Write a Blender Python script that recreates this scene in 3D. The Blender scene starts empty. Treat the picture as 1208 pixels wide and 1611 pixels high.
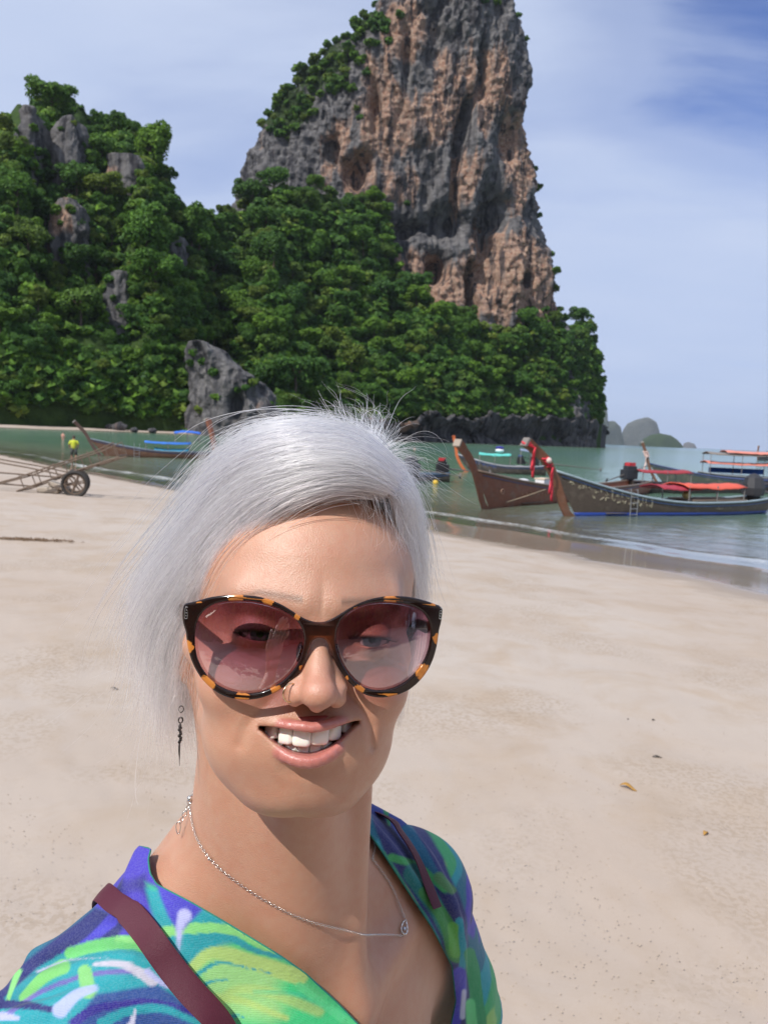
import bpy, math, random, time
import numpy as np
from mathutils import Vector, Matrix
T0 = time.time()
R = math.radians
scene = bpy.context.scene
# ---------------------------------------------------------------- camera
CAMZ = 2.55                      # metres above the water; the sand under the woman is about 0.95
GROUND = 0.86
cd = bpy.data.cameras.new('camera'); cam = bpy.data.objects.new('camera', cd)
scene.collection.objects.link(cam); scene.camera = cam
PITCH, ROLL = R(-5.75), R(2.45)
CM = Matrix.Translation((0, 0, CAMZ)) @ Matrix.Rotation(math.pi/2 + PITCH, 4, 'X') @ Matrix.Rotation(ROLL, 4, 'Z')
cam.matrix_world = CM
cd.sensor_fit = 'HORIZONTAL'; cd.sensor_width = 36.0
FPX = 1210.0
cd.lens = 36.0 * FPX / 1208.0
cd.clip_start = 0.01; cd.clip_end = 30000
cd.dof.use_dof = True; cd.dof.focus_distance = 0.435; cd.dof.aperture_fstop = 32.0
# ---------------------------------------------------------------- light
SUN = Vector((-0.42, -0.50, 0.757)).normalized()      # towards the sun
sd = bpy.data.lights.new('sun', 'SUN'); so = bpy.data.objects.new('sun', sd)
scene.collection.objects.link(so)
sd.energy = 4.55; sd.angle = R(0.53); sd.color = (1.0, 0.955, 0.89)
so.rotation_euler = SUN.to_track_quat('Z', 'Y').to_euler(); so.location = (-3, -3, 8)
w = bpy.data.worlds.new('World'); scene.world = w; w.use_nodes = True
scene.view_settings.view_transform = 'Standard'; scene.view_settings.look = 'None'
scene.view_settings.exposure = 0.0; scene.view_settings.gamma = 1.0
scene.view_settings.use_curve_mapping = False
scene.cycles.use_denoising = True
scene.cycles.max_bounces = 8; scene.cycles.transparent_max_bounces = 24
scene.cycles.diffuse_bounces = 3; scene.cycles.glossy_bounces = 3; scene.cycles.transmission_bounces = 6
scene.cycles.caustics_reflective = False; scene.cycles.caustics_refractive = False
scene.cycles.sample_clamp_indirect = 6.0

# ---------------------------------------------------------------- node helper
class NT:
    def __init__(s, tree):
        s.t = tree; tree.nodes.clear()
    def n(s, typ, **kw):
        nd = s.t.nodes.new(typ)
        for k, v in kw.items():
            if k.startswith('i_'):
                key = k[2:]
                key = int(key) if key.isdigit() else key.replace('_', ' ')
                s.put(nd.inputs[key], v)
            else: setattr(nd, k, v)
        return nd
    def put(s, sock, v):
        if isinstance(v, bpy.types.NodeSocket): s.t.links.new(v, sock)
        elif isinstance(v, bpy.types.Node): s.t.links.new(v.outputs[0], sock)
        else:
            if isinstance(v, (tuple, list)) and len(v) == 3 and sock.type == 'RGBA': v = (*v, 1)
            sock.default_value = v
    def math(s, op, a, b=0.0, clamp=False):
        nd = s.t.nodes.new('ShaderNodeMath'); nd.operation = op; nd.use_clamp = clamp
        s.put(nd.inputs[0], a); s.put(nd.inputs[1], b); return nd.outputs[0]
    def noise(s, vec, scale, detail=4, rough=.55, dist=0.0, **kw):
        nd = s.t.nodes.new('ShaderNodeTexNoise')
        if vec is not None: s.put(nd.inputs['Vector'], vec)
        s.put(nd.inputs['Scale'], scale); s.put(nd.inputs['Detail'], detail); s.put(nd.inputs['Roughness'], rough)
        s.put(nd.inputs['Distortion'], dist); return nd.outputs['Fac']
    def ramp(s, fac, stops, interp='LINEAR'):
        nd = s.t.nodes.new('ShaderNodeValToRGB'); s.put(nd.inputs[0], fac); cr = nd.color_ramp; cr.interpolation = interp
        while len(cr.elements) < len(stops): cr.elements.new(.5)
        for e, (p, c) in zip(cr.elements, stops):
            e.position = p
            e.color = (c, c, c, 1) if isinstance(c, (int, float)) else (*c[:3], 1)
        return nd.outputs[0]
    def mix(s, fac, a, b, mode='MIX'):
        nd = s.t.nodes.new('ShaderNodeMix'); nd.data_type = 'RGBA'; nd.blend_type = mode
        s.put(nd.inputs[0], fac); s.put(nd.inputs[6], a); s.put(nd.inputs[7], b); return nd.outputs[2]
    def mapping(s, vec, scale=(1, 1, 1), loc=(0, 0, 0), rot=(0, 0, 0)):
        nd = s.t.nodes.new('ShaderNodeMapping'); s.put(nd.inputs[0], vec)
        nd.inputs[3].default_value = scale; nd.inputs[1].default_value = loc; nd.inputs[2].default_value = rot
        return nd.outputs[0]
    def coord(s, which='Object'): return s.t.nodes.new('ShaderNodeTexCoord').outputs[which]
    def pos(s): return s.t.nodes.new('ShaderNodeNewGeometry').outputs['Position']
    def attr(s, name, out='Color'):
        nd = s.t.nodes.new('ShaderNodeAttribute'); nd.attribute_name = name; return nd.outputs[out]
    def bump(s, h, strength=.3, dist=.01, normal=None):
        nd = s.t.nodes.new('ShaderNodeBump'); s.put(nd.inputs['Height'], h); nd.inputs['Strength'].default_value = strength
        nd.inputs['Distance'].default_value = dist
        if normal is not None: s.put(nd.inputs['Normal'], normal)
        return nd.outputs[0]
    def bsdf(s, **kw):
        b = s.t.nodes.new('ShaderNodeBsdfPrincipled')
        for k, v in kw.items(): s.put(b.inputs[k.replace('_', ' ')], v)
        return b
    def out(s, sh, vol=None, disp=None):
        o = s.t.nodes.new('ShaderNodeOutputMaterial')
        if sh is not None: s.put(o.inputs[0], sh)
        if vol is not None: s.put(o.inputs[1], vol)
def newmat(name):
    m = bpy.data.materials.new(name); m.use_nodes = True; return m, NT(m.node_tree)
_simple = {}
def mat(name, color, rough=.6, metallic=0.0, var=.15, scale=20, bump=.0, spec=.5, **kw):
    """plain painted / wooden / metal surface with uneven colour"""
    if name in _simple: return _simple[name]
    m, t = newmat(name); co = t.coord()
    f = t.noise(co, scale, 5, .6)
    c = t.mix(f, tuple(x*(1-var) for x in color), tuple(min(1, x*(1+var)) for x in color))
    b = t.bsdf(Base_Color=c, Roughness=rough, Metallic=metallic)
    b.inputs['Specular IOR Level'].default_value = spec
    if bump: t.put(b.inputs['Normal'], t.bump(t.noise(co, scale*2, 5, .65), bump, .01))
    for k, v in kw.items(): t.put(b.inputs[k.replace('_', ' ')], v)
    t.out(b.outputs[0]); _simple[name] = m; return m

# ---------------------------------------------------------------- world / sky
def make_world():
    t = NT(w.node_tree)
    sky = t.n('ShaderNodeTexSky', sky_type='NISHITA', sun_disc=False)
    el = math.asin(SUN.z); sky.sun_elevation = el
    sky.sun_rotation = math.atan2(SUN.x, SUN.y)
    sky.air_density = 1.0; sky.dust_density = 1.2; sky.ozone_density = 2.2; sky.altitude = 0
    g = t.n('ShaderNodeTexCoord').outputs['Generated']
    sep = t.n('ShaderNodeSeparateXYZ', i_0=g)
    z = t.math('MAXIMUM', sep.outputs[2], 0.0)
    # high thin cloud: the direction projected on a layer, stretched
    zz = t.math('ADD', z, .16)
    cx = t.math('DIVIDE', sep.outputs[0], zz); cy = t.math('DIVIDE', sep.outputs[1], zz)
    comb = t.n('ShaderNodeCombineXYZ', i_0=cx, i_1=cy, i_2=0.0)
    mp = t.mapping(comb, scale=(.55, 1.0, 1), loc=(SKYX, SKYY, 0), rot=(0, 0, R(24)))
    c1 = t.noise(mp, 1.05, 7, .50, .35)
    c2 = t.noise(t.mapping(comb, scale=(1.2, 3.0, 1), rot=(0, 0, R(20))), 1.4, 7, .55, .6)
    # a clearer gap in the cloud towards the upper right of the bay
    gd = Vector(ray(1370, -200)).normalized(); dt = t.n('ShaderNodeVectorMath', operation='DOT_PRODUCT', i_0=g); dt.inputs[1].default_value = gd
    gap = t.ramp(dt.outputs['Value'], [(.945, 0.0), (.996, 1.0)], 'EASE')
    c = t.math('ADD', t.math('MULTIPLY', c1, .80), t.math('MULTIPLY', c2, .20))
    c = t.math('SUBTRACT', t.math('ADD', c, .22), t.math('MULTIPLY', gap, .36))
    cov = t.ramp(c, [(.30, 0.0), (.46, .60), (.70, 1.0)], 'EASE')
    hz = t.ramp(z, [(0.0, 1.0), (.12, .6), (.5, 0.0)])
    skyc = t.mix(1.0, sky.outputs[0], (.70, .86, 1.38), 'MULTIPLY')
    cloud = t.mix(t.noise(mp, 2.4, 5, .55), (4.7, 5.7, 8.0), (6.3, 7.0, 8.7))
    col = t.mix(t.math('MULTIPLY', cov, .96), skyc, cloud)
    col = t.mix(t.math('MULTIPLY', hz, .50), col, (4.3, 5.5, 8.2))
    bg = t.n('ShaderNodeBackground', i_Color=col, i_Strength=0.105)
    o = t.n('ShaderNodeOutputWorld'); t.put(o.inputs[0], bg.outputs[0])
SKYX, SKYY = 3.1, 1.7
def ray(px, py):
    d = CM.to_3x3() @ Vector(((px-604.0)/FPX, -(py-805.5)/FPX, -1.0)); return d.normalized()
make_world()

# ---------------------------------------------------------------- object helpers
col = scene.collection
def tag(o, label=None, cat=None, group=None, kind=None):
    if label: o['label'] = label
    if cat: o['category'] = cat
    if group: o['group'] = group
    if kind: o['kind'] = kind
    return o
def mesh_np(name, V, F, mats=None, smooth=True, attrs=None, cattrs=None):
    """V (n,3) floats; F (m,k) int or list of polys"""
    me = bpy.data.meshes.new(name)
    V = np.asarray(V, dtype=np.float32)
    if isinstance(F, np.ndarray):
        m, k = F.shape
        me.vertices.add(len(V)); me.vertices.foreach_set('co', V.ravel())
        me.loops.add(m*k); me.loops.foreach_set('vertex_index', F.astype(np.int32).ravel())
        me.polygons.add(m); me.polygons.foreach_set('loop_start', np.arange(0, m*k, k, dtype=np.int32))
        me.update(calc_edges=True)
    else:
        me.from_pydata(V.tolist(), [], F); me.update()
    if smooth: me.polygons.foreach_set('use_smooth', np.ones(len(me.polygons), dtype=bool))
    for k_, a in (attrs or {}).items():
        at = me.attributes.new(k_, 'FLOAT', 'POINT'); at.data.foreach_set('value', np.asarray(a, dtype=np.float32))
    for k_, a in (cattrs or {}).items():
        at = me.attributes.new(k_, 'FLOAT_COLOR', 'POINT')
        a = np.asarray(a, dtype=np.float32)
        if a.shape[1] == 3: a = np.hstack([a, np.ones((len(a), 1), np.float32)])
        at.data.foreach_set('color', a.ravel())
    for mm in (mats or []): me.materials.append(mm)
    return me
def link(name, me, parent=None):
    o = bpy.data.objects.new(name, me); col.objects.link(o)
    if parent is not None: o.parent = parent
    return o
def empty(name, loc=(0, 0, 0), rotz=0.0):
    o = bpy.data.objects.new(name, None); col.objects.link(o); o.location = loc; o.rotation_euler = (0, 0, rotz)
    o.empty_display_size = .1
    return o
def copy_tree(o, parent=None):
    c = o.copy(); col.objects.link(c); c.parent = parent
    for ch in list(o.children): copy_tree(ch, c)
    return c

class MB:
    """collects simple solids into one mesh"""
    def __init__(s): s.v = []; s.f = []
    def add(s, V, F):
        o = len(s.v); s.v += [tuple(x) for x in V]; s.f += [tuple(i+o for i in f) for f in F]; return s
    def box(s, c, size, rot=None):
        x, y, z = [d/2 for d in size]
        P = [Vector((a*x, b*y, d*z)) for a in (-1, 1) for b in (-1, 1) for d in (-1, 1)]
        if rot is not None: P = [rot @ p for p in P]
        P = [p + Vector(c) for p in P]
        return s.add(P, [(0, 1, 3, 2), (4, 6, 7, 5), (0, 4, 5, 1), (2, 3, 7, 6), (0, 2, 6, 4), (1, 5, 7, 3)])
    def bar(s, a, b, w_, h_=None, up=(0, 0, 1)):
        a, b = Vector(a), Vector(b); h_ = h_ or w_
        d = (b-a); L = d.length; q = d.normalized(); u = Vector(up)
        if abs(q.dot(u)) > .98: u = Vector((1, 0, 0))
        x = q.cross(u).normalized(); z = x.cross(q)
        M = Matrix((x, q, z)).transposed()
        return s.box((a+b)/2, (w_, L, h_), M)
    def tube(s, pts, r, n=8, cap=True, closed=False):
        pts = [Vector(p) for p in pts]; m = len(pts)
        rr = r if isinstance(r, (list, tuple, np.ndarray)) else [r]*m
        V = []; F = []; px = None
        for i, p in enumerate(pts):
            if closed: d = pts[(i+1) % m] - pts[i-1]
            else: d = (pts[min(i+1, m-1)] - pts[max(i-1, 0)])
            d = d.normalized() if d.length > 1e-9 else Vector((0, 0, 1))
            if px is None:
                px = d.orthogonal().normalized()
            px = (px - d*px.dot(d))
            px = px.normalized() if px.length > 1e-6 else d.orthogonal().normalized()
            py = d.cross(px)
            for k in range(n):
                a = 2*math.pi*k/n
                V.append(p + (px*math.cos(a) + py*math.sin(a))*float(rr[i]))
        for i in range(m if closed else m-1):
            j = (i+1) % m
            for k in range(n):
                F.append((i*n+k, i*n+(k+1) % n, j*n+(k+1) % n, j*n+k))
        if cap and not closed:
            F.append(tuple(range(n))[::-1]); F.append(tuple((m-1)*n+k for k in range(n)))
        return s.add(V, F)
    def lathe(s, prof, c=(0, 0, 0), n=16, M=None):
        V = []; F = []; m = len(prof)
        for (r_, z) in prof:
            for k in range(n):
                a = 2*math.pi*k/n; p = Vector((r_*math.cos(a), r_*math.sin(a), z))
                if M is not None: p = M @ p
                V.append(p + Vector(c))
        for i in range(m-1):
            for k in range(n):
                F.append((i*n+k, i*n+(k+1) % n, (i+1)*n+(k+1) % n, (i+1)*n+k))
        F.append(tuple(range(n))[::-1]); F.append(tuple((m-1)*n+k for k in range(n)))
        return s.add(V, F)
    def ball(s, c, r, n=10, m=7):
        r = (r, r, r) if isinstance(r, (int, float)) else r
        V = []; F = []
        for i in range(1, m):
            th = math.pi*i/m
            for k in range(n):
                a = 2*math.pi*k/n
                V.append((c[0]+r[0]*math.sin(th)*math.cos(a), c[1]+r[1]*math.sin(th)*math.sin(a), c[2]+r[2]*math.cos(th)))
        for i in range(m-2):
            for k in range(n): F.append((i*n+k, (i+1)*n+k, (i+1)*n+(k+1) % n, i*n+(k+1) % n))
        V += [(c[0], c[1], c[2]+r[2]), (c[0], c[1], c[2]-r[2])]; t_ = len(V)-2
        for k in range(n):
            F.append((t_, k, (k+1) % n)); F.append((t_+1, (m-2)*n+(k+1) % n, (m-2)*n+k))
        return s.add(V, F)
    def build(s, name, m, parent=None, smooth=False, label=None):
        me = bpy.data.meshes.new(name); me.from_pydata([tuple(v) for v in s.v], [], s.f); me.update()
        if smooth:
            me.polygons.foreach_set('use_smooth', np.ones(len(me.polygons), dtype=bool))
            if smooth != 'full': me.set_sharp_from_angle(angle=R(40))
        if m is not None: me.materials.append(m)
        o = link(name, me, parent)
        if label: o['label'] = label
        return o

# ---------------------------------------------------------------- pixel rays (photograph pixels, used only to find real positions)
CMn = np.array(CM)
def ray(px, py):
    d = np.array([(px-604.0)/FPX, -(py-805.5)/FPX, -1.0]); d = CMn[:3, :3] @ d
    return d/np.linalg.norm(d)
CO = CMn[:3, 3].copy()
def at_z(px, py, z):
    d = ray(px, py); return CO + d*((z-CO[2])/d[2])
def at_y(px, py, y):
    d = ray(px, py); return CO + d*((y-CO[1])/d[1])
def cam2w(p):
    """camera-aligned (x right, y depth, z up) -> world"""
    p = np.atleast_2d(p); q = np.stack([p[:, 0], p[:, 2], -p[:, 1]], 1)
    return q @ CMn[:3, :3].T + CO
def pxd(px, py, D):
    """point at depth D along the optical axis"""
    return cam2w([(px-604)/FPX*D, D, -(py-805.5)/FPX*D])[0]
def project(P):
    P = np.atleast_2d(P); q = (P-CO) @ CMn[:3, :3]
    return np.stack([604+q[:, 0]/-q[:, 2]*FPX, 805.5-q[:, 1]/-q[:, 2]*FPX], 1), -q[:, 2]

# ---------------------------------------------------------------- numpy noise
_rs = np.random.RandomState(7)
_perm = np.concatenate([_rs.permutation(256)]*3)
_grad = _rs.normal(size=(256, 3)); _grad /= np.linalg.norm(_grad, axis=1)[:, None]
def gnoise(P):
    P = np.asarray(P, dtype=np.float64); I = np.floor(P).astype(np.int64); f = P-I; I &= 255
    u = f*f*f*(f*(f*6-15)+10); res = 0
    for dx in (0, 1):
        wx = u[:, 0] if dx else 1-u[:, 0]
        a = _perm[(I[:, 0]+dx) & 255]
        for dy in (0, 1):
            wy = u[:, 1] if dy else 1-u[:, 1]
            b = _perm[a+((I[:, 1]+dy) & 255)]
            for dz in (0, 1):
                wz = u[:, 2] if dz else 1-u[:, 2]
                g = _grad[_perm[b+((I[:, 2]+dz) & 255)] & 255]
                res = res + wx*wy*wz*(g[:, 0]*(f[:, 0]-dx)+g[:, 1]*(f[:, 1]-dy)+g[:, 2]*(f[:, 2]-dz))
    return res*1.5
def fbm(P, oct=4, gain=.5, lac=2.03):
    P = np.asarray(P, dtype=np.float64); a = 1.0; s = 0
    for o in range(oct):
        s = s + a*gnoise(P + o*17.3); P = P*lac; a *= gain
    return s
# ---------------------------------------------------------------- signed distance modelling
def smin(a, b, k):
    h = np.clip(.5+.5*(b-a)/k, 0, 1); return b*(1-h)+a*h-k*h*(1-h)
def smax(a, b, k): return -smin(-a, -b, k)
def s_ell(p, c, r):
    r = np.asarray(r, float); q = (p-np.asarray(c, float))/r
    k0 = np.sqrt((q*q).sum(1))+1e-9; k1 = np.sqrt(((q/r)**2).sum(1))+1e-9
    return k0*(k0-1)/k1
def s_cone(p, a, b, ra, rb):
    a = np.asarray(a, float); b = np.asarray(b, float); ba = b-a; pa = p-a
    h = np.clip((pa@ba)/(ba@ba), 0, 1)
    return np.sqrt(((pa-h[:, None]*ba)**2).sum(1))-(ra+(rb-ra)*h)
def s_chain(p, pts, rs, k=None):
    d = None
    for i in range(len(pts)-1):
        e = s_cone(p, pts[i], pts[i+1], rs[i], rs[i+1])
        d = e if d is None else (np.minimum(d, e) if k is None else smin(d, e, k))
    return d
def surface_nets(f, xs, ys, zs, margin=.006, sub=4):
    nx, ny, nz = len(xs), len(ys), len(zs)
    ci = [np.unique(np.append(np.arange(0, n, sub), n-1)) for n in (nx, ny, nz)]
    G = np.stack(np.meshgrid(xs[ci[0]], ys[ci[1]], zs[ci[2]], indexing='ij'), -1)
    sh = G.shape[:3]; C = np.empty(sh[0]*sh[1]*sh[2]); G = G.reshape(-1, 3)
    for i in range(0, len(G), 400000): C[i:i+400000] = f(G[i:i+400000])
    C = C.reshape(sh)
    # cell extent
    ex = [np.diff(a[c]) for a, c in zip((xs, ys, zs), ci)]
    dg = np.sqrt(ex[0][:, None, None]**2+ex[1][None, :, None]**2+ex[2][None, None, :]**2)
    mn = None
    for a in (0, 1):
        for b in (0, 1):
            for c in (0, 1):
                v = np.abs(C[a:sh[0]-1+a, b:sh[1]-1+b, c:sh[2]-1+c]); mn = v if mn is None else np.minimum(mn, v)
    near = mn < dg*.75+margin
    F = np.empty((nx, ny, nz), np.float32)
    rep = [np.append(np.repeat(np.arange(len(c)-1), np.diff(c)), len(c)-2) for c in ci]
    F[:] = C[:-1, :-1, :-1][np.ix_(*rep)]
    NM = near[np.ix_(*rep)]
    # nodes on the far border of a near cell too
    for ax in range(3):
        S = np.zeros_like(NM); sl = [slice(None)]*3; sr = [slice(None)]*3
        sl[ax] = slice(1, None); sr[ax] = slice(0, -1); S[tuple(sl)] = NM[tuple(sr)]; NM |= S
    idx = np.argwhere(NM)
    for i in range(0, len(idx), 400000):
        j = idx[i:i+400000]; F[j[:, 0], j[:, 1], j[:, 2]] = f(np.stack([xs[j[:, 0]], ys[j[:, 1]], zs[j[:, 2]]], 1))
    S = F < 0
    cnt = np.zeros((nx-1, ny-1, nz-1), np.int8)
    for a in (0, 1):
        for b in (0, 1):
            for c in (0, 1): cnt += S[a:nx-1+a, b:ny-1+b, c:nz-1+c]
    cells = np.argwhere((cnt > 0) & (cnt < 8)); n = len(cells)
    cid = np.full(cnt.shape, -1, np.int32); cid[cells[:, 0], cells[:, 1], cells[:, 2]] = np.arange(n)
    X = (xs, ys, zs); acc = np.zeros((n, 3)); w_ = np.zeros(n)
    for ax in range(3):
        o1, o2 = [k for k in range(3) if k != ax]
        for a in (0, 1):
            for b in (0, 1):
                q = cells.copy(); q[:, o1] += a; q[:, o2] += b; q2 = q.copy(); q2[:, ax] += 1
                v1 = F[q[:, 0], q[:, 1], q[:, 2]]; v2 = F[q2[:, 0], q2[:, 1], q2[:, 2]]
                m = (v1 < 0) != (v2 < 0); t = np.where(m, v1/(v1-v2+1e-20), 0)
                P = np.stack([X[k][q[:, k]] for k in range(3)], 1)
                P[:, ax] += t*(X[ax][q2[:, ax]]-X[ax][q[:, ax]])
                acc[m] += P[m]; w_[m] += 1
    V = acc/np.maximum(w_, 1)[:, None]
    faces = []
    for ax in range(3):
        o1, o2 = (ax+1) % 3, (ax+2) % 3
        sl0 = [slice(None)]*3; sl1 = [slice(None)]*3; sl0[ax] = slice(0, -1); sl1[ax] = slice(1, None)
        for s_ in (sl0, sl1):
            s_[o1] = slice(1, -1); s_[o2] = slice(1, -1)
        A = S[tuple(sl0)]; B = S[tuple(sl1)]
        e = np.argwhere(A != B)
        ins = A[e[:, 0], e[:, 1], e[:, 2]]
        e[:, o1] += 1; e[:, o2] += 1
        c = []
        for (a, b) in ((-1, -1), (0, -1), (0, 0), (-1, 0)):
            q = e.copy(); q[:, o1] += a; q[:, o2] += b; c.append(cid[q[:, 0], q[:, 1], q[:, 2]])
        Q = np.stack(c, 1); Q[~ins] = Q[~ins][:, ::-1]
        faces.append(Q)
    Fc = np.concatenate(faces); Fc = Fc[(Fc >= 0).all(1)]
    return V, Fc
def sgrad(f, V, e=.0005):
    d = [f(V+np.eye(3)[i]*e)-f(V-np.eye(3)[i]*e) for i in range(3)]
    return np.stack(d, 1)/(2*e)
def snap(f, V, it=2, lim=.003):
    for _ in range(it):
        g = sgrad(f, V); d = f(V); n2 = (g*g).sum(1)+1e-6
        st = g*(d/n2)[:, None]; L = np.linalg.norm(st, axis=1); st *= np.minimum(1, lim/np.maximum(L, 1e-9))[:, None]
        V = V-st
    return V
def axis(segs):
    """segs: list of (start, end, step)"""
    out = []
    for a, b, s_ in segs:
        n = max(1, int(round((b-a)/s_))); out += list(a+(b-a)*np.arange(n)/n)
    out.append(segs[-1][1]); return np.array(out)
def march(f, px, py, t0=.2, t1=1.3, n=60):
    """first hit of the pixel rays with the surface"""
    px = np.atleast_1d(px).astype(float); py = np.atleast_1d(py).astype(float)
    D = np.stack([ray(a, b) for a, b in zip(px, py)]); t = np.full(len(px), t0)
    best = t.copy(); bd = np.full(len(px), 9.)
    for _ in range(n):
        d = f(CO+D*t[:, None]); m = d < bd; best[m] = t[m]; bd[m] = d[m]
        t = np.minimum(t+d*.8, t1)
    return CO+D*best[:, None]
def clip_mesh(V, F, s, extra=()):
    """keep s<0; triangles cut exactly along s=0. extra: per-vertex arrays interpolated too"""
    T = np.concatenate([F[:, [0, 1, 2]], F[:, [0, 2, 3]]]) if F.shape[1] == 4 else F
    ins = s < 0; c = ins[T].sum(1); keep = T[c == 3]; V = list([V]); out = [keep]
    newV = []; newE = [[] for _ in extra]; base = len(V[0]); cache = {}
    A = V[0]
    def cut(i, j):
        key = (i, j) if i < j else (j, i)
        if key in cache: return cache[key]
        t = s[i]/(s[i]-s[j]); newV.append(A[i]+(A[j]-A[i])*t)
        for q, x in zip(newE, extra): q.append(x[i]+(x[j]-x[i])*t)
        cache[key] = base+len(newV)-1; return cache[key]
    tris = []
    border = []
    for t in T[(c == 1) | (c == 2)]:
        a = ins[t]
        if a.sum() == 1:
            k = int(np.argmax(a)); i, j, l = t[k], t[(k+1) % 3], t[(k+2) % 3]
            p, q = cut(i, j), cut(i, l); tris.append((i, p, q)); border.append((p, q))
        else:
            k = int(np.argmin(a)); i, j, l = t[k], t[(k+1) % 3], t[(k+2) % 3]
            p, q = cut(i, j), cut(i, l); tris += [(p, j, l), (p, l, q)]; border.append((q, p))
    if tris: out.append(np.array(tris))
    Tn = np.concatenate(out); Vn = np.vstack([A, np.array(newV)]) if newV else A
    En = [np.concatenate([x, np.array(q)]) if len(q) else x for x, q in zip(extra, newE)]
    used = np.unique(Tn); mp = np.full(len(Vn), -1); mp[used] = np.arange(len(used))
    return Vn[used], mp[Tn], [e[used] for e in En], [(mp[a], mp[b]) for a, b in border]
def loops_from(edges):
    nx = {}; 
    for a, b in edges: nx.setdefault(a, []).append(b); nx.setdefault(b, []).append(a)
    seen = set(); res = []
    for s_ in nx:
        if s_ in seen: continue
        L = [s_]; seen.add(s_); cur = s_
        while True:
            n = [q for q in nx[cur] if q not in seen]
            if not n: break
            cur = n[0]; seen.add(cur); L.append(cur)
        res.append(L)
    return sorted(res, key=len, reverse=True)
def polydist(P, poly):
    """signed distance to a 2-D polygon, negative inside"""
    poly = np.asarray(poly, float); d = np.full(len(P), 1e9); inside = np.zeros(len(P), bool); n = len(poly)
    for i in range(n):
        a = poly[i]; b = poly[(i+1) % n]; e = b-a; wv = P-a
        t = np.clip((wv@e)/(e@e+1e-12), 0, 1); dd = ((wv-t[:, None]*e)**2).sum(1); d = np.minimum(d, dd)
        cnd = (a[1] > P[:, 1]) != (b[1] > P[:, 1])
        with np.errstate(divide='ignore', invalid='ignore'):
            x = (b[0]-a[0])*(P[:, 1]-a[1])/(b[1]-a[1])+a[0]
        inside ^= cnd & (P[:, 0] < x)
    d = np.sqrt(d); return np.where(inside, -d, d)
def spline(pts, n):
    """Catmull-Rom through pts"""
    P = np.asarray(pts, float); m = len(P); t = np.linspace(0, m-1, n); i = np.clip(t.astype(int), 0, m-2); f = (t-i)[:, None]
    p0 = P[np.maximum(i-1, 0)]; p1 = P[i]; p2 = P[i+1]; p3 = P[np.minimum(i+2, m-1)]
    return .5*((2*p1)+(-p0+p2)*f+(2*p0-5*p1+4*p2-p3)*f*f+(-p0+3*p1-3*p2+p3)*f**3)
# ---------------------------------------------------------------- land, sea, sky-side setting
T_ = time.time()
def hor(px): return 656.8+.0428*np.asarray(px, float)
SHORE = [(400, -260), (120, -90), (40, -22), (19, 4), (12.2, 12.4), (8.3, 16.9), (4.2, 20.9), (1.3, 23.9), (-3.6, 28.0), (-9.3, 33.8), (-17, 42.5), (-28, 56), (-58, 84), (-100, 112), (-150, 150), (-172, 190), (-140, 212), (-102, 205), (-90, 222), (-78, 235), (-54, 240),
         (-20, 268), (13, 338), (60, 398), (98, 438), (128, 478), (140, 500), (138, 560), (60, 700), (-200, 900), (-900, 900), (-2500, 200), (-2500, -2500), (400, -2500)]
SHORE = np.array(SHORE, float)
def zland(P2):
    s_ = -polydist(P2, SHORE)                      # >0 on land
    s_ = s_+.35*np.sin(P2[:, 0]*.55+P2[:, 1]*.3)*np.exp(-np.abs(s_)/6)+.12*np.sin(P2[:, 0]*1.7-P2[:, 1]*1.1)*np.exp(-np.abs(s_)/3)
    z = np.where(s_ > 0, .93*(1-np.exp(-(np.maximum(s_, 0)/8.2)**1.5))+.0035*np.maximum(s_-16, 0), .055*s_)
    z = np.maximum(z, -3.0-.002*np.maximum(-s_-60, 0)); z = np.maximum(z, -12)
    return z, s_
def polar(rs, az): 
    A, Rr = np.meshgrid(az, rs); return np.stack([Rr*np.sin(A), Rr*np.cos(A)], -1).reshape(-1, 2)
def polar_faces(nr, na, wrap=True):
    i = np.arange(nr-1)[:, None]*na; j = np.arange(na if wrap else na-1)[None]; j2 = (j+1) % na
    return np.stack([i+j, i+j2, i+na+j2, i+na+j], -1).reshape(-1, 4)[:, ::-1]
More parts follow.
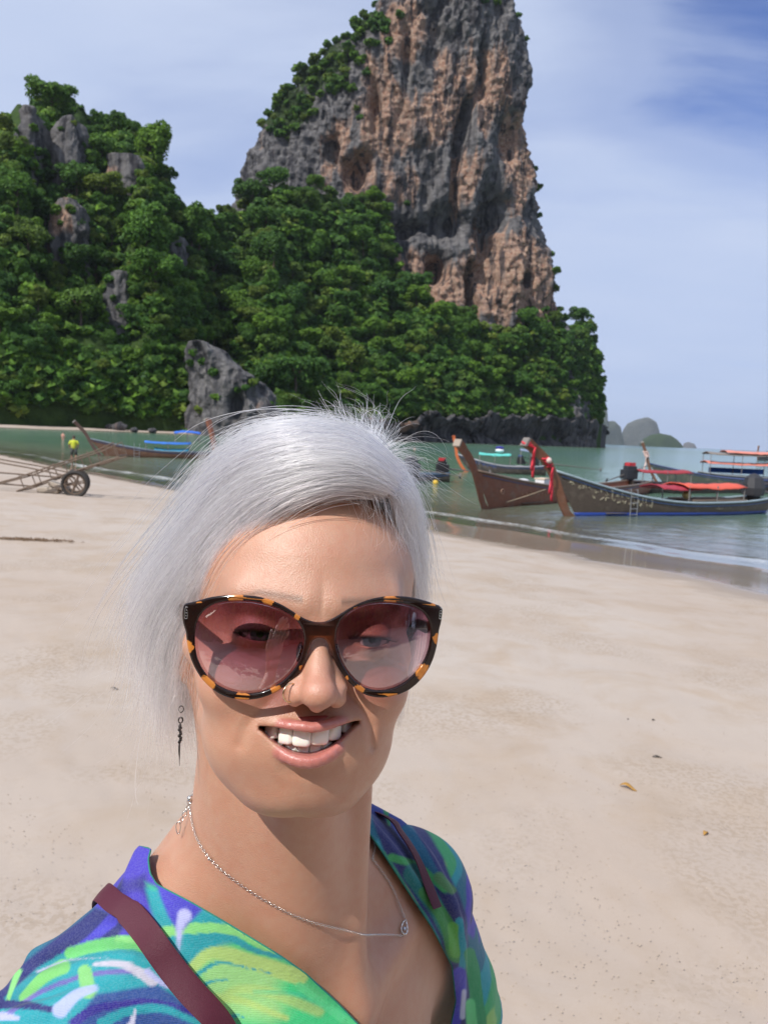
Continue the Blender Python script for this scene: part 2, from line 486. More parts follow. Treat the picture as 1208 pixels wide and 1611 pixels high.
def make_sand():
    rs = np.r_[0, np.geomspace(.25, 60, 330), np.geomspace(62, 24000, 90)]
    az = np.r_[np.linspace(-R(38), R(38), 520), np.linspace(R(38), 2*math.pi-R(38), 100)[1:-1]]
    P = polar(rs, az); z, s_ = zland(P)
    near = (np.linalg.norm(P, axis=1) < 80)
    rip = np.zeros(len(P)); Q = P[near]
    f = np.clip(s_[near]/2.5, 0, 1)
    f = np.clip((s_[near]/np.interp(Q[:, 0], [-30, -10, 1, 4, 8], [1.4, 2.4, 4.5, 5.8, 7.4])-.8)/.8, 0, 1); rip[near] = f*(.018*fbm(np.c_[Q*.45, Q[:, 0]*0], 3)+.007*fbm(np.c_[Q*1.9, Q[:, 0]*0+3], 3)+.0035*fbm(np.c_[Q*7, Q[:, 0]*0+5], 2))
    m, t = newmat('beach_sand'); co = t.pos(); wet = t.attr('shore', 'Fac')
    n1 = t.noise(co, .35, 5, .55); n2 = t.noise(co, 1.7, 6, .62, .5); n3 = t.noise(co, 900, 2, .6); n4 = t.noise(co, 38, 4, .6)
    c = t.mix(t.ramp(n1, [(.32, 0.0), (.68, 1.0)]), (.458, .398, .345), (.422, .343, .280))
    c = t.mix(t.ramp(n2, [(.46, 0.0), (.70, .75)]), c, (.385, .295, .215))
    c = t.mix(t.ramp(n3, [(.30, .22), (.5, 0.0)]), c, (.27, .20, .14)); c = t.mix(t.ramp(n3, [(.58, 0.0), (.72, .25)]), c, (.66, .60, .52))
    msk = t.ramp(t.noise(t.mapping(co, scale=(.8, 1.0, 1)), 1.05, 3, .5, .3), [(.50, 0.0), (.62, 1.0)])
    pel = t.ramp(n4, [(.44, 1.0), (.52, 0.0)]); c = t.mix(t.math('MULTIPLY', t.math('MULTIPLY', msk, pel), .45), c, (.31, .235, .165))
    ed = t.math('ADD', wet, t.math('MULTIPLY', t.math('SUBTRACT', t.noise(co, .8, 4, .6), .5), .55))
    w_ = t.ramp(t.math('MULTIPLY', ed, .5), [(.46, 1.0), (.52, 0.0)])      # wet within reach of the run-up
    ww = t.ramp(t.math('MULTIPLY', ed, .5), [(.36, 1.0), (.46, 0.0)])
    c = t.mix(t.math('MULTIPLY', w_, .80), c, (.30, .235, .175))
    rough = t.math('SUBTRACT', .92, t.math('ADD', t.math('MULTIPLY', w_, .30), t.math('MULTIPLY', ww, .54)), True)
    h = t.math('ADD', t.math('MULTIPLY', n3, .25), t.math('ADD', t.math('MULTIPLY', n4, t.math('MULTIPLY', msk, 2.2)), t.math('MULTIPLY', n2, 2.0)))
    sep_b = t.n('ShaderNodeBump', i_Height=h, i_Strength=.30, i_Distance=.006)
    nrm = t.n('ShaderNodeMix', data_type='VECTOR'); t.put(nrm.inputs[0], ww); t.put(nrm.inputs[4], sep_b.outputs[0]); t.put(nrm.inputs[5], t.n('ShaderNodeNewGeometry').outputs['Normal'])
    b = t.bsdf(Base_Color=c, Roughness=rough, Normal=nrm.outputs[1]); b.inputs['Specular IOR Level'].default_value = .35
    t.out(b.outputs[0])
    me = mesh_np('sand', np.c_[P, z+rip], polar_faces(len(rs), len(az)), [m], attrs={'shore': np.clip(s_/np.interp(P[:, 0], [-30, -10, 1, 4, 8], [1.4, 2.4, 4.5, 5.8, 7.4]), -9, 9)})
    return tag(link('sand', me), 'pale fine beach sand running down to the sea', kind='structure')
def make_sea():
    rs = np.r_[np.geomspace(9, 90, 330), np.geomspace(91, 24000, 150)]
    az = np.r_[np.linspace(-R(38), R(38), 420), np.linspace(R(38), 2*math.pi-R(38), 90)[1:-1]]
    P = polar(rs, az); z, s_ = zland(P); r_ = np.linalg.norm(P, axis=1)
    dep = np.clip(-s_, 0, 200)
    # small swell; one low breaking ridge near the edge
    amp = np.clip(dep/6, .12, 1)*np.exp(-r_/260)
    zz = amp*(.035*fbm(np.c_[P*.55, P[:, :1]*0], 3)+.012*fbm(np.c_[P*2.2, P[:, :1]*0], 2))
    wob = .55*np.sin(P[:, 0]*.5+1)+.35*fbm(np.c_[P*.35, P[:, :1]*0+8], 2)
    u = dep-1.25-wob*.45
    act = .72*np.clip(.45+.8*fbm(np.c_[P*.12, P[:, :1]*0+4], 2)+.25, .15, 1)*np.exp(-np.maximum(r_-70, 0)/40)
    zz += .060*act*np.exp(-(u/.34)**2)
    foam = act*np.exp(-(np.where(u < 0, u/.62, u/.20))**2)*np.clip(.72+.5*fbm(np.c_[P*.5, P[:, :1]*0+14], 3), .25, 1)
    # thin film of run-up
    edge = np.clip(1-np.abs(s_+.10*wob)/.12, 0, 1)*.35*act
    u2 = dep-5.2-wob; foam = np.maximum(foam, .22*act*np.exp(-(u2/.35)**2))
    foam = np.maximum(foam, edge); zz += .012*np.clip(1-dep/1.5, 0, 1)
    keep = s_ < .55
    m, t = newmat('sea_water'); co = t.pos(); dp = t.attr('depth', 'Fac'); fo = t.attr('foam', 'Fac')
    f = t.ramp(t.math('MULTIPLY', dp, .02), [(0.0, .04), (.05, .30), (.16, .72), (.45, .96), (1.0, 1.0)])
    pat = t.noise(co, .09, 4, .6); 
    cdeep = t.mix(t.ramp(pat, [(.35, 0.0), (.7, 1.0)]), (.095, .190, .125), (.145, .250, .175))
    far = t.ramp(t.math('MULTIPLY', dp, .005), [(.25, 0.0), (1.0, 1.0)]); cdeep = t.mix(far, cdeep, (.120, .215, .235))
    cd_ = t.mix(t.ramp(t.math('MULTIPLY', dp, .05), [(0, 0.0), (.25, .45), (.8, 1.0)]), (.36, .36, .26), cdeep)
    w1 = t.noise(t.mapping(co, scale=(1, 1.0, 1)), 1.6, 5, .60, .4); w2 = t.noise(co, 7.0, 4, .6, .3); w3 = t.noise(co, .25, 3, .5)
    h = t.math('ADD', t.math('ADD', t.math('MULTIPLY', w1, 1.0), t.math('MULTIPLY', w2, .22)), t.math('MULTIPLY', w3, 1.5))
    calm = t.ramp(t.math('MULTIPLY', dp, .1), [(0.0, .06), (.35, 1.0)])
    nb = t.n('ShaderNodeBump', i_Height=h, i_Distance=.12); t.put(nb.inputs['Strength'], t.math('MULTIPLY', calm, .42))
    dif = t.n('ShaderNodeBsdfDiffuse', i_Color=cd_, i_Normal=nb.outputs[0]); tr = t.n('ShaderNodeBsdfTransparent', i_Color=(.84, .93, .90))
    body = t.n('ShaderNodeMixShader', i_0=f, i_1=tr.outputs[0], i_2=dif.outputs[0])
    fr = t.n('ShaderNodeFresnel', i_IOR=1.33, i_Normal=nb.outputs[0])
    gl = t.n('ShaderNodeBsdfGlossy', i_Roughness=.07, i_Color=(1, 1, 1), i_Normal=nb.outputs[0])
    s1 = t.n('ShaderNodeMixShader', i_0=t.math('MULTIPLY', fr.outputs[0], .62), i_1=body.outputs[0], i_2=gl.outputs[0])
    fn = t.noise(co, 9, 6, .72, .4); fm = t.math('MULTIPLY', fo, t.ramp(t.math('ADD', fn, t.math('MULTIPLY', fo, .32)), [(.50, 0.0), (.70, 1.0)]), True)
    fd = t.n('ShaderNodeBsdfDiffuse', i_Color=(.72, .73, .72))
    s2 = t.n('ShaderNodeMixShader', i_0=fm, i_1=s1.outputs[0], i_2=fd.outputs[0]); t.out(s2.outputs[0])
    F = polar_faces(len(rs), len(az)); F = F[keep[F].any(1)]; used = np.unique(F); mp = np.zeros(len(P), int); mp[used] = np.arange(len(used))
    me = mesh_np('sea', np.c_[P, zz][used], mp[F], [m], attrs={'depth': dep[used], 'foam': foam[used]})
    return tag(link('sea', me), 'calm green bay water with a low foaming ripple at the beach', kind='structure')
make_sand(); make_sea(); print('ground', time.time()-T_)

# ---- rock material
def rock_mat(name='limestone', dark=1.0):
    m, t = newmat(name); co = t.coord(); og = t.attr('org', 'Fac'); vg = t.attr('veg', 'Fac')
    st = t.mapping(co, scale=(.10, .10, .018))
    n1 = t.noise(st, 1.0, 7, .62, .5); n2 = t.noise(t.mapping(co, scale=(.34, .34, .07)), 1.0, 6, .65, .4); n3 = t.noise(co, .6, 6, .7)
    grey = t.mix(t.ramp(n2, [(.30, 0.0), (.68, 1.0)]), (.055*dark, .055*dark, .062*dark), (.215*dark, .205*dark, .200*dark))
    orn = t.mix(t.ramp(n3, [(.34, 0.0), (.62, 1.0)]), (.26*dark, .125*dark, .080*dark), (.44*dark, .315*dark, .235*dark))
    orn = t.mix(t.ramp(n2, [(.50, 0.0), (.70, .8)]), orn, (.165, .13, .115))
    a = t.math('ADD', og, t.math('MULTIPLY', t.math('SUBTRACT', n1, .5), 1.9))
    c = t.mix(t.ramp(a, [(.38, 0.0), (.58, 1.0)]), grey, orn)
    c = t.mix(t.ramp(t.noise(st, 2.3, 4, .6), [(.54, 0.0), (.60, .85)]), c, (.035, .034, .040))
    vgn = t.math('ADD', vg, t.math('MULTIPLY', t.math('SUBTRACT', n3, .5), 1.2))
    c = t.mix(t.ramp(vgn, [(.45, 0.0), (.60, 1.0)]), c, (.035, .058, .020))
    h = t.math('ADD', t.math('MULTIPLY', n2, 3.0), t.math('MULTIPLY', n3, 1.2))
    b = t.bsdf(Base_Color=c, Roughness=.95, Normal=t.bump(h, .8, 1.2)); b.inputs['Specular IOR Level'].default_value = .2
    t.out(b.outputs[0]); return m
M_rock = rock_mat()
def rock_loft(name, prof, D, depth, cap=True, nth=300, nz=300, amp=1.0, caves=(), orange=(), vegs=(), seed=0, exp=.8, base=-2, flute=1.0):
    """prof: (py, px_left, px_right) rows from the base up, seen at distance D; a closed rock mass with real thickness"""
    prof = np.array(prof, float); zs = np.array([at_y((l+r_)/2, y, D)[2] for y, l, r_ in prof]); xl = np.array([at_y(l, y, D)[0] for y, l, r_ in prof]); xr = np.array([at_y(r_, y, D)[0] for y, l, r_ in prof])
    z = np.linspace(0, 1, nz)**.95; z = base+(zs[-1]-base)*z
    L = np.interp(z, zs, xl); Rr = np.interp(z, zs, xr)
    a = (Rr-L)/2; cx = (Rr+L)/2; b_ = depth*np.interp(z, [zs[0], zs[-1]], [1.0, .6])*np.clip(a/np.max(a), .25, 1)**.5
    th = np.r_[np.linspace(-math.pi*.60, math.pi*.60, int(nth*.82)), np.linspace(math.pi*.60, 1.4*math.pi, nth-int(nth*.82)+1)[1:-1]]
    T, Z = np.meshgrid(th, z); A = a[:, None]; Bb = b_[:, None]
    sx = np.sign(np.sin(T))*np.abs(np.sin(T))**exp; cy = np.sign(np.cos(T))*np.abs(np.cos(T))**exp
    X = cx[:, None]+A*sx; Y = D+Bb-Bb*cy-(0*Z); X = X*(1+Bb*(1-np.abs(cy))/D)
    P = np.stack([X, Y, Z], -1).reshape(-1, 3)
    N = np.stack([sx/np.maximum(A, 1), -cy/np.maximum(Bb, 1), 0*Z], -1).reshape(-1, 3); N /= np.linalg.norm(N, axis=1)[:, None]+1e-9
    q = P+seed*31
    d = amp*(6.0*fbm(q*np.array([.022, .022, .010]), 3)+4.6*flute*fbm(q*np.array([.075, .075, .020]), 4)+3.4*flute*np.abs(fbm(q*np.array([.15, .15, .045])+7, 4))+1.7*fbm(q*.24, 3))
    d -= amp*2.0*np.clip(fbm(q*np.array([.05, .05, .03])+11, 3)-.25, 0, 1)*6
    pp, _ = project(P); frontal = N[:, 1] < .3
    for (x, y, rx, ry, dd, *rot) in caves:
        an = R(rot[0]) if rot else 0; ux = (pp[:, 0]-x)*math.cos(an)+(pp[:, 1]-y)*math.sin(an); uy = -(pp[:, 0]-x)*math.sin(an)+(pp[:, 1]-y)*math.cos(an)
        e = (ux/rx)**2+(uy/ry)**2; e = e+.5*fbm(q*.09+3, 3); d -= 1.3*frontal*dd*np.exp(-np.maximum(e, 0)**1.6)
    og = np.full(len(P), .12); vg = np.zeros(len(P))
    for (x, y, rx, ry, v) in orange: og = np.maximum(og, frontal*v*np.exp(-(((pp[:, 0]-x)/rx)**2+((pp[:, 1]-y)/ry)**2)**1.3))
    for (x, y, rx, ry, v) in vegs: vg = np.maximum(vg, frontal*v*np.exp(-(((pp[:, 0]-x)/rx)**2+((pp[:, 1]-y)/ry)**2)**1.3))
    P = P+N*d[:, None]; n = len(th)
    F = polar_faces(nz, n)[:, ::-1]
    top = P.reshape(nz, n, 3)[-1].mean(0); 
    V = np.vstack([P, top+np.array([0, 0, .6])]); ti = len(V)-1; k = np.arange(n)
    capf = np.stack([(nz-1)*n+k, (nz-1)*n+(k+1) % n, np.full(n, ti), np.full(n, ti)], 1)
    V2 = V; og = np.r_[og, .1]; vg = np.r_[vg, .9]
    Ff = [tuple(f) for f in F]; 
    me = mesh_np(name, V2, F, [M_rock], attrs={'org': og, 'veg': vg})
    # cap triangles as degenerate-free faces through bmesh
    import bmesh
    bm = bmesh.new(); bm.from_mesh(me); bm.verts.ensure_lookup_table()
    for f in capf: 
        try: bm.faces.new([bm.verts[f[0]], bm.verts[f[1]], bm.verts[f[2]]]).smooth = True
        except ValueError: pass
    bmesh.ops.recalc_face_normals(bm, faces=bm.faces); bm.to_mesh(me); bm.free()
    return link(name, me), P.reshape(nz, n, 3), N.reshape(nz, n, 3)
CAVES = [(690, 420, 16, 26, 16), (745, 470, 10, 55, 13), (770, 370, 22, 70, 14), (730, 205, 12, 60, 13, 12), (560, 270, 22, 30, 12, 35), (860, 285, 18, 14, 9), (700, 350, 30, 28, 9), (640, 360, 30, 12, 8, -20),
         (800, 215, 16, 40, 8), (520, 235, 12, 26, 9), (830, 440, 8, 14, 8), (715, 330, 10, 40, 9), (760, 110, 10, 40, 8), (640, 90, 8, 40, 6), (790, 335, 16, 24, 10), (590, 180, 8, 40, 7)]
ORG = [(640, 50, 50, 60, .75), (600, 190, 60, 80, .85), (560, 270, 55, 60, .7), (690, 180, 60, 60, .75), (770, 140, 50, 90, .65), (820, 250, 30, 120, .75), (670, 440, 80, 60, .95), (800, 430, 80, 90, .85), (620, 290, 60, 40, .55), (730, 280, 50, 60, .55), (700, 120, 40, 60, .6), (540, 230, 30, 60, .6), (860, 480, 30, 40, .8), (590, 130, 30, 60, .7)]
tower, TP, TN = rock_loft('tall_cliff', [(640, 330, 925), (560, 345, 905), (500, 350, 895), (440, 350, 880), (390, 352, 868), (330, 362, 850), (290, 388, 838), (240, 398, 834), (190, 410, 830), (140, 438, 828), (100, 470, 826), (60, 512, 824), (20, 562, 818), (-20, 590, 812), (-60, 605, 800), (-90, 630, 780), (-105, 660, 760)],
    430, 55, caves=CAVES, orange=ORG, vegs=[(480, 95, 75, 50, 1.0), (440, 165, 55, 42, 1.0), (560, 30, 45, 30, .9)], nth=520, nz=520, amp=.9, seed=1)
tag(tower, 'towering limestone cliff streaked orange and grey, rising out of the jungle', 'cliff')
# ---- forest terrain between the coast and the rock
YT = np.array([(-700, 600), (-600, 470), (-500, 340), (-420, 270), (-250, 215), (-120, 235), (-40, 250), (0, 240), (8, 208), (30, 180), (55, 192), (90, 184), (118, 190), (142, 218), (190, 226), (225, 248), (250, 286), (264, 338), (280, 366), (335, 370), (356, 346), (395, 318), (445, 314), (500, 330), (560, 340), (590, 350), (602, 414), (640, 466), (672, 502), (720, 504), (780, 522), (815, 496), (845, 515), (870, 530), (898, 508), (914, 535), (926, 566), (932, 600), (938, 660)], float)
CT = np.array([(-700, 320), (-420, 280), (-250, 240), (-120, 215), (0, 222), (120, 236), (200, 246), (330, 252), (420, 268), (520, 300), (600, 330), (650, 345), (800, 415), (875, 448), (938, 500)], float)   # distance of the foot
def terr(px, t):
    """ray column px (photo pixel along the horizon), t 0..1 from foot to ridge"""
    D0 = np.interp(px, CT[:, 0], CT[:, 1]); w_ = np.interp(px, [-700, 0, 150, 290, 330, 420, 560, 640, 760, 938], [120, 110, 100, 90, 120, 120, 110, 60, 40, 28]); D = D0+w_*t
    yt = np.interp(px, YT[:, 0], YT[:, 1]); zr = 2.55+(hor(px)-yt)/FPX*(D0+w_)
    z0 = np.interp(px, [-700, 560, 640, 938], [3.0, 4.0, 11, 15])
    sh_ = np.shape(np.asarray(px)*np.asarray(t)); a_ = np.broadcast_to(px, sh_).ravel(); b_ = np.broadcast_to(t, sh_).ravel()
    und_ = (gnoise(np.stack([a_*.0125, b_*1.6, b_*0+3.3], 1))*22+gnoise(np.stack([a_*.034, b_*4.0, b_*0+7.3], 1))*9).reshape(sh_)*np.minimum(1, t*5)
    D = D+und_
    prof = np.interp(px, [-700, 0, 250, 300, 340, 600, 700, 938], [.62, .62, .62, .8, 1.25, 1.05, .85, .75])
    return D, z0+(zr-z0)*t**prof
OUTC = []
def terr_D(px, py):
    tt = np.linspace(0, 1, 200); D, z = terr(np.full(200, float(px)), tt); y = hor(px)-(z-2.55)/D*FPX; return float(D[np.argmin(np.abs(y-py))])

def outcrop(lab, *a, **k): 
    o, P, N = rock_loft('rock_outcrop', *a, **k); tag(o, lab, 'rock face', 'bare rock faces in the jungle'); OUTC.append((P, N)); return o
outcrop('jagged grey rock outcrop leaning out of the trees above the left boats', [(700, 290, 470), (660, 295, 445), (630, 298, 425), (600, 290, 405), (575, 285, 375), (550, 284, 350), (535, 290, 325)], 236, 12, nth=160, nz=130, amp=.62, seed=4, orange=[(410, 640, 20, 20, .5)], caves=[(372, 640, 12, 26, 5)])
outcrop('grey rock pillar at the far left of the hilltop', [(330, 14, 62), (235, 16, 60), (200, 22, 57), (182, 26, 54), (170, 29, 52), (166, 33, 48)], terr_D(36, 240)-16, 14, nth=110, nz=110, amp=.55, seed=6, base=70, flute=.8)
outcrop('grey rock pillar between the trees on the hilltop, right of the first pillar', [(400, 78, 145), (262, 82, 140), (230, 84, 136), (200, 88, 133), (194, 94, 127), (184, 96, 125), (180, 100, 120)], terr_D(112, 260)-16, 14, nth=110, nz=110, amp=.55, seed=8, base=60, flute=.8)
outcrop('pale brown rock wall half hidden by trees on the left hillside', [(440, 62, 150), (385, 66, 138), (350, 68, 140), (320, 74, 132), (308, 84, 120)], terr_D(100, 370)-13, 10, nth=110, nz=90, amp=.50, seed=9, base=40, orange=[(98, 350, 26, 26, .55)])
outcrop('small pale rock face under the rounded hilltop crown', [(340, 150, 245), (290, 160, 235), (262, 166, 226), (240, 172, 215)], terr_D(190, 290)-12, 10, nth=100, nz=80, amp=.45, seed=10, base=60, orange=[(180, 268, 16, 14, .5)])
outcrop('dark vertical rock face beside the saddle of the hill', [(480, 245, 300), (440, 250, 300), (400, 254, 298), (370, 262, 292)], terr_D(275, 420)-13, 12, nth=100, nz=90, amp=.5, seed=12, base=30)
outcrop('dark narrow rock rib low on the left hillside', [(520, 158, 215), (470, 162, 208), (445, 168, 204), (425, 176, 198)], terr_D(190, 480)-11, 8, nth=90, nz=70, amp=.45, seed=14, base=10)

def make_forest_ground():
    px = np.linspace(-700, 938, 420); tt = np.r_[-.08, -.02, np.linspace(0, 1, 110), 1.15, 1.6, 2.4]
    PX, TT = np.meshgrid(px, tt); D, z = terr(PX, np.clip(TT, 0, 1)); w_ = 100
    D = D+np.where(TT > 1, (TT-1)*60, 0)+np.where(TT < 0, TT*60*0, 0); z = np.where(TT > 1, z-(TT-1)*z*1.0, z); z = np.where(TT < 0, np.where(TT < -.05, -3, z*.4), z)
    X = (PX-604)/FPX*D; P = np.stack([X, D, z], -1).reshape(-1, 3)
    n = 3.2*fbm(P*.045, 4)+1.5*np.abs(fbm(P*.12, 3)); P[:, 2] += n*np.clip(P[:, 2]/12, 0, 1)
    m, t = newmat('jungle_floor'); co = t.coord(); c = t.mix(t.ramp(t.noise(co, .22, 6, .7), [(.3, 0.0), (.7, 1.0)]), (.022, .042, .014), (.065, .110, .028))
    b = t.bsdf(Base_Color=c, Roughness=1.0, Normal=t.bump(t.noise(co, .5, 6, .7), 1.0, 1.5)); b.inputs['Specular IOR Level'].default_value = .1; t.out(b.outputs[0])
    na = len(px); i = np.arange(len(tt)-1)[:, None]*na; j = np.arange(na-1)[None]; F = np.stack([i+j, i+j+1, i+na+j+1, i+na+j], -1).reshape(-1, 4)
    tag(link('hill', mesh_np('hill', P, F, [m])), 'steep jungle hillside behind the bay', kind='structure')
make_forest_ground()
# rocky sea-worn foot of the headland
def make_sea_cliff():
    px = np.linspace(520, 946, 520); h = np.linspace(0, 1, 70); PX, H = np.meshgrid(px, h)
    D0 = np.interp(PX, CT[:, 0], CT[:, 1]); top = np.interp(PX, [520, 600, 700, 938, 946], [5, 10, 14, 18, 16]); z = -2+(top+2)*H
    over = -5.5*np.exp(-((z-6)/5.0)**2)*-1; D = D0-9-3.0*(H**1.5)*2+over*1.3
    D = np.where(PX > 930, D+(PX-930)*3.0, D)
    X = (PX-604)/FPX*D; P = np.stack([X, D, z], -1).reshape(-1, 3)
    d = 5.0*fbm(P*np.array([.045, .045, .06]), 4)+3.6*np.abs(fbm(P*np.array([.13, .13, .08])+4, 5)); P[:, 1] += d; P[:, 0] += d*.4; P[:, 2] += np.clip(P[:, 2]/8, 0, 1)*(4.5*fbm(P*.06+9, 3)-2.0)
    na = len(px); i = np.arange(69)[:, None]*na; j = np.arange(na-1)[None]; F = np.stack([i+j, i+j+1, i+na+j+1, i+na+j], -1).reshape(-1, 4)
    pp, _ = project(P); og = .1+.5*np.exp(-(((pp[:, 0]-655)/30)**2+((pp[:, 1]-672)/10)**2))
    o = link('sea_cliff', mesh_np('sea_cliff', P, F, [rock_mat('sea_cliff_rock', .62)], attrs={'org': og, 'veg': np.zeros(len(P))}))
    sm_ = o.modifiers.new('thickness', 'SOLIDIFY'); sm_.thickness = 2.0; sm_.offset = -1
    tag(o, 'dark undercut sea cliff along the waterline of the headland', 'cliff')
make_sea_cliff(); print('rock', time.time()-T_)
# ---- islands on the horizon
def island(lab, prof, D, green=.0, seed=0):
    prof = np.array(prof, float); xs = np.linspace(prof[0, 0], prof[-1, 0], 110); top = np.interp(xs, prof[:, 0], prof[:, 1])
    hw = np.maximum(.0, (hor(xs)-top)/FPX*D)+2.55; X = (xs-604)/FPX*D
    W = (X[-1]-X[0])*.30; v = np.linspace(-1, 1, 41); V = []
    for i, x in enumerate(X):
        for k in v: V.append((x, D+k*W*(.35+.65*math.sin(math.pi*i/109)), -4+(hw[i]+4)*max(0, 1-abs(k)**3.2)**.55))
    V = np.array(V); V[:, 2] += .08*V[:, 2]*fbm(V*np.array([.02, .02, .01])*1500/D+seed, 4); V[:, 1] += 14*D/3000*fbm(V*.012*2000/D+seed, 3)
    F = polar_faces(110, 41, False)
    vg = np.full(len(V), green); o = link('island', mesh_np('island', V, F, [M_rock], attrs={'org': np.full(len(V), .1), 'veg': vg}))
    tag(o, lab, 'island')
island('steep hazy island cliff just right of the headland', [(900, 694), (912, 650), (930, 638), (941, 641), (944, 662), (956, 662), (966, 670), (974, 696)], 5200, .55, 1)
island('tallest flat-topped hazy island on the horizon', [(968, 698), (973, 675), (980, 664), (992, 658), (1010, 656), (1022, 662), (1028, 676), (1030, 699)], 5600, .5, 2)
island('low green wooded island in front of the hazy ones', [(1000, 699), (1006, 688), (1018, 683), (1030, 681), (1045, 684), (1056, 690), (1064, 697), (1067, 702)], 3600, .95, 3)
island('tiny low island at the right end of the island row', [(1066, 703), (1070, 696), (1076, 694), (1084, 697), (1088, 703)], 5200, .4, 5)
# ---------------------------------------------------------------- jungle
T_ = time.time()
trs = np.random.RandomState(5)
def leaf_mat():
    m, t = newmat('jungle_leaves'); co = t.coord(); at = t.attr('leaf', 'Fac'); tin = t.attr('tint', 'Fac')
    rnd = t.n('ShaderNodeObjectInfo').outputs['Random']; r2 = t.math('FRACT', t.math('ADD', rnd, tin))
    base = t.ramp(r2, [(0, (.028, .072, .018)), (.22, (.046, .112, .020)), (.45, (.034, .088, .026)), (.62, (.076, .155, .022)), (.80, (.048, .098, .024)), (.93, (.095, .140, .030)), (1, (.032, .080, .022))])
    c = t.mix(t.ramp(at, [(0, .0), (1, 1.0)]), base, t.mix(1.0, base, (2.5, 2.25, 1.3), 'MULTIPLY'))
    b = t.bsdf(Base_Color=c, Roughness=.62); b.inputs['Specular IOR Level'].default_value = .22
    tl = t.n('ShaderNodeBsdfTranslucent', i_Color=t.mix(.5, c, (.10, .17, .02))); mx = t.n('ShaderNodeMixShader', i_0=.30, i_1=b.outputs[0], i_2=tl.outputs[0])
    t.out(mx.outputs[0]); return m
M_leaf = leaf_mat(); M_bark = mat('bark', (.10, .075, .055), .95, scale=4, bump=.5)
def crown_arrays(nleaf, size, flat=.75, nb=9, spread=1.0, leafsz=.62):
    """leaf clusters over the surface of several overlapping lobes"""
    B = [(np.array([0, 0, 0.0]), .62)]
    for i in range(nb):
        a = trs.rand()*6.28; r_ = .38+.38*trs.rand(); z = trs.uniform(-.35, .55); B.append((np.array([math.cos(a)*r_*spread, math.sin(a)*r_*spread, z*flat]), .18+.22*trs.rand()))
    w_ = np.array([b[1]**2 for b in B]); w_ /= w_.sum(); k = trs.choice(len(B), nleaf, p=w_)
    d = trs.normal(size=(nleaf, 3)); d[:, 2] = np.where(trs.rand(nleaf) < .62, np.abs(d[:, 2]), d[:, 2]); d /= np.linalg.norm(d, axis=1)[:, None]
    c = np.array([B[i][0] for i in k]); r_ = np.array([B[i][1] for i in k])
    P = c+d*(r_*(.62+.50*trs.rand(nleaf)**.7))[:, None]*np.array([1, 1, flat+.1])
    n = d+trs.normal(size=(nleaf, 3))*.55; n /= np.linalg.norm(n, axis=1)[:, None]
    u = np.cross(n, trs.normal(size=(nleaf, 3))); u /= np.linalg.norm(u, axis=1)[:, None]; v = np.cross(n, u)
    s_ = (leafsz/size)*(.55+.9*trs.rand(nleaf))[:, None]
    V = np.stack([P+u*s_, P+v*s_*.62+n*s_*.12, P-u*s_, P-v*s_*.62-n*s_*.1], 1).reshape(-1, 3)*size
    F = np.arange(nleaf*4).reshape(-1, 4); lf = np.repeat(trs.rand(nleaf)**1.5, 4)
    return V, F, lf
CROWNS = []
for i in range(9):
    sz = 5.2; V, F, lf = crown_arrays(4200, sz, flat=[.7, .85, .6, 1.05, .75, .65, .8, 1.2, .7][i], nb=[12, 15, 19, 9, 14, 17, 12, 11, 22][i], leafsz=.345, spread=[1, 1.15, 1.25, .9, 1.1, 1.2, 1, .8, 1.3][i])
    CROWNS.append(mesh_np('crown', V, F, [M_leaf], attrs={'leaf': lf, 'tint': np.zeros(len(V))}, smooth=False))
def trunk_mesh():
    b = MB(); b.tube([(0, 0, -2.5), (.15, .1, 0), (0, .3, 3), (.3, 0, 6), (.1, .1, 8)], [.35, .30, .25, .2, .1], 6)
    for a in range(4): b.tube([(.1, .1, 4.5), (1.4*math.cos(a*1.6), 1.4*math.sin(a*1.6), 6.3), (2.6*math.cos(a*1.6+.2), 2.6*math.sin(a*1.6+.2), 7.3)], [.14, .1, .05], 5)
    me = bpy.data.meshes.new('jungle_tree'); me.from_pydata([tuple(v) for v in b.v], [], b.f); me.update(); me.materials.append(M_bark); return me
ME_tr = trunk_mesh()
pts = []; PXS = np.arange(-690, 934, 12.5)
def rockfree(px, py):
    for (x, y, rx, ry) in ((36, 205, 22, 50), (112, 222, 26, 48), (99, 352, 34, 28), (182, 268, 22, 18), (275, 415, 20, 40), (190, 470, 18, 32)):
        if ((px-x)/rx)**2+((py-y)/ry)**2 < 1: return False
    # leaning outcrop
    if 560 < py < 670:
        l, r_ = 292, 350+(py-560)*.72
        if l < px < r_-8: return trs.rand() < .12
    if 535 < py <= 560 and 288 < px < 345: return False
    return True
_kept = []
for tries in range(9000):
    px = trs.uniform(-690, 934); t = trs.rand()**1.05
    sc = float(np.clip(trs.lognormal(-.12, .38), .42, 1.9)); 
    if px > 590: sc *= .82
    D0 = np.interp(px, CT[:, 0], CT[:, 1]); slope = 170 if px < 560 else (110 if px < 700 else 75)
    X = (px-604)/FPX*D0; Yv = t*slope
    if px < 600 and t < .05: sc = min(sc, .9)
    if _kept:
        K = np.array(_kept[-4000:]); dd = np.hypot(K[:, 0]-X, (K[:, 1]-Yv)); 
        if (dd < (K[:, 2]+sc)*2.35).any(): continue
    D, z = terr(np.array([px]), np.array([min(t, 1.0)])); D = float(D[0]); z = float(z[0]); x = (px-604)/FPX*D
    py = hor(px)-(z+5-2.55)/D*FPX
    if not rockfree(px, py) or (px > 590 and t > .97): continue
    _kept.append((X, Yv, sc)); pts.append((px, py, x, D, z, sc, t))
pts = [p for p in pts if p[0] < 938]
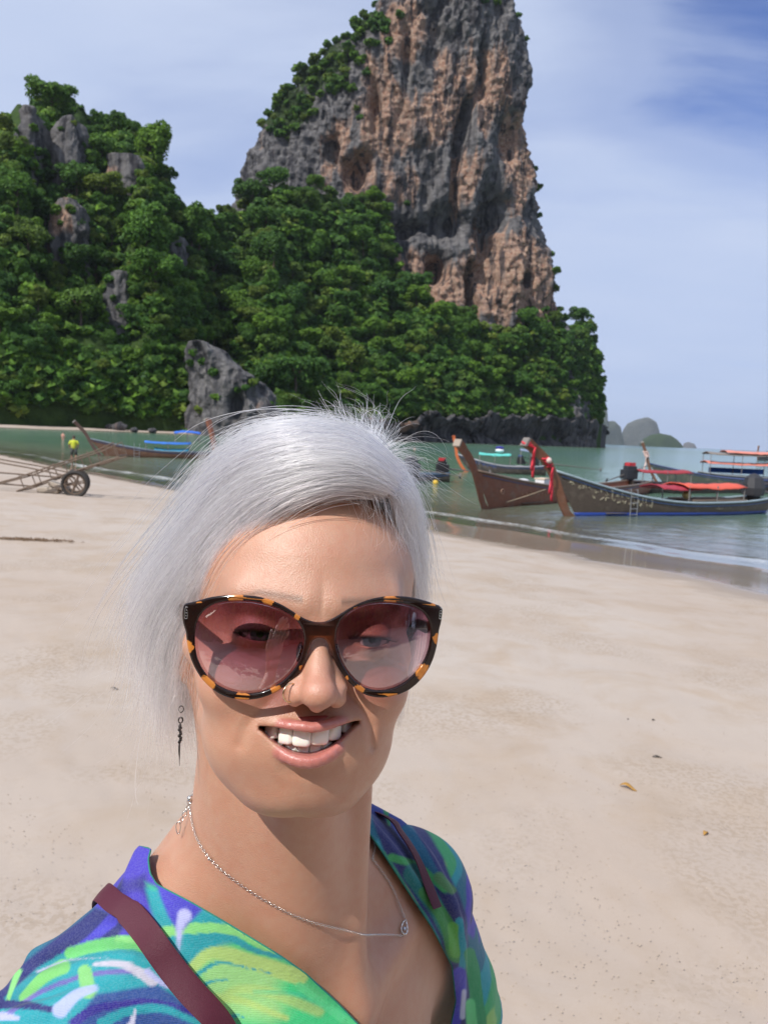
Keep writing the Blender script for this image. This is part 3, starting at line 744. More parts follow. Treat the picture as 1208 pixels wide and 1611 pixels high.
# trees that grow on the cliff itself
EXTRA = [(395+trs.uniform(-8, 12), y) for y in (180, 195)]+[(x, 150-(x-420)*1.0+trs.uniform(-14, 26)) for x in np.arange(408, 560, 7.0)]+[(x, 118-(x-450)*.85+trs.uniform(0, 40)) for x in np.arange(430, 560, 9.0)]
EXTRA += [(400+175*u+trs.uniform(2, 62), 185-180*u+trs.uniform(-2, 60)) for u in trs.rand(95)]
EXTRA += [(432, 185), (425, 205), (440, 215), (565, 20), (585, 8), (600, 2), (575, 35), (600, 330), (590, 310), (610, 345), (565, 325), (545, 320), (530, 330), (780, 6), (800, 4), (760, 2), (842, 265), (826, 20), (828, 60), (846, 300), (850, 340), (870, 400), (878, 430), (884, 460), (888, 480), (893, 500), (560, 170), (566, 185), (640, 318), (520, 345)]
TPf = TP.reshape(-1, 3); TPp, _ = project(TPf); fr_ = TN.reshape(-1, 3)[:, 1] < .35
_cx = TPf[fr_]; _cp = TPp[fr_]
ex = []
for (x, y) in EXTRA:
    k = np.argmin(((_cp-np.array([x, y]))**2).sum(1)); p = _cx[k]; ex.append((x, y, p[0], p[1]-.5, p[2]-2.2, trs.uniform(.40, .72), 2.0))
for (P, N) in OUTC:                                # shrubs clinging to the outcrops
    Pp, _ = project(P.reshape(-1, 3)); m = N.reshape(-1, 3)[:, 1] < -.2; q = P.reshape(-1, 3)[m]; idx = trs.choice(len(q), 12)
    for i in idx:
        p = q[i]; pj = project(p)[0][0]; ex.append((pj[0], pj[1], p[0], p[1], p[2]-1.5, trs.uniform(.25, .45), 3.0))
inview = [p for p in pts if -25 < p[0] < 1000]+ex; outview = [p for p in pts if not (-25 < p[0] < 1000)]
# the most prominent ones: on the skyline, at the foot, large and near
def vis(p): return p[5]**2/p[3]**2*1e5*(1.5 if p[6] > .93 else 1)*(1.4 if p[6] < .10 else 1)+trs.rand()*.25
inview.sort(key=vis, reverse=True)
single, rest = inview[:295], inview[295:]+outview
def tree_label(p):
    px, py, t = p[0], p[1], p[6]
    size = 'small' if p[5] < .7 else ('broad' if p[5] > 1.15 else 'leafy')
    if t == 2.0:
        w_ = 'near the top left edge' if px < 620 and py < 130 else ('on the left shoulder' if px < 520 else ('on the right edge' if px > 800 else 'in the middle'))
        return ('%s tree rooted %s of the tall cliff' % (size, w_), 'trees on the tall cliff')
    if t == 3.0: return ('%s shrub clinging to the bare rock %s' % (size, 'of the jagged low outcrop' if py > 520 else ('of the hilltop pillars' if py < 300 else 'halfway up the left hill')), 'shrubs on the rock faces')
    if px < 300 and py < 330:
        w_ = 'left of the first rock pillar' if px < 30 else ('between the two rock pillars' if px < 95 else ('just right of the second rock pillar' if px < 165 else ('on the rounded hilltop' if px < 235 else 'on the right brow of the left hill')))
        return ('%s dark tree %s' % (size, w_)+(', on the skyline' if t > .9 else ''), 'trees on the left hilltop')
    if px < 300 and py < 520:
        w_ = 'at the left picture edge' if px < 60 else ('under the pale rock wall' if px < 130 else ('above the dark rock rib' if px < 215 else 'below the dark rock face'))
        return ('%s green tree %s, %s the left hillside' % (size, w_, 'high on' if py < 420 else 'midway down'), 'trees on the left hillside')
    if px < 300: return ('%s green tree behind the far beach, %s' % (size, 'at the left edge' if px < 80 else ('above the moored brown boat' if px < 200 else 'left of the jagged outcrop'))+(', in the front row' if py > 600 else ''), 'trees behind the far beach')
    if px > 800: return ('%s dense tree %s, right end of the headland' % (size, 'above the sea cliff' if py > 590 else 'just below the tall cliff'), 'trees at the end of the headland')
    w_ = 'in the saddle between the hills' if px < 370 else ('above the woman\'s hair on the left' if px < 470 else ('straight above the woman\'s hair' if px < 600 else ('above the small white boat' if px < 680 else 'above the orange prow')))
    h_ = 'low on the slope' if py > 570 else ('midway up the slope' if py > 440 else 'high on the slope')
    return ('%s tree %s, %s' % (size, h_, w_), 'trees below the tall cliff')
for i, p in enumerate(single):
    tr_ = bpy.data.objects.new('jungle_tree', ME_tr); col.objects.link(tr_); s_ = p[5]
    tr_.location = (p[2], p[3], p[4]-.5); tr_.scale = (s_, s_, s_); tr_.rotation_euler = (0, 0, trs.rand()*6.28)
    cr_ = bpy.data.objects.new('crown', CROWNS[i % 9]); col.objects.link(cr_); cr_.parent = tr_; cr_.location = (0, 0, 6.2)
    a, b = tree_label(p); tag(tr_, a, 'tree', b)
LV = []; LF = []; LL = []; LT = []; o_ = 0
lite = [crown_arrays(520, 5.2, flat=.8, nb=9, leafsz=1.0) for _ in range(6)]
for i, p in enumerate(rest):
    V, F, lf = lite[i % 6]; a = trs.rand()*6.28; c, s_ = math.cos(a), math.sin(a); M = np.array([[c, -s_, 0], [s_, c, 0], [0, 0, 1]])
    LV.append(V@M.T*p[5]+np.array([p[2], p[3], p[4]-.5+6.2*p[5]])); LF.append(F+o_); LL.append(lf); LT.append(np.full(len(V), trs.rand())); o_ += len(V)
# low creeping growth between the trees
und = []
for k in range(3400):
    px = trs.uniform(-40, 936); t = trs.rand() if k > 700 else trs.rand()*.05; D, z = terr(px, t); x = (px-604)/FPX*D; und.append((x, float(D)-1, float(z)+1.0))
V, F, lf = crown_arrays(90, 3.2, flat=.5, nb=5, leafsz=1.15)
for i, p in enumerate(und):
    a = trs.rand()*6.28; c, s_ = math.cos(a), math.sin(a); M = np.array([[c, -s_, 0], [s_, c, 0], [0, 0, 1]])*trs.uniform(.6, 1.3)
    py = hor(project(np.array([p]))[0][0][0]); 
    pj = project(np.array([p]))[0][0]
    if not rockfree(pj[0], pj[1]): continue
    LV.append(V@M.T+np.array(p)); LF.append(F+o_); LL.append(lf); LT.append(np.full(len(V), trs.rand())); o_ += len(V)
LV = np.concatenate(LV); LF = np.concatenate(LF)
fo = link('jungle_undergrowth', mesh_np('jungle_undergrowth', LV, LF, [M_leaf], attrs={'leaf': np.concatenate(LL), 'tint': np.concatenate(LT)}, smooth=False))
tag(fo, 'dense green jungle filling the slopes between the nearer trees', 'jungle', kind='stuff')
print('trees', len(single), len(rest), len(LF), time.time()-T_)
# trees behind the camera at the back of the beach (they show in the sunglasses)
for i in range(74):
    x = -58+(i % 44)*3.0+trs.uniform(-1, 1); y = -24-6*trs.rand()+.05*x; s_ = trs.uniform(1.3, 2.3) if i < 44 else trs.uniform(.7, 1.0)
    if 14 < x < 24: s_ *= .45
    z, _ = zland(np.array([[x, y]])); tr_ = bpy.data.objects.new('jungle_tree', ME_tr); col.objects.link(tr_); tr_.location = (x, y, float(z[0])); tr_.scale = (s_,)*3; tr_.rotation_euler = (0, 0, trs.rand()*6)
    cr_ = bpy.data.objects.new('crown', CROWNS[i % 9]); col.objects.link(cr_); cr_.parent = tr_; cr_.location = (0, 0, 3.8 if i < 44 else 1.6)
    tag(tr_, 'beachside tree mirrored in the sunglasses, behind the photographer', 'tree', 'trees at the back of the beach')
# ---------------------------------------------------------------- boats
T_ = time.time()
brs = np.random.RandomState(3)
def wood(name, c, rough=.6, worn=.5):
    if name in _simple: return _simple[name]
    m, t = newmat(name); co = t.coord(); g = t.noise(t.mapping(co, scale=(1.2, 9, 9)), 2.2, 6, .65, .4); n = t.noise(co, 3.1, 5, .6)
    cc = t.mix(t.ramp(g, [(.3, 0.0), (.7, 1.0)]), tuple(x*.62 for x in c), c); cc = t.mix(t.ramp(n, [(.5, 0.0), (.75, worn)]), cc, (.22, .18, .14))
    b = t.bsdf(Base_Color=cc, Roughness=rough, Normal=t.bump(g, .4, .01)); t.out(b.outputs[0]); _simple[name] = m; return m
def hull_stations(L, beam, free, sheer, n=29):
    """x from stern (0) to bow (L); returns half breadth, gunwale height, keel depth"""
    u = np.linspace(0, 1, n); hb = beam/2*np.clip(np.sin(np.clip((1.0-u)*1.28, 0, 1)*math.pi/2)**.85, 0, 1)*(.62+.38*np.minimum(1, u/.35)**.7)
    g = free*(.86+.14*(1-u)**2)+sheer*np.clip((u-.42)/.58, 0, 1)**2.1+.10*np.clip((.2-u)/.2, 0, 1)**1.5
    k = -.30+.16*np.clip((.2-u)/.2, 0, 1)+.12*np.clip((u-.8)/.2, 0, 1)**1.5; return u*L, hb, g, k
def hull_mesh(L, beam, free, sheer, rake=1.25, th=.04):
    x, hb, g, k = hull_stations(L, beam, free, sheer); m = 9; V = []; F = []; n = len(x)
    def ring(i, inset):
        P = []
        for s_ in range(2*m-1):
            v = (s_-(m-1))/(m-1); a = abs(v); w_ = (hb[i]-inset)*(1-(1-a)**2.1) if hb[i] > inset else 0.0; z = k[i]+inset+(g[i]-k[i]-inset)*a**1.7
            P.append((x[i]+rake*((z-k[i])/max(.1, g[i]-k[i])-.3)*(i/(n-1))**6-inset*(i/(n-1)), math.copysign(max(0, w_), v), z))
        return P
    w2 = 2*m-1
    for i in range(n): V += ring(i, 0.0)
    for i in range(n): V += ring(i, th)
    o = n*w2
    for i in range(n-1):
        for s_ in range(w2-1):
            a = i*w2+s_; F.append((a, a+1, a+w2+1, a+w2)); a += o; F.append((a, a+w2, a+w2+1, a+1))
        for s_ in (0, w2-1):
            a = i*w2+s_; f = (a, a+w2, a+w2+o, a+o); F.append(f if s_ == 0 else f[::-1])
    F.append(tuple(range(w2))); F.append(tuple(o+k_ for k_ in range(w2))[::-1])
    return V, F, (x, hb, g, k)
def tint_bands(P, bands):
    pass
def boat(name_label, bow, stern, beam=1.75, free=.55, sheer=.65, stem=1.2, lean=.55, hullc=None, band=None, rim=(.16, .26, .36), prowc=None, prow_w=.20, group=None, cap=None, cat='longtail boat', bz=0.0, tipc=None):
    bow, stern = np.array(bow[:2], float), np.array(stern[:2], float); d = bow-stern; L = float(np.hypot(*d)); rz = math.atan2(d[1], d[0])
    root = empty('longtail_boat', (stern[0], stern[1], bz), rz); tag(root, name_label, cat, group)
    Hm = hullc or wood('boat_brown', (.16, .075, .045)); V, F, st = hull_mesh(L, beam, free, sheer)
    ho = MB().add(V, F).build('hull', Hm, root, smooth=True)
    x, hb, g, k = st
    if band:                                        # painted boot-top along the waterline, 4 mm proud of the planks
        for s_ in (-1, 1):
            Vb = []; Fb = []
            for i in range(len(x)):
                for z in (-.22, .02, band[1]):
                    a = np.clip((z-k[i])/(g[i]-k[i]), 0, 1)**(1/1.7); w_ = hb[i]*(1-(1-a)**2.1)+.006
                    Vb.append((x[i]+1.25*((z-k[i])/max(.1, g[i]-k[i])-.3)*(i/(len(x)-1))**6+.004, s_*w_, z))
            for i in range(len(x)-1):
                for j in range(2): q = (i*3+j, i*3+j+1, (i+1)*3+j+1, (i+1)*3+j); Fb.append(q if s_ < 0 else q[::-1])
            bo = MB().add(Vb, Fb).build('waterline_band', mat('band_'+band[2], band[0], .5, scale=3, var=.25), ho, smooth=True)
            md = bo.modifiers.new('thickness', 'SOLIDIFY'); md.thickness = .006
    def gp(u, s_, dz=0.0, dy=0.0):                   # point on the gunwale
        xx = u*L; i = np.interp(u, x/L, np.arange(len(x))); gg = np.interp(u, x/L, g); hh = np.interp(u, x/L, hb)
        return (xx+1.25*.7*u**6, s_*(hh+dy), gg+dz)
    for s_ in (-1, 1):
        b = MB(); P = [gp(u, s_, .02) for u in np.linspace(0, 1, 26)]; b.tube(P, .045, 6); b.build('gunwale', mat('rim_%d' % int(rim[2]*100), rim, .5, var=.25, scale=4), root, smooth='full')
        b = MB(); P = [gp(u, s_, -.10, .012) for u in np.linspace(.02, .98, 26)]; b.tube(P, .016, 5); b.build('rubbing_strake', mat('strake_blue', (.03, .08, .20), .5), root)
    pr = MB(); zt = g[-1]; x0 = L+1.25*.7
    pts = [(L-.45, 0, -.25), (L+.20, 0, .10), (x0-.10, 0, zt*.75), (x0+lean*.30, 0, zt+stem*.35), (x0+lean*.68, 0, zt+stem*.72), (x0+lean, 0, zt+stem)]
    P = spline(pts, 16); Vp = []; Fp = []
    for i, p in enumerate(P):
        q = P[min(i+1, 15)]-P[max(i-1, 0)]; q /= np.linalg.norm(q); nrm = np.array([q[2], 0, -q[0]]); u = i/15; ww = prow_w*(.38+.30*u+(.22 if i > 12 else 0)); dp = prow_w*(.75+.10*u)
        for a, c in ((-1, -1), (-.35, 1), (.35, 1), (1, -1)): Vp.append(tuple(p+nrm*c*dp*.5+np.array([0, a*ww*.5, 0])))
    for i in range(15):
        for k_ in range(4): Fp.append((i*4+k_, i*4+(k_+1) % 4, i*4+4+(k_+1) % 4, i*4+4+k_))
    Fp += [(3, 2, 1, 0), (60, 61, 62, 63)]
    po = MB().add(Vp, Fp).build('prow_post', prowc or wood('prow_brown', (.20, .085, .05)), root, smooth=True)
    cp = MB(); e = P[-1]; q = P[-1]-P[-3]; q /= np.linalg.norm(q); cp.bar(e-q*.01, e+q*.07, prow_w*.86, prow_w*.86, up=(1, 0, 0)); cp.build('prow_cap', tipc or mat('prow_cap_grey', (.36, .33, .30), .7), po)
    fl = MB(); fl.add([(L*.05, -hb[2]*.8, .08), (L*.05, hb[2]*.8, .08), (L*.86, .34, .12), (L*.86, -.34, .12)], [(0, 3, 2, 1)]); fo_ = fl.build('floorboards', wood('deck_grey', (.20, .17, .14), .8), root); md = fo_.modifiers.new('t', 'SOLIDIFY'); md.thickness = .02
    for u in (.25, .40, .55, .70):
        b = MB(); w_ = np.interp(u, x/L, hb)*2-.08; b.box((u*L, 0, np.interp(u, x/L, g)-.16), (.26, w_, .03)); b.build('bench', wood('bench_wood', (.28, .19, .12), .7), root)
    return root, dict(L=L, gp=gp, g=lambda u: float(np.interp(u, x/L, g)), hb=lambda u: float(np.interp(u, x/L, hb)), prow=P, hull=ho, post=po)
def flat_canopy(root, L, u0, u1, z, w_, c, name='canopy', posts=True, sag=.06, zb=.5, edge=None, dx=0.0):
    V = []; F = []; n, m = 14, 7
    for i in range(n):
        for j in range(m):
            u = i/(n-1); v = j/(m-1)-.5; V.append(((u0+(u1-u0)*u)*L+dx, v*w_, z-(v*2)**2*.14-sag*math.sin(math.pi*u)*1.0+.03*brs.randn()*.4))
    for i in range(n-1):
        for j in range(m-1): a = i*m+j; F.append((a, a+m, a+m+1, a+1))
    o = MB().add(V, F).build(name, mat('canvas_%s' % '_'.join(str(int(x*100)) for x in c), c, .75, var=.2, scale=3), root, smooth=True); md = o.modifiers.new('t', 'SOLIDIFY'); md.thickness = .03
    if posts:
        for u in ((u0+.01), (u0+u1)/2, (u1-.01)):
            for s_ in (-1, 1):
                b = MB(); b.bar((u*L+dx, s_*w_*.46, zb), (u*L+dx, s_*w_*.46, z-.10), .035); b.build('canopy_post', mat('pole_grey', (.22, .21, .20), .5), root)
    return o
def engine(root, x, z, top=(.02, .02, .022), shaft=(-3.4, -.15), lift=.1, label=None, yaw=0.0, sc=1.0):
    e = MB(); e.box((x, 0, z+.28*sc), (.62*sc, .42*sc, .40*sc)); e.box((x+.05, 0, z+.55*sc), (.46*sc, .34*sc, .18*sc)); e.tube([(x-.1, .16*sc, z+.5*sc), (x-.1, .20*sc, z+.75*sc)], .05*sc, 6)
    for k in range(5): e.box((x-.2*sc+k*.1*sc, .225*sc, z+.30*sc), (.03, .03, .30*sc))
    e.tube([(x+.3*sc, 0, z+.3*sc), (x+.34*sc, 0, z+.3*sc)], .19*sc, 12); eo = e.build('engine', mat('engine_black', (.022, .022, .026), .4, var=.5, scale=9), root, smooth=True)
    c = MB(); c.box((x+.05, 0, z+.72*sc), (.34*sc, .30*sc, .14*sc)); c.build('air_filter', mat('filter_%d' % int(top[0]*100), top, .5), eo)
    m = MB(); m.tube([(x-.3, 0, -.02+z), (x-.3, 0, z+.2)], .06, 8); m.bar((x-.2, 0, z+.05), (x+.25, 0, z+.05), .3, .08); m.build('mount', mat('engine_black', (0, 0, 0)), eo)
    s_ = MB(); a = Vector((x-.3*sc, 0, z+.25*sc)); b = Vector((x-.3*sc+shaft[0], 0, z+.25*sc+shaft[1])); b = Vector((x-.3*sc, 0, 0))+Matrix.Rotation(yaw, 3, 'Z') @ (b-Vector((x-.3*sc, 0, 0))); s_.tube([a, a+(b-a)*.4, b], [.045, .035, .022], 8)
    for k in range(3):
        an = k*2.09; d = Vector((0, math.cos(an), math.sin(an))); s_.bar(b, b+d*.17, .10, .02)
    s_.build('propeller_shaft', mat('shaft_grey', (.10, .09, .085), .5), eo)
    h = MB(); h.tube([(x+.3*sc, 0, z+.45*sc), (x+1.2*sc, .1, z+.70*sc)], .02, 6); h.build('tiller', mat('shaft_grey', (0, 0, 0)), eo); return eo
def ladder(root, x, y, ztop, zbot, w_=.34, side=-1):
    b = MB()
    for s_ in (-1, 1): b.tube([(x+s_*w_/2, y-side*.10, ztop+.08), (x+s_*w_/2, y+side*.02, ztop+.12), (x+s_*w_/2, y+side*.05, ztop-.1), (x+s_*w_/2, y+side*.05, zbot)], .016, 6)
    for k in range(4): z = zbot+.05+(ztop-zbot)*k/4; b.tube([(x-w_/2, y+side*.05, z), (x+w_/2, y+side*.05, z)], .013, 6)
    return b.build('boarding_ladder', mat('galvanised', (.42, .42, .42), .35, .7), root, smooth=True)
def script_marks(root, bt, u0, u1, zf, h_, side, n, c=(.55, .50, .36), seed=1, jit=.35):
    """a row of hand-painted letter-like strokes along the planks"""
    r_ = np.random.RandomState(seed); b = MB(); L = bt['L']
    for i in range(n):
        u = u0+(u1-u0)*i/n; w_ = abs(u1-u0)*L/n*.78; hb_ = bt['hb'](u); g_ = bt['g'](u)
        pts = []
        for k in range(r_.randint(4, 7)):
            uu = u+(r_.rand()*w_/L)*(1 if u1 > u0 else -1); zz = g_*zf+h_*(r_.rand()-.5)*(1.2 if k % 2 else .8)
            zz = min(max(zz, -.1), g_*.97); a = ((zz+.30)/(g_+.30))**(1/1.7); y = side*(bt['hb'](uu)*(1-(1-a)**2.1)+.014); pts.append((uu*L+1.25*((zz+.3)/(g_+.3)-.3)*uu**6, y, zz))
        b.tube(spline(pts, 14), .0085, 4)
    return b.build('painted_name', mat('sign_paint_%d' % int(c[0]*100), c, .6), root)
def sash(root, P, i0, col_, tails, w_=.11):
    """cloth wound round the prow post with hanging tails"""
    m = mat('sash_%d' % int(col_[0]*100), col_, .7, var=.3, scale=12); b = MB()
    for k in range(4):
        c = P[i0]+(P[i0+1]-P[i0])*k*.5; ring = [(c[0]+math.cos(a)*.15, math.sin(a)*.13, c[2]+.03*math.sin(a*2+k)) for a in np.linspace(0, 2*math.pi, 11)[:-1]]; b.tube(ring, .035, 6, closed=True)
    so_ = b.build('sash', m, root, smooth='full'); c = P[i0]
    for (dx, dy, ln) in tails:
        Vt = []; Ft = []; n = 14
        for i in range(n):
            u = i/(n-1); x = c[0]+dx*(u**.6)+.02*math.sin(u*9); y = dy+.02*math.sin(u*7+1); z = c[2]-ln*u; ww = w_*(.6+.4*u)
            Vt += [(x-ww/2, y, z), (x, y+.03*math.sin(u*11), z), (x+ww/2, y, z)]
        for i in range(n-1):
            for k in (0, 1): a = i*3+k; Ft.append((a, a+3, a+4, a+1))
        o = MB().add(Vt, Ft).build('sash_tail', m, so_, smooth=True); md = o.modifiers.new('t', 'SOLIDIFY'); md.thickness = .012
    return so_
def W(px, py, z=0.0): return at_z(px, py, z)
W_brown = wood('boat_brown', (.16, .075, .045)); W_grey = wood('boat_greybrown', (.115, .085, .065)); W_red = wood('boat_redbrown', (.27, .095, .050)); W_dark = wood('boat_dark', (.045, .035, .032))
# B: the large boat at the right
bB, B = boat('long weathered longtail boat with blue waterline and red prow sash, nearest on the right', W(897, 812), W(1192, 806), beam=1.7, free=.52, sheer=1.12, stem=.92, lean=1.30, hullc=W_grey, band=((.015, .05, .28), .13, 'blue'), rim=(.30, .38, .42), prowc=wood('prow_brown', (.26, .11, .06)), prow_w=.36, tipc=mat('prow_cap_light', (.20, .18, .165), .7))
script_marks(bB, B, .97, .66, .80, .24, 1, 16, seed=4); script_marks(bB, B, .90, .66, .58, .16, 1, 11, seed=9); script_marks(bB, B, .36, .27, .62, .12, 1, 8, c=(.30, .26, .2), seed=7)
sash(bB, B['prow'], 13, (.62, .03, .05), [(.02, .16, 1.0), (.10, .17, .75)]); sash(bB, B['prow'], 8, (.64, .035, .06), [(-.05, .16, 1.15), (.06, .17, .9)])
gl_ = MB(); gl_.ball(tuple(B['prow'][9]+np.array([.02, .17, .03])), .10, 8, 6); gl_.build('flower_garland', mat('garland', (.70, .52, .48), .8, scale=30, var=.4), bB)
flat_canopy(bB, B['L'], .17, .50, 1.22, 1.35, (.62, .10, .06), zb=.5); flat_canopy(bB, B['L'], .40, .62, 1.16, 1.2, (.34, .03, .05), zb=.5, posts=False)
dk = MB(); dk.box((B['L']*.31, 0, .57), (B['L']*.30, 1.25, .05)); dk.build('deck', wood('deck_tan', (.34, .26, .19), .8), bB)
ladder(bB, B['L']*.755, B['hb'](.755), .86, .02, side=1)
ew = engine(bB, .35, .62, shaft=(-3.2, -.2)); tp = MB(); tp.lathe([(.42, 0), (.46, .3), (.34, .72), (.15, .86), (.02, .9)], (.45, 0, .72), 9); tp.build('engine_cover', mat('black_sheet', (.03, .03, .035), .6, scale=6, bump=.5), ew)
bb = MB(); bb.ball((B['L']*.455, .2, .74), (.17, .16, .15), 12, 8); bo_ = bb.build('buoy', mat('buoy_cream', (.66, .52, .22), .5), None, smooth='full'); bo_.matrix_world = bB.matrix_basis @ bo_.matrix_basis; tag(bo_, 'cream coloured round buoy lying on the deck of the big right boat', 'buoy')
# A: reddish boat, second from the centre
bA, A_ = boat('reddish brown longtail boat carrying a white cool box, left of the nearest boat', W(764, 800), W(1010, 775), beam=1.7, free=.56, sheer=.92, stem=.95, lean=1.30, hullc=W_red, rim=(.20, .14, .10), prowc=W_red, prow_w=.32, tipc=mat('prow_cap_pale', (.30, .25, .20), .7))
script_marks(bA, A_, .86, .70, .52, .17, 1, 10, c=(.46, .25, .15), seed=3)
rp_ = MB(); rp_.tube([(A_['L']*.93, A_['hb'](.93)+.05, .20), (A_['L']*.86, A_['hb'](.86)+.07, .38), (A_['L']*.77, A_['hb'](.77)+.05, .62)], .018, 6); rp_.build('mooring_rope', mat('rope', (.42, .32, .22), .9), bA)
em = MB(); em.tube([(A_['L']*.95+.12*math.cos(a), A_['hb'](.93)+.04, .62+.10*math.sin(a)) for a in np.linspace(0, 6.28, 9)[:-1]], .012, 4, closed=True); em.build('bow_emblem', mat('emblem', (.50, .30, .20), .6), bA)
cx = MB(); cx.box((0, 0, .19), (.62, .42, .38)); co_ = cx.build('cool_box', mat('white_plastic', (.78, .78, .78), .4, var=.04), None, smooth=False); bv = co_.modifiers.new('b', 'BEVEL'); bv.width = .03; bv.segments = 2
co_.matrix_world = bA.matrix_basis @ Matrix.Translation((A_['L']*.74, .1, A_['g'](.74)-.14)); tag(co_, 'white cool box with cream lid standing in the reddish boat', 'cool box')
lb = MB(); lb.box((0, 0, .41), (.66, .46, .05)); lo_ = lb.build('lid', mat('cream_lid', (.72, .58, .44), .5), co_)
wt = MB(); wt.ball((0, 0, .05), (.42, .2, .08), 12, 6); wo = wt.build('white_tarpaulin', mat('white_plastic', (.78, .78, .78)), None, smooth='full'); wo.matrix_world = bA.matrix_basis @ Matrix.Translation((A_['L']*.835, 0, A_['g'](.835)-.02)); tag(wo, 'folded white sheet lying in the bow of the reddish boat', 'sheet')
# I: boat with an orange prow and a teal awning, behind A
bI, I_ = boat('longtail boat with orange prow and pale turquoise awning, behind the reddish boat', W(735, 742), W(858, 748), beam=1.6, free=.62, sheer=.75, stem=1.35, lean=.30, hullc=W_dark, rim=(.36, .36, .40), prowc=mat('orange_paint', (.55, .13, .04), .6, var=.3, scale=5), prow_w=.26, tipc=mat('orange_paint', (0, 0, 0)))
script_marks(bI, I_, .86, .62, .78, .25, 1, 10, c=(.05, .12, .42), seed=5)
flat_canopy(bI, I_['L'], .45, .86, 1.52, 1.5, (.10, .50, .44), zb=.6); engine(bI, .9, .72, top=(.6, .6, .62), shaft=(-4.6, -.35)); engine(bI, 1.9, .75, top=(.05, .10, .25), shaft=(-.6, -.3), sc=.9)
flat_canopy(bI, I_['L'], .08, .34, 1.95, 1.3, (.20, .24, .34), zb=.7)
gb = MB(); gb.ball((I_['L']*.60, 0, 1.72), (.34, .24, .16), 10, 7); go2 = gb.build('white_bundle', mat('white_plastic', (.78, .78, .78)), None, smooth='full'); go2.matrix_world = bI.matrix_basis @ go2.matrix_basis; tag(go2, 'white and blue bundle on the turquoise awning', 'bundle')
gb = MB(); gb.ball((0, 0, .20), (.33, .22, .13), 10, 7); gb.build('blue_cover', mat('navy_cloth', (.03, .03, .22), .8), go2).location = (I_['L']*.60, 0, 1.72)
# H: boat whose prow stands behind the hair, engines to the right
bH, H_ = boat('longtail boat mostly hidden by the silver hair, thick brown prow showing', W(352, 735), W(650, 760), beam=1.6, free=.5, sheer=.7, stem=1.9, lean=.75, hullc=W_dark, rim=(.05, .07, .10), prowc=W_red, prow_w=.40)
engine(bH, .15, .45, top=(.04, .04, .045), shaft=(-2.6, -.2), sc=1.3)
bJ, J_ = boat('low dark longtail boat with a red topped engine beside the hair', W(560, 752), W(706, 758), beam=1.5, free=.42, sheer=.5, stem=.8, lean=.4, hullc=W_dark, rim=(.06, .10, .16))
engine(bJ, .4, .45, top=(.50, .03, .04), shaft=(-2.4, -.1), sc=1.15)
yb = MB(); yb.ball((0, 0, 0), (.16, .16, .16), 12, 8); yo = yb.build('buoy', mat('buoy_yellow', (.75, .48, .03), .45), None, smooth='full'); yo.location = tuple(W(685, 762)+np.array([0, 0, .1])); tag(yo, 'round yellow buoy floating behind the stern right of the hair', 'buoy')
# G: boat at the left with blue awnings
bG, G_ = boat('brown longtail boat with bright blue awnings moored at the left of the bay', W(160, 717), W(352, 723), beam=1.6, free=.55, sheer=.80, stem=1.25, lean=1.1, hullc=W_brown, rim=(.16, .20, .25), prowc=wood('prow_dark', (.11, .06, .05)), prow_w=.30)
script_marks(bG, G_, .93, .80, .66, .25, 1, 7, c=(.45, .33, .22), seed=8)
flat_canopy(bG, G_['L'], .28, .66, 1.30, 1.5, (.03, .16, .55), zb=.55); flat_canopy(bG, G_['L'], .30, .58, .78, 1.3, (.06, .36, .55), posts=False, name='side_sheet'); flat_canopy(bG, G_['L'], .20, .42, 2.10, 1.2, (.03, .14, .58), zb=1.25, sag=-.10)
ladder(bG, G_['L']*.72, G_['hb'](.72), .95, .0, .4, side=1); eg = engine(bG, .8, .70, top=(.02, .12, .60), shaft=(-2.2, .2), sc=1.2)
# C: grey-green boat behind B
bC, C_ = boat('dark green longtail boat with slim curved prow, behind the big right boat', W(1040, 764), W(1290, 778), beam=1.8, free=.75, sheer=.75, stem=1.35, lean=.50, hullc=wood('boat_green', (.06, .075, .06)), rim=(.03, .05, .14), prow_w=.22, prowc=W_brown)
sash(bC, C_['prow'], 9, (.75, .55, .50), [(.1, .15, .9)], .10)
# F: low boat with red-black engine just behind B
bF, F_ = boat('low dark boat with red and black engine, behind the big right boat', W(1260, 776), W(985, 774), beam=1.4, free=.52, sheer=.3, stem=.5, lean=.3, hullc=W_dark, rim=(.06, .05, .06))
engine(bF, .1, .62, top=(.50, .04, .04), shaft=(-1.2, -.35), sc=1.25); flat_canopy(bF, F_['L'], .03, .30, 1.28, 1.2, (.30, .03, .04), zb=.5)
# D: boat with blue hull and two-level red awning
bD, D_ = boat('boat with blue side board and stacked faded red awnings at the right edge', W(1310, 775), W(1100, 765), beam=1.9, free=.85, sheer=.4, stem=1.1, lean=.4, hullc=wood('boat_green', (0, 0, 0)), rim=(.25, .27, .28))
flat_canopy(bD, D_['L'], .03, .52, 2.35, 1.8, (.20, .17, .15), zb=.8, sag=.05); flat_canopy(bD, D_['L'], .16, .56, 2.50, 1.7, (.60, .22, .17), posts=False, sag=.05); flat_canopy(bD, D_['L'], .02, .52, 1.75, 1.8, (.62, .20, .15), posts=False, sag=.06)
bl = MB(); bl.box((D_['L']*.30, .86, 1.12), (D_['L']*.42, .04, .34)); bl.build('side_board', mat('bright_blue', (.02, .12, .52), .5, var=.2, scale=2), bD)
# E: far boat at the edge
bE, E_ = boat('distant pale blue boat with a tall prow at the right edge of the bay', W(1192, 724), W(1330, 726), beam=2.8, free=1.3, sheer=1.0, stem=1.6, lean=-.35, hullc=wood('boat_dark', (0, 0, 0)), band=None, rim=(.12, .36, .45), prow_w=.6)
flat_canopy(bE, E_['L'], .2, .9, 2.6, 2.4, (.10, .38, .46), zb=1.2)
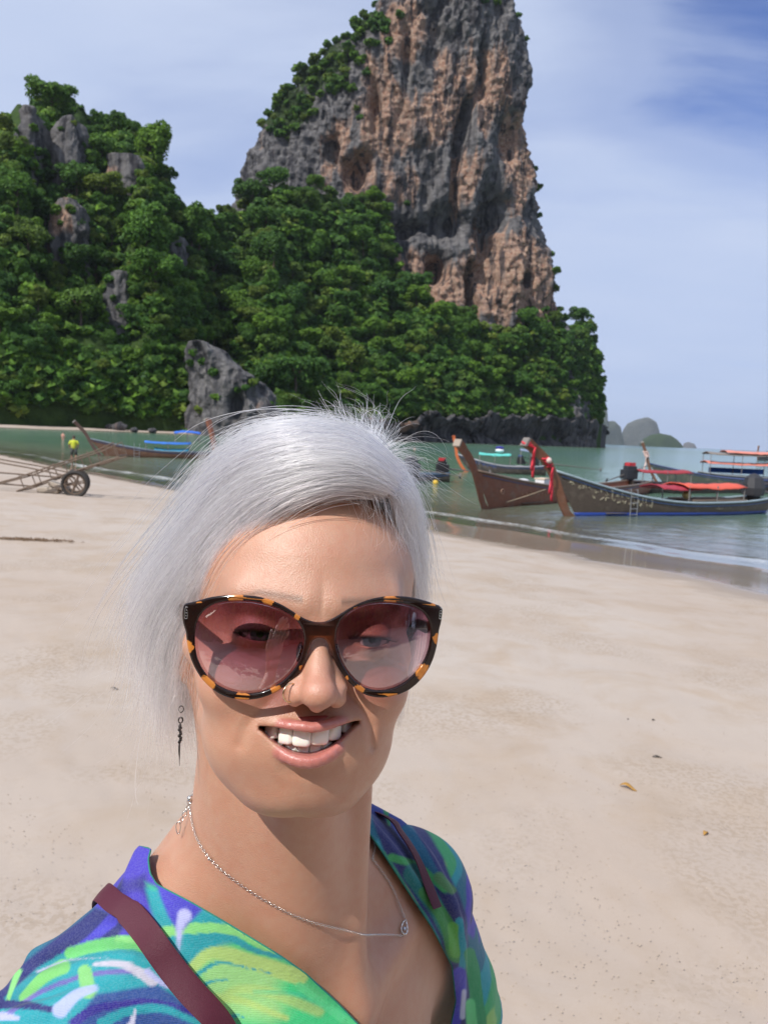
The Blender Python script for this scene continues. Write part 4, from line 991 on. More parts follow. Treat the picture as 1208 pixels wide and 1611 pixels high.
# small craft far out, seen just over the hair
sp_ = empty('speedboat', tuple(at_z(618, 693, 0))); tag(sp_, 'small white boat far out beneath the sea cliff', 'boat'); V, F, st = hull_mesh(9.5, 2.6, .9, .5); 
ho = MB().add(V, F).build('hull', mat('white_gel', (.62, .62, .62), .4), sp_, smooth=True); ho.location = (-4.7, 0, 0); flat_canopy(sp_, 9.5, .2, .6, 2.0, 2.0, (.45, .46, .48), zb=.8, dx=-4.7)
print('boats', time.time()-T_)
# ---------------------------------------------------------------- cart, people, debris
def ground_at(px, py):
    """the sand or sea bed point seen at a pixel"""
    z = .5
    for _ in range(40):
        p = at_z(px, py, z); zz = float(zland(p[None, :2])[0][0]); z = z*.6+max(zz, 0)*.4
    return at_z(px, py, z)
M_rust = mat('rusty_steel', (.16, .115, .085), .7, .2, var=.45, scale=25, bump=.3); M_tyre = mat('tyre', (.035, .032, .03), .8)
c0 = ground_at(126, 779); ct = empty('beach_cart', tuple(c0), R(4)); tag(ct, 'rusty two-wheeled frame cart with long handles standing on the sand at the left', 'cart')
WR = .31
def wheel(y, x=0.0, r_=WR):
    b = MB(); b.tube([(x+r_*math.cos(a), y, r_+r_*math.sin(a)) for a in np.linspace(0, 2*math.pi, 29)[:-1]], .045, 8, closed=True); wo = b.build('wheel', M_tyre, ct, smooth='full')
    s_ = MB(); s_.tube([(x+(r_-.06)*math.cos(a), y, r_+(r_-.06)*math.sin(a)) for a in np.linspace(0, 2*math.pi, 25)[:-1]], .02, 6, closed=True); s_.tube([(x, y-.07, r_), (x, y+.07, r_)], .05, 10)
    s_.build('rim', M_rust, wo, smooth=True)
    for k in range(6): 
        a = k*math.pi/3+.2; q = MB(); q.bar((x, y, r_), (x+(r_-.05)*math.cos(a), y, r_+(r_-.05)*math.sin(a)), .03); q.build('spoke', M_rust, wo)
wheel(-.42); wheel(.42, -.22)
fr = MB()
for s_ in (-1, 1):
    fr.tube([(-3.0, s_*.40, .95), (-1.2, s_*.40, .70), (0, s_*.40, .48)], .02, 6); fr.tube([(-1.45, s_*.40, .08), (-.1, s_*.40, .62), (1.1, s_*.40, 1.05)], .024, 6); fr.tube([(-2.6, s_*.40, .06), (-1.45, s_*.40, .42), (.5, s_*.40, 1.18)], .020, 6)
    for k in range(6): x = -1.25+k*.42; fr.tube([(x, s_*.40, .12+.40*(x+1.25)), (x-.14, s_*.40, .50+.40*(x+1.25))], .014, 5)
    fr.tube([(1.1, s_*.40, 1.05), (.95, s_*.40, 1.42), (.5, s_*.40, 1.18)], .018, 6)
fr.build('frame', M_rust, ct, smooth=True)
for k in range(8):
    x = -1.45+k*.36; b = MB(); b.tube([(x, -.40, .08+.40*(x+1.45)), (x, .40, .08+.40*(x+1.45))], .018, 6); b.build('crossbar', M_rust, ct)
b = MB(); b.tube([(-6.0, -.2, .36), (-3.0, -.30, .30), (-1.1, -.36, .22)], .022, 6); b.build('handle', M_rust, ct); b = MB(); b.tube([(-6.0, .2, .62), (-3.0, .34, .52), (-.6, .38, .42)], .022, 6); b.build('handle', M_rust, ct)
b = MB(); b.tube([(-.22, -.55, WR), (.0, .0, WR), (-.22, .55, WR)], .022, 8); b.tube([(0, -.5, WR), (0, .5, WR)], .02, 8); b.build('axle', M_rust, ct)
b = MB(); b.box((-.75, 0, .12), (.55, .5, .16)); b.box((-.5, -.1, .24), (.5, .35, .14), Matrix.Rotation(.3, 3, 'Y')); so_ = b.build('sandbag', mat('pale_sack', (.42, .36, .30), .9, bump=.5), ct); m_ = so_.modifiers.new('b', 'BEVEL'); m_.width = .05; m_.segments = 3
# people: one continuous body each, clothing as children
def skin_person(name, label, joints, edges, rad, root_i, mats_, loc, rz=0.0, sc=1.0, clothes=()):
    me = bpy.data.meshes.new(name); me.from_pydata(joints, edges, []); me.update(); o = link(name, me); o.location = loc; o.rotation_euler = (0, 0, rz); o.scale = (sc,)*3
    md = o.modifiers.new('skin', 'SKIN'); sv = me.skin_vertices[0].data
    for v, r_ in zip(sv, rad): v.radius = (r_, r_)
    sv[root_i].use_root = True; md.use_smooth_shade = True; s_ = o.modifiers.new('sub', 'SUBSURF'); s_.levels = 1; s_.render_levels = 2
    me.materials.append(mats_); tag(o, label, 'person'); return o
M_sk = mat('tanned_skin', (.34, .19, .12), .6); M_sk2 = mat('pale_skin', (.52, .31, .23), .6)
J = [(0, 0, .92), (0, .01, 1.12), (0, .01, 1.34), (0, 0, 1.50), (0, -.01, 1.62), (.19, 0, 1.40), (.27, -.02, 1.14), (.25, -.14, .90), (-.19, 0, 1.40), (-.26, .02, 1.14), (-.24, -.10, .90), (.10, 0, .86), (.12, -.02, .48), (.12, .04, .08), (.13, -.12, .03), (-.10, 0, .86), (-.13, .06, .48), (-.12, .16, .09), (-.13, .03, .03), (0, -.01, 1.70)]
E_ = [(0, 1), (1, 2), (2, 3), (3, 4), (4, 19), (2, 5), (5, 6), (6, 7), (2, 8), (8, 9), (9, 10), (0, 11), (11, 12), (12, 13), (13, 14), (0, 15), (15, 16), (16, 17), (17, 18)]
RD = [.13, .125, .14, .055, .092, .06, .042, .030, .06, .042, .030, .085, .058, .036, .030, .085, .058, .036, .030, .08]
wp = ground_at(116, 728); wk = skin_person('person', 'man in a yellow shirt and dark shorts standing at the water behind the cart', J, E_, RD, 0, M_sk, tuple(wp), R(200), .95)
def garment(name, prof, m, par, n=14, sx=1.0, sy=.7):
    V = []; F = []
    for (z, r_) in prof:
        for k in range(n): a = 2*math.pi*k/n; V.append((r_*sx*math.cos(a), r_*sy*math.sin(a), z+.01*math.sin(a*3)))
    for i in range(len(prof)-1):
        for k in range(n): F.append((i*n+k, i*n+(k+1) % n, (i+1)*n+(k+1) % n, (i+1)*n+k))
    o = MB().add(V, F).build(name, m, par, smooth='full'); md = o.modifiers.new('t', 'SOLIDIFY'); md.thickness = .01; return o
M_ye = mat('yellow_shirt', (.55, .62, .04), .8); M_sh = mat('dark_shorts', (.05, .055, .05), .8)
garment('shirt', [(.90, .175), (1.05, .17), (1.25, .19), (1.40, .20), (1.47, .12), (1.49, .08)], M_ye, wk)
for s_ in (-1, 1):
    b = MB(); b.tube([(s_*.15, 0, 1.42), (s_*.24, -.01, 1.26), (s_*.265, -.015, 1.18)], [.085, .072, .07], 10); b.build('sleeve', M_ye, wk, smooth='full')
    b = MB(); b.tube([(s_*.08, 0, .95), (s_*.115, .01, .70), (s_*.13, .02, .52)], [.125, .105, .10], 12); b.build('shorts_leg', M_sh, wk, smooth='full')
b = MB(); b.ball((0, .01, 1.69), (.105, .115, .10), 12, 8); b.build('hair', mat('dark_hair', (.05, .035, .025), .6), wk, smooth='full')
def swimmer(px, py, lab, m, h=.45, rz=0.0, cloth=None):
    p = at_z(px, py, 0.0); d = 1.25*1.0; sub = 1.62-h-.1
    o = skin_person('person', lab, J, E_, RD, 0, m, (p[0], p[1], -sub), rz, .97); tag(o, group='bathers in the bay')
    b = MB(); b.ball((0, .015, 1.70), (.10, .115, .10), 10, 7); b.build('hair', mat('dark_hair', (0, 0, 0)), o, smooth='full')
    if cloth: garment('swimsuit', [(.85, .15), (1.05, .145), (1.25, .165), (1.36, .17)], cloth, o)
    return o
M_pk = mat('coral_suit', (.60, .16, .12), .7); M_bk = mat('black_suit', (.02, .02, .02), .7)
swimmer(38, 672, 'pale bather in a coral top wading far off at the left edge of the bay', M_sk2, 1.15, .4, M_pk)
swimmer(57, 674, 'small dark figure wading beside the coral-topped bather', M_sk, .8, 2.0, M_bk)
swimmer(99, 693, 'bather in the water left of the man in the yellow shirt', M_sk2, .95, 3.0, M_pk)
swimmer(384, 686, 'bather in the water just above the woman\'s hair, right of the tall brown prow', M_sk2, 1.1, 3.4)
swimmer(652, 707, 'bather with only head and shoulders above water, right of the silver hair', M_sk2, .32, 3.4)
# boulders on the far beach
def boulder(p, r_, lab, seed):
    b = MB(); b.ball((0, 0, 0), (1, .8, .62), 18, 12); V = np.array(b.v); V *= (1+.28*fbm(V*1.6+seed, 3))[:, None]; b.v = [tuple(v*r_) for v in V]
    o = b.build('boulder', M_rock, None, smooth='full'); o.location = (p[0], p[1], max(p[2], 0)+r_*.25); n = len(o.data.vertices)
    for nm in ('org', 'veg'): a = o.data.attributes.new(nm, 'FLOAT', 'POINT'); a.data.foreach_set('value', np.full(n, .35 if nm == 'org' else 0.0, np.float32))
    tag(o, lab, 'boulder', 'boulders on the far beach')
for i, (px, py, r_) in enumerate([(140, 670, 1.6), (158, 673, 1.2), (172, 674, 1.5), (188, 675, 2.4), (200, 676, 1.9), (211, 678, 1.2), (126, 672, .9), (240, 679, 1.3)]):
    boulder(ground_at(px, py), r_, 'pale boulder in the row at the right end of the far beach', i*3.1)
# litter of the beach: leaves, twigs
def leaf(px, py, L, w_, c, lab, rz=.4, up=.35):
    p = ground_at(px, py); V = []; F = []; n = 9
    for i in range(n):
        u = i/(n-1); ww = w_*math.sin(math.pi*min(1, u*.94+.03))**.8/2; z = up*w_*math.sin(u*5)+.25*w_; V += [(L*(u-.5), -ww, z+ww*.5), (L*(u-.5), 0, z), (L*(u-.5), ww, z+ww*.6)]
    for i in range(n-1):
        for k in (0, 1): a = i*3+k; F.append((a, a+3, a+4, a+1))
    o = MB().add(V, F).build('dry_leaf', mat('leaf_%d' % int(c[0]*100), c, .7, var=.4, scale=60), None, smooth=True); md = o.modifiers.new('t', 'SOLIDIFY'); md.thickness = .0015
    o.location = tuple(p); o.rotation_euler = (0, 0, rz); tag(o, lab, 'leaf')
leaf(988, 1241, .085, .028, (.42, .22, .04), 'curled yellow-brown leaf on the sand right of the woman', -.5); leaf(1110, 1312, .055, .018, (.42, .27, .14), 'small tan leaf on the sand near the right edge', .9)
leaf(1034, 1192, .06, .014, (.10, .085, .07), 'dark flat leaf on the sand below the wet shore', .1); leaf(180, 1084, .055, .012, (.05, .045, .04), 'dark sliver of leaf on the sand left of the hair', -.1)
leaf(1028, 1134, .03, .014, (.04, .03, .03), 'tiny black scrap on the sand near the right edge', .6); leaf(1035, 1191, .03, .01, (.1, .09, .08), 'small dark fleck beside the flat dark leaf', .4); leaf(988, 1132, .05, .008, (.10, .08, .06), 'thin brown twig-like leaf on the sand beyond the yellow leaf', 1.1)
# a low line of weed at the left
b = MB(); p = ground_at(45, 850); rr_ = np.random.RandomState(2)
for k in range(260):
    x = rr_.normal()*.33; y = rr_.normal()*.035; s_ = .02+.03*rr_.rand(); a = rr_.rand()*6.28; b.tube([(x, y, .005), (x+s_*math.cos(a), y+s_*math.sin(a)*.5, .01+.03*rr_.rand()), (x+2*s_*math.cos(a), y+s_*math.sin(a), .004)], .004, 3)
sw = b.build('seaweed', mat('dry_weed', (.20, .13, .08), .9), None); sw.location = tuple(p); tag(sw, 'thin line of dry seaweed on the sand at the left', 'seaweed', kind='stuff')
# crab pellets: little balls of sand in loose fans
b_ = []; rr_ = np.random.RandomState(4); cen = [(760, 1165), (830, 1300), (900, 1360), (980, 1190), (1080, 1260), (1130, 1400), (800, 1400), (930, 1450), (1060, 1560), (1150, 1530), (1000, 1560), (850, 1500), (120, 1230), (70, 1150), (200, 1290), (90, 1010), (60, 900), (150, 960), (760, 1010), (880, 1060), (1000, 1080), (1100, 1120), (60, 1460), (130, 1340), (30, 1340), (1180, 1190), (720, 1120), (1120, 1600)]
ico = [(0, 0, 1), (.9, 0, .3), (.28, .85, .3), (-.73, .53, .3), (-.73, -.53, .3), (.28, -.85, .3), (0, 0, -.3)]; icf = [(0, 1, 2), (0, 2, 3), (0, 3, 4), (0, 4, 5), (0, 5, 1), (6, 2, 1), (6, 3, 2), (6, 4, 3), (6, 5, 4), (6, 1, 5)]
PV = []; PF = []
for (px, py) in cen:
    c = ground_at(px, py); rad = .012*(py-690)**.35*np.linalg.norm(c-CO)**.9
    n = 150
    a = rr_.rand(n)*6.28; r_ = rad*3.4*rr_.rand(n)**.6; lob = .5+.5*np.sin(a*rr_.randint(2, 5)+rr_.rand()*6); x = c[0]+r_*np.cos(a)*(.6+lob); y = c[1]+r_*np.sin(a)*(.35+.5*lob); z, _ = zland(np.c_[x, y])
    for k in range(n):
        s_ = .0016+.0024*rr_.rand(); o_ = len(PV); PV += [(x[k]+s_*v[0], y[k]+s_*v[1], z[k]+.004+s_*v[2]) for v in ico]; PF += [tuple(i+o_ for i in f) for f in icf]
me = bpy.data.meshes.new('sand_pellets'); me.from_pydata(PV, [], PF); me.update(); me.materials.append(mat('damp_sand', (.42, .345, .27), .95)); pe = link('sand_pellets', me); tag(pe, 'fans of tiny sand balls left by crabs on the beach', 'sand pellets', kind='stuff')
# ---------------------------------------------------------------- the woman: pose frames
def rotm(yaw, pitch, roll):
    return np.array(Matrix.Rotation(R(yaw), 3, 'Z') @ Matrix.Rotation(-R(pitch), 3, 'X') @ Matrix.Rotation(R(roll), 3, 'Y'))
HR_c = rotm(11.5, 4.0, 5.0)                       # head axes in camera-aligned space
HEAD_BRIDGE_C = np.array([(503-604)/FPX*.42, .42, -(991-805.5)/FPX*.42])
# camera-aligned axes -> world
CA = np.array([[1, 0, 0], [0, 0, 1], [0, -1, 0]], float)   # (x,depth,z)->(x,z,-depth) camera coords
A_c2w = CMn[:3, :3] @ CA
HR = A_c2w @ HR_c
HO = A_c2w @ (HEAD_BRIDGE_C - HR_c @ (np.array([0, -92, 4])*.001)) + CO
LOWF = .925                                        # the lower face is a little short
def h2w(p):                                        # head mm -> world m
    p = np.atleast_2d(p).astype(float).copy(); p[:, 2] = np.where(p[:, 2] < 0, p[:, 2]*LOWF, p[:, 2])
    return (p*.001) @ HR.T + HO
def w2h(P):
    q = ((np.atleast_2d(P)-HO) @ HR)*1000.0; q[:, 2] = np.where(q[:, 2] < 0, q[:, 2]/LOWF, q[:, 2]); return q
TO = cam2w([(-.076, .575, -.285)])[0]
PSI = R(37)
TR = np.array([[math.cos(PSI), -math.sin(PSI), 0], [math.sin(PSI), math.cos(PSI), 0], [0, 0, 1.0]])
def t2w(p): return np.atleast_2d(p) @ TR.T + TO
def w2t(P): return (np.atleast_2d(P)-TO) @ TR

# mouth curves in head mm (x, z)
MX = np.array([-29, -23, -16, -8, 0, 8, 16, 22, 27.5])
MZU = np.array([-53.8, -53.4, -53.6, -54.3, -54.6, -53.2, -50.8, -49.3, -48.3])
MZL = np.array([-54.2, -60.0, -64.6, -67.3, -67.9, -65.6, -60.5, -55.2, -48.7])
def mu(x): return np.interp(x, MX, MZU)
def ml(x): return np.interp(x, MX, MZL)
_fx = np.linspace(-28, 26.5, 60)
_ks = np.ones(7)/7
def _sm(a): return np.convolve(np.pad(a, 3, mode='edge'), _ks, 'valid')
_fu = _sm(mu(_fx)); _fl = _sm(ml(_fx))
def mu(x): return np.interp(x, _fx, _fu)
def ml(x): return np.interp(x, _fx, _fl)
def mouth_y(x): return -95.0 + 19.0*(np.abs(x+.5)/27.0)**2.0
lipx = np.linspace(-27.5, 26, 15)
UP_L = [(x, mouth_y(x)-1.2*(1-(x/27)**2)-.2, mu(x)+2.2*max(0, 1-(x/27)**2)**.4+(.9*(1-(abs(x)-6)**2/60) if abs(x) < 13 else 0)) for x in lipx]
UP_R = [1.1+1.9*max(0, 1-(x/28)**2)**.5 for x in lipx]
LO_L = [(x, mouth_y(x)-.3*(1-(x/27)**2), ml(x)-3.3*max(0, 1-(x/27)**2)**.4) for x in lipx]
LO_R = [1.4+2.5*max(0, 1-(x/27)**2)**.42 for x in lipx]
ex_c = [(-31.5, -70, -1.0), (31.5, -70, -1.0)]
def line2(q, P):
    P = np.asarray(P, float); d = np.full(len(q), 1e9); X = q[:, [0, 2]]
    for i in range(len(P)-1):
        e = P[i+1]-P[i]; w_ = X-P[i]; t = np.clip((w_@e)/(e@e), 0, 1); d = np.minimum(d, np.sqrt(((w_-t[:, None]*e)**2).sum(1)))
    return d
FOLD_L = ([(-17, -32), (-23, -38), (-30, -47), (-35, -56), (-37, -66)], .95, 3.4)
FOLD_R = ([(17, -31), (24, -38), (31, -45), (35, -53), (37, -65)], 1.5, 2.9)
WRINK = [([(-26, 46), (-10, 48), (6, 47)], .16, .9), ([(-24, 40), (-8, 42), (10, 41)], .14, .8), ([(-20, 53), (0, 54)], .12, .9), ([(-3.5, 12), (-4.5, 20)], .12, 1.4), ([(4, 13), (6, 19)], .10, 1.4),
         ([(-48, -4), (-60, -1)], .35, 1.0), ([(-47, -8), (-60, -9)], .35, 1.0), ([(-46, -12), (-57, -17)], .35, 1.0), ([(-40, -13), (-28, -17), (-18, -15)], .5, 1.4), ([(-44, -20), (-30, -24), (-18, -20)], .4, 1.6),
         ([(46, -5), (56, -4)], .35, 1.0), ([(44, -11), (54, -15)], .35, 1.0), ([(40, -13), (28, -17), (18, -15)], .5, 1.4), ([(42, -20), (30, -24), (18, -20)], .4, 1.6)]
def sdf_head(q):
    """q in head mm"""
    q = q.copy(); xr_ = q[:, 0] > 28; fz_ = np.clip((40-q[:, 2])/50, 0, 1); q[:, 0] = np.where(xr_, 28+(q[:, 0]-28)*(1+.16*fz_), q[:, 0])
    ax = q.copy(); ax[:, 0] = np.abs(ax[:, 0])
    d = s_ell(q, (0, 6, 30), (72, 90, 76))
    d = smin(d, s_ell(q, (0, -22, 24), (60, 64, 58)), 14)
    d = smin(d, s_ell(q, (0, -15, -16), (64, 69, 66)), 18)
    d = smin(d, s_ell(q, (0, -26, -66), (46, 55, 43)), 20)
    d = smin(d, s_ell(q, (0, -64, -92), (24, 21, 18)), 20)
    d = smin(d, s_cone(ax, (46, -18, -64), (19, -57, -94), 15, 15), 20)      # jaw line
    d = smin(d, s_ell(ax, (33, -52, -62), (23, 27, 31)), 20)                 # soft cheek beside the mouth
    d = smin(d, s_ell(ax, (38, -65, -35), (23, 21, 18)), 16)                 # smiling cheek
    d = smin(d, s_cone(ax, (48, -54, -24), (64, -24, -16), 13, 10), 18)      # cheek bone
    d = smin(d, s_cone(ax, (8, -83, 15), (42, -70, 20), 6, 6), 18)           # brow
    d = smin(d, s_ell(q, (0, -70, -62), (36, 23, 26)), 16)                   # muzzle
    # eye sockets
    d = smax(d, -s_ell(ax, (31, -95, -1), (17, 14, 11)), 9)
    # nose
    d = smin(d, s_chain(q, [(0, -84, 8), (0, -93, -6), (0, -102, -20), (0, -107, -28)], [5.2, 5.6, 6.6, 8.0]), 9)
    d = smin(d, s_ell(q, (0, -108.5, -31), (8.8, 8.8, 7.6)), 5)
    d = smin(d, s_ell(ax, (11.0, -97, -33.0), (5.2, 9.5, 6.6)), 5)
    d = smin(d, s_cone(ax, (7, -92, -18), (11, -96, -29), 5, 5), 8)
    d = smin(d, s_ell(q, (0, -100, -38), (3.8, 9, 4.0)), 4)
    d = smax(d, -s_ell(ax, (6.2, -99.5, -41.5), (2.9, 4.6, 3.8)), 1.6)
    # philtrum, nasolabial fold
    d = smax(d, -s_cone(q, (0, -100.5, -44), (0, -101.0, -52), 1.2, 1.4), 4)
    front = q[:, 1] < -55
    for P_, dep_, sg in (FOLD_L, FOLD_R):
        d = d+front*dep_*np.exp(-(line2(q, P_)/sg)**2)
    for P_, dep_, sg in WRINK:
        d = d+(front*(np.abs(q[:, 2]) < 75))*dep_*np.exp(-(line2(q, P_)/sg)**2)
    # lips
    up = s_chain(q, UP_L, UP_R, 1.5); lo = s_chain(q, LO_L, LO_R, 1.5)
    d = smax(d, -s_cone(q, (-13, -95, -79), (13, -95, -79), 2.4, 2.4), 7)
    d = smin(d, up, 3.2); d = smin(d, lo, 2.6)
    # mouth opening
    x = q[:, 0]
    m2 = np.maximum(np.maximum(q[:, 2]-mu(x), ml(x)-q[:, 2])*.8, np.abs(x+.7)-27.5)
    m2 = np.maximum(m2, q[:, 1]+58)
    d = smax(d, -m2, 1.4)
    # eyelids over the eyeball, a narrow opening
    for c in ex_c:
        lid = s_ell(q, c, (15.5, 13.6, 13.2))
        xx = q[:, 0]-c[0]
        slit = np.maximum(np.abs(q[:, 2]-(c[2]-1.2+xx*xx*.004))-(2.9*np.maximum(0, 1-(xx/13.5)**2)+.01), np.abs(xx)-13.5)
        slit = np.maximum(slit, q[:, 1]-c[1])
        lid = smax(lid, -slit, .8)
        d = smin(d, lid, 3.0)
    # ears
    for s_ in (-1, 1):
        e = s_ell(q, (s_*72, 8, -12), (6, 15, 29)); e = smax(e, -s_ell(q, (s_*78, 6, -8), (5, 9, 18)), 3)
        d = smin(d, e, 5)
    return d
SH_L, SH_R = (-.165, .005, -.084), (.140, .020, -.062)       # shoulder joints, torso frame
EL_L = w2t(cam2w([(-.225, .225, -.365)]))[0]; WR_L = w2t(cam2w([(-.055, .035, -.205)]))[0]
EL_R = (.235, .05, -.31); WR_R = (.22, -.12, -.50)
def hand_pts(wr, fwd, palm_n, side):
    """wrist, direction of the fingers, palm normal (where the fingers curl), thumb side"""
    wr, f, n = np.array(wr), np.array(fwd)/np.linalg.norm(fwd), np.array(palm_n, float)
    n = n-f*(n@f); n /= np.linalg.norm(n); s_ = np.cross(f, n)*side
    ch = []
    for k, (off, L) in enumerate(((.026, .072), (.009, .080), (-.009, .074), (-.025, .058))):
        b = wr+f*.085+s_*off; a0 = wr+f*.012+s_*off*.45
        p1 = b+f*L*.42+n*L*.18; p2 = p1+f*L*.22+n*L*.27; p3 = p2+f*L*.02+n*L*.24
        ch.append(([a0, b, p1, p2, p3], [.013, .0100, .0085, .0078, .0068]))
    t0 = wr+f*.022+s_*.018; t1 = t0+f*.030+s_*.030+n*.012; t2 = t1+f*.030+s_*.010+n*.018
    ch.append(([t0, t1, t2], [.014, .0105, .0085])); return ch
W_L = np.array(WR_L)
_tocam = w2t(cam2w([(-.012, -.032, -.105)]))[0]-W_L
_pn = w2t(cam2w([(.6, .9, .3)]))[0]-w2t(CO[None])[0]
HAND_L = hand_pts(W_L, _tocam, _pn, 1)
HAND_R = hand_pts(WR_R, (0, -.3, -1), (-1, -.4, 0), -1)
LEGS = []
TORZ = GROUND-TO[2]                                  # ground height in the torso frame (about -1.35)
for s_ in (-1, 1):
    LEGS.append(([(s_*.085, .01, -.60), (s_*.085, .0, TORZ+.44), (s_*.085, .02, TORZ+.30), (s_*.085, .03, TORZ+.075)], [.078, .052, .050, .034],
                 [(s_*.085, .055, TORZ+.03), (s_*.09, -.10, TORZ+.025), (s_*.095, -.155, TORZ+.015)], [.028, .030, .016]))
def sdf_torso(t, arms=True):
    d = s_ell(t, (0, .010, -.185), (.142, .088, .175))
    d = smin(d, s_ell(t, (0, .012, -.10), (.150, .070, .075)), .04)
    d = smin(d, s_cone(t, (-.035, .03, .014), SH_L, .048, .045), .035)
    d = smin(d, s_cone(t, (.03, .02, .0), SH_R, .052, .045), .035)
    d = smin(d, s_ell(t, (-.075, -.075, -.205), (.062, .050, .062)), .04)
    d = smin(d, s_ell(t, (.075, -.075, -.205), (.062, .050, .062)), .04)
    d = smin(d, s_cone(t, (-.020, -.068, -.060), (-.150, -.022, -.028), .0075, .009), .022)   # collar bones
    d = smin(d, s_cone(t, (.020, -.068, -.060), (.130, -.012, -.036), .0075, .009), .022)
    d = smax(d, -s_ell(t, (0, -.088, -.052), (.012, .014, .014)), .016)
    d = smin(d, s_ell(t, (0, .02, -.38), (.122, .088, .12)), .06)
    d = smin(d, s_ell(t, (0, .03, -.56), (.168, .112, .14)), .07)
    if arms:
        d = smin(d, s_chain(t, [SH_L, EL_L, WR_L], [.046, .036, .024], .01), .03)
        d = smin(d, s_chain(t, [SH_R, EL_R, WR_R], [.046, .036, .024], .01), .03)
    return d
NK_T = h2w([(-11, 26, -40)])[0]
SCM = [(h2w([(-56, 12, -42)])[0], -1), (h2w([(42, 8, -46)])[0], 1)]
def sdf_neck(t):
    tk = w2t(NK_T[None])[0]
    n = s_cone(t, tk, (-.024, .0, -.03), .049, .054)
    for p, s_ in SCM:
        n = smin(n, s_cone(t, w2t(p[None])[0], (s_*.018, -.066, -.062), .013, .008), .024)
    return smin(n, s_cone(t, w2t(h2w([(0, -30, -75)]))[0], (0, -.045, -.03), .022, .020), .03)
def sdf_body(P):
    t = w2t(P); q = w2h(P)
    d = np.full(len(P), 1.0)
    hm = (np.abs(q) < 190).all(1)
    d[~hm] = np.maximum(.08, np.linalg.norm(q[~hm]*.001, axis=1)-.14)
    if hm.any(): d[hm] = sdf_head(q[hm])*.001
    n = sdf_neck(t)
    d2 = smin(sdf_torso(t, True), n, .035)
    lowm = t[:, 2] < -.45
    if lowm.any():
        for (p, r, fp, fr) in LEGS:
            d2[lowm] = smin(d2[lowm], smin(s_chain(t[lowm], p, r, .02), s_chain(t[lowm], fp, fr, .01), .02), .03)
    for H in (HAND_L, HAND_R):
        c = H[0][0][0]; m = np.linalg.norm(t-c, axis=1) < .24
        if m.any():
            dd = None
            palm = None
            for pts, rs in H:
                e = s_chain(t[m], pts, rs, .004); dd = e if dd is None else smin(dd, e, .0035)
            d2[m] = smin(d2[m], dd, .012)
    return smin(d, d2, .016)
def lip_mask(q):
    up = s_chain(q, UP_L, UP_R, 1.5); lo = s_chain(q, LO_L, [r*1.0 for r in LO_R], 1.5)
    return np.clip(1-(np.minimum(up, lo)-.25)/.9, 0, 1)
def make_body():
    c = HO; g0 = GROUND
    bx = axis([(-.62, c[0]-.085, .007), (c[0]-.085, c[0]+.085, FINE), (c[0]+.085, .34, .006)])
    by = axis([(-.04, .20, .008), (.20, c[1]-.12, .006), (c[1]-.12, c[1]-.02, FINE), (c[1]-.02, .95, .006)])
    bz = axis([(g0-.02, TO[2]-.32, .012), (TO[2]-.32, c[2]-.125, .004), (c[2]-.125, c[2]+.055, FINE), (c[2]+.055, 2.75, .004)])
    V, F = surface_nets(sdf_body, bx, by, bz)
    V = snap(sdf_body, V)
    q = w2h(V); t = w2t(V)
    colr = np.tile(np.array([[.52, .285, .188]]), (len(V), 1))
    hm = (np.abs(q) < 160).all(1)
    def blend(m, c_, a=1.0):
        m = (np.clip(m, 0, 1)*a)[:, None]; colr[:] = colr*(1-m)+np.array(c_)*m
    # redder nose, cheeks, chest; darker freckles
    blend(np.exp(-((q-np.array([0, -112, -30]))**2).sum(1)/(2*13**2)), (.55, .235, .165), .45)
    for s_ in (-1, 1): blend(np.exp(-((q-np.array([s_*40, -75, -32]))**2).sum(1)/(2*16**2)), (.54, .245, .165), .35)
    blend(np.exp(-((t-np.array([0, -.09, -.10]))**2).sum(1)/(2*.06**2)), (.50, .22, .13), .6)
    n1 = fbm(V*60, 3); blend(np.clip(n1*.8+.1, 0, 1), (.48, .22, .13), .35)
    lm = np.zeros(len(V)); lm[hm] = lip_mask(q[hm]); lm *= hm
    blend(lm, (.50, .165, .150), .80)
    # inside of the mouth
    x = q[:, 0]
    ins = hm & (q[:, 1] > mouth_y(x)+3.5) & (q[:, 1] < -50) & (q[:, 2] < mu(x)+2.5) & (q[:, 2] > ml(x)-3) & (np.abs(x) < 28.5)
    blend(ins*1.0, (.10, .018, .018), .95)
    # scalp under the hair, eyebrows (thin, fair brown)
    hair = hm & (q[:, 2] > 20) & ((q[:, 1] > -30) | (q[:, 2] > 88))
    blend(hair*1.0, (.34, .27, .27), .85)
    bx_ = np.abs(x); bz_ = q[:, 2]-(22+np.where(bx_ > 34, -(bx_-34)*.35, (bx_-34)*.10)); bw = 3.2*np.clip((54-bx_)/25, 0, 1)
    br = hm & (q[:, 1] < -50) & (bx_ > 11) & (bx_ < 54)
    blend(br*np.clip(1-np.abs(bz_)/np.maximum(bw, .1), 0, 1), (.20, .12, .08), .75)
    lid = np.zeros(len(V))
    for c_ in ex_c:
        xx = q[:, 0]-c_[0]; zz = q[:, 2]-(c_[2]+1.6+xx*xx*-.005)
        lid = np.maximum(lid, (np.abs(xx) < 14)*(q[:, 1] < -72)*np.exp(-(zz/1.1)**2))
    blend(lid*hm, (.04, .02, .02), .9)
    gloss = lm
    me = mesh_np('person', V, F, [skin_mat()], cattrs={'Col': colr}, attrs={'lip': gloss})
    return me
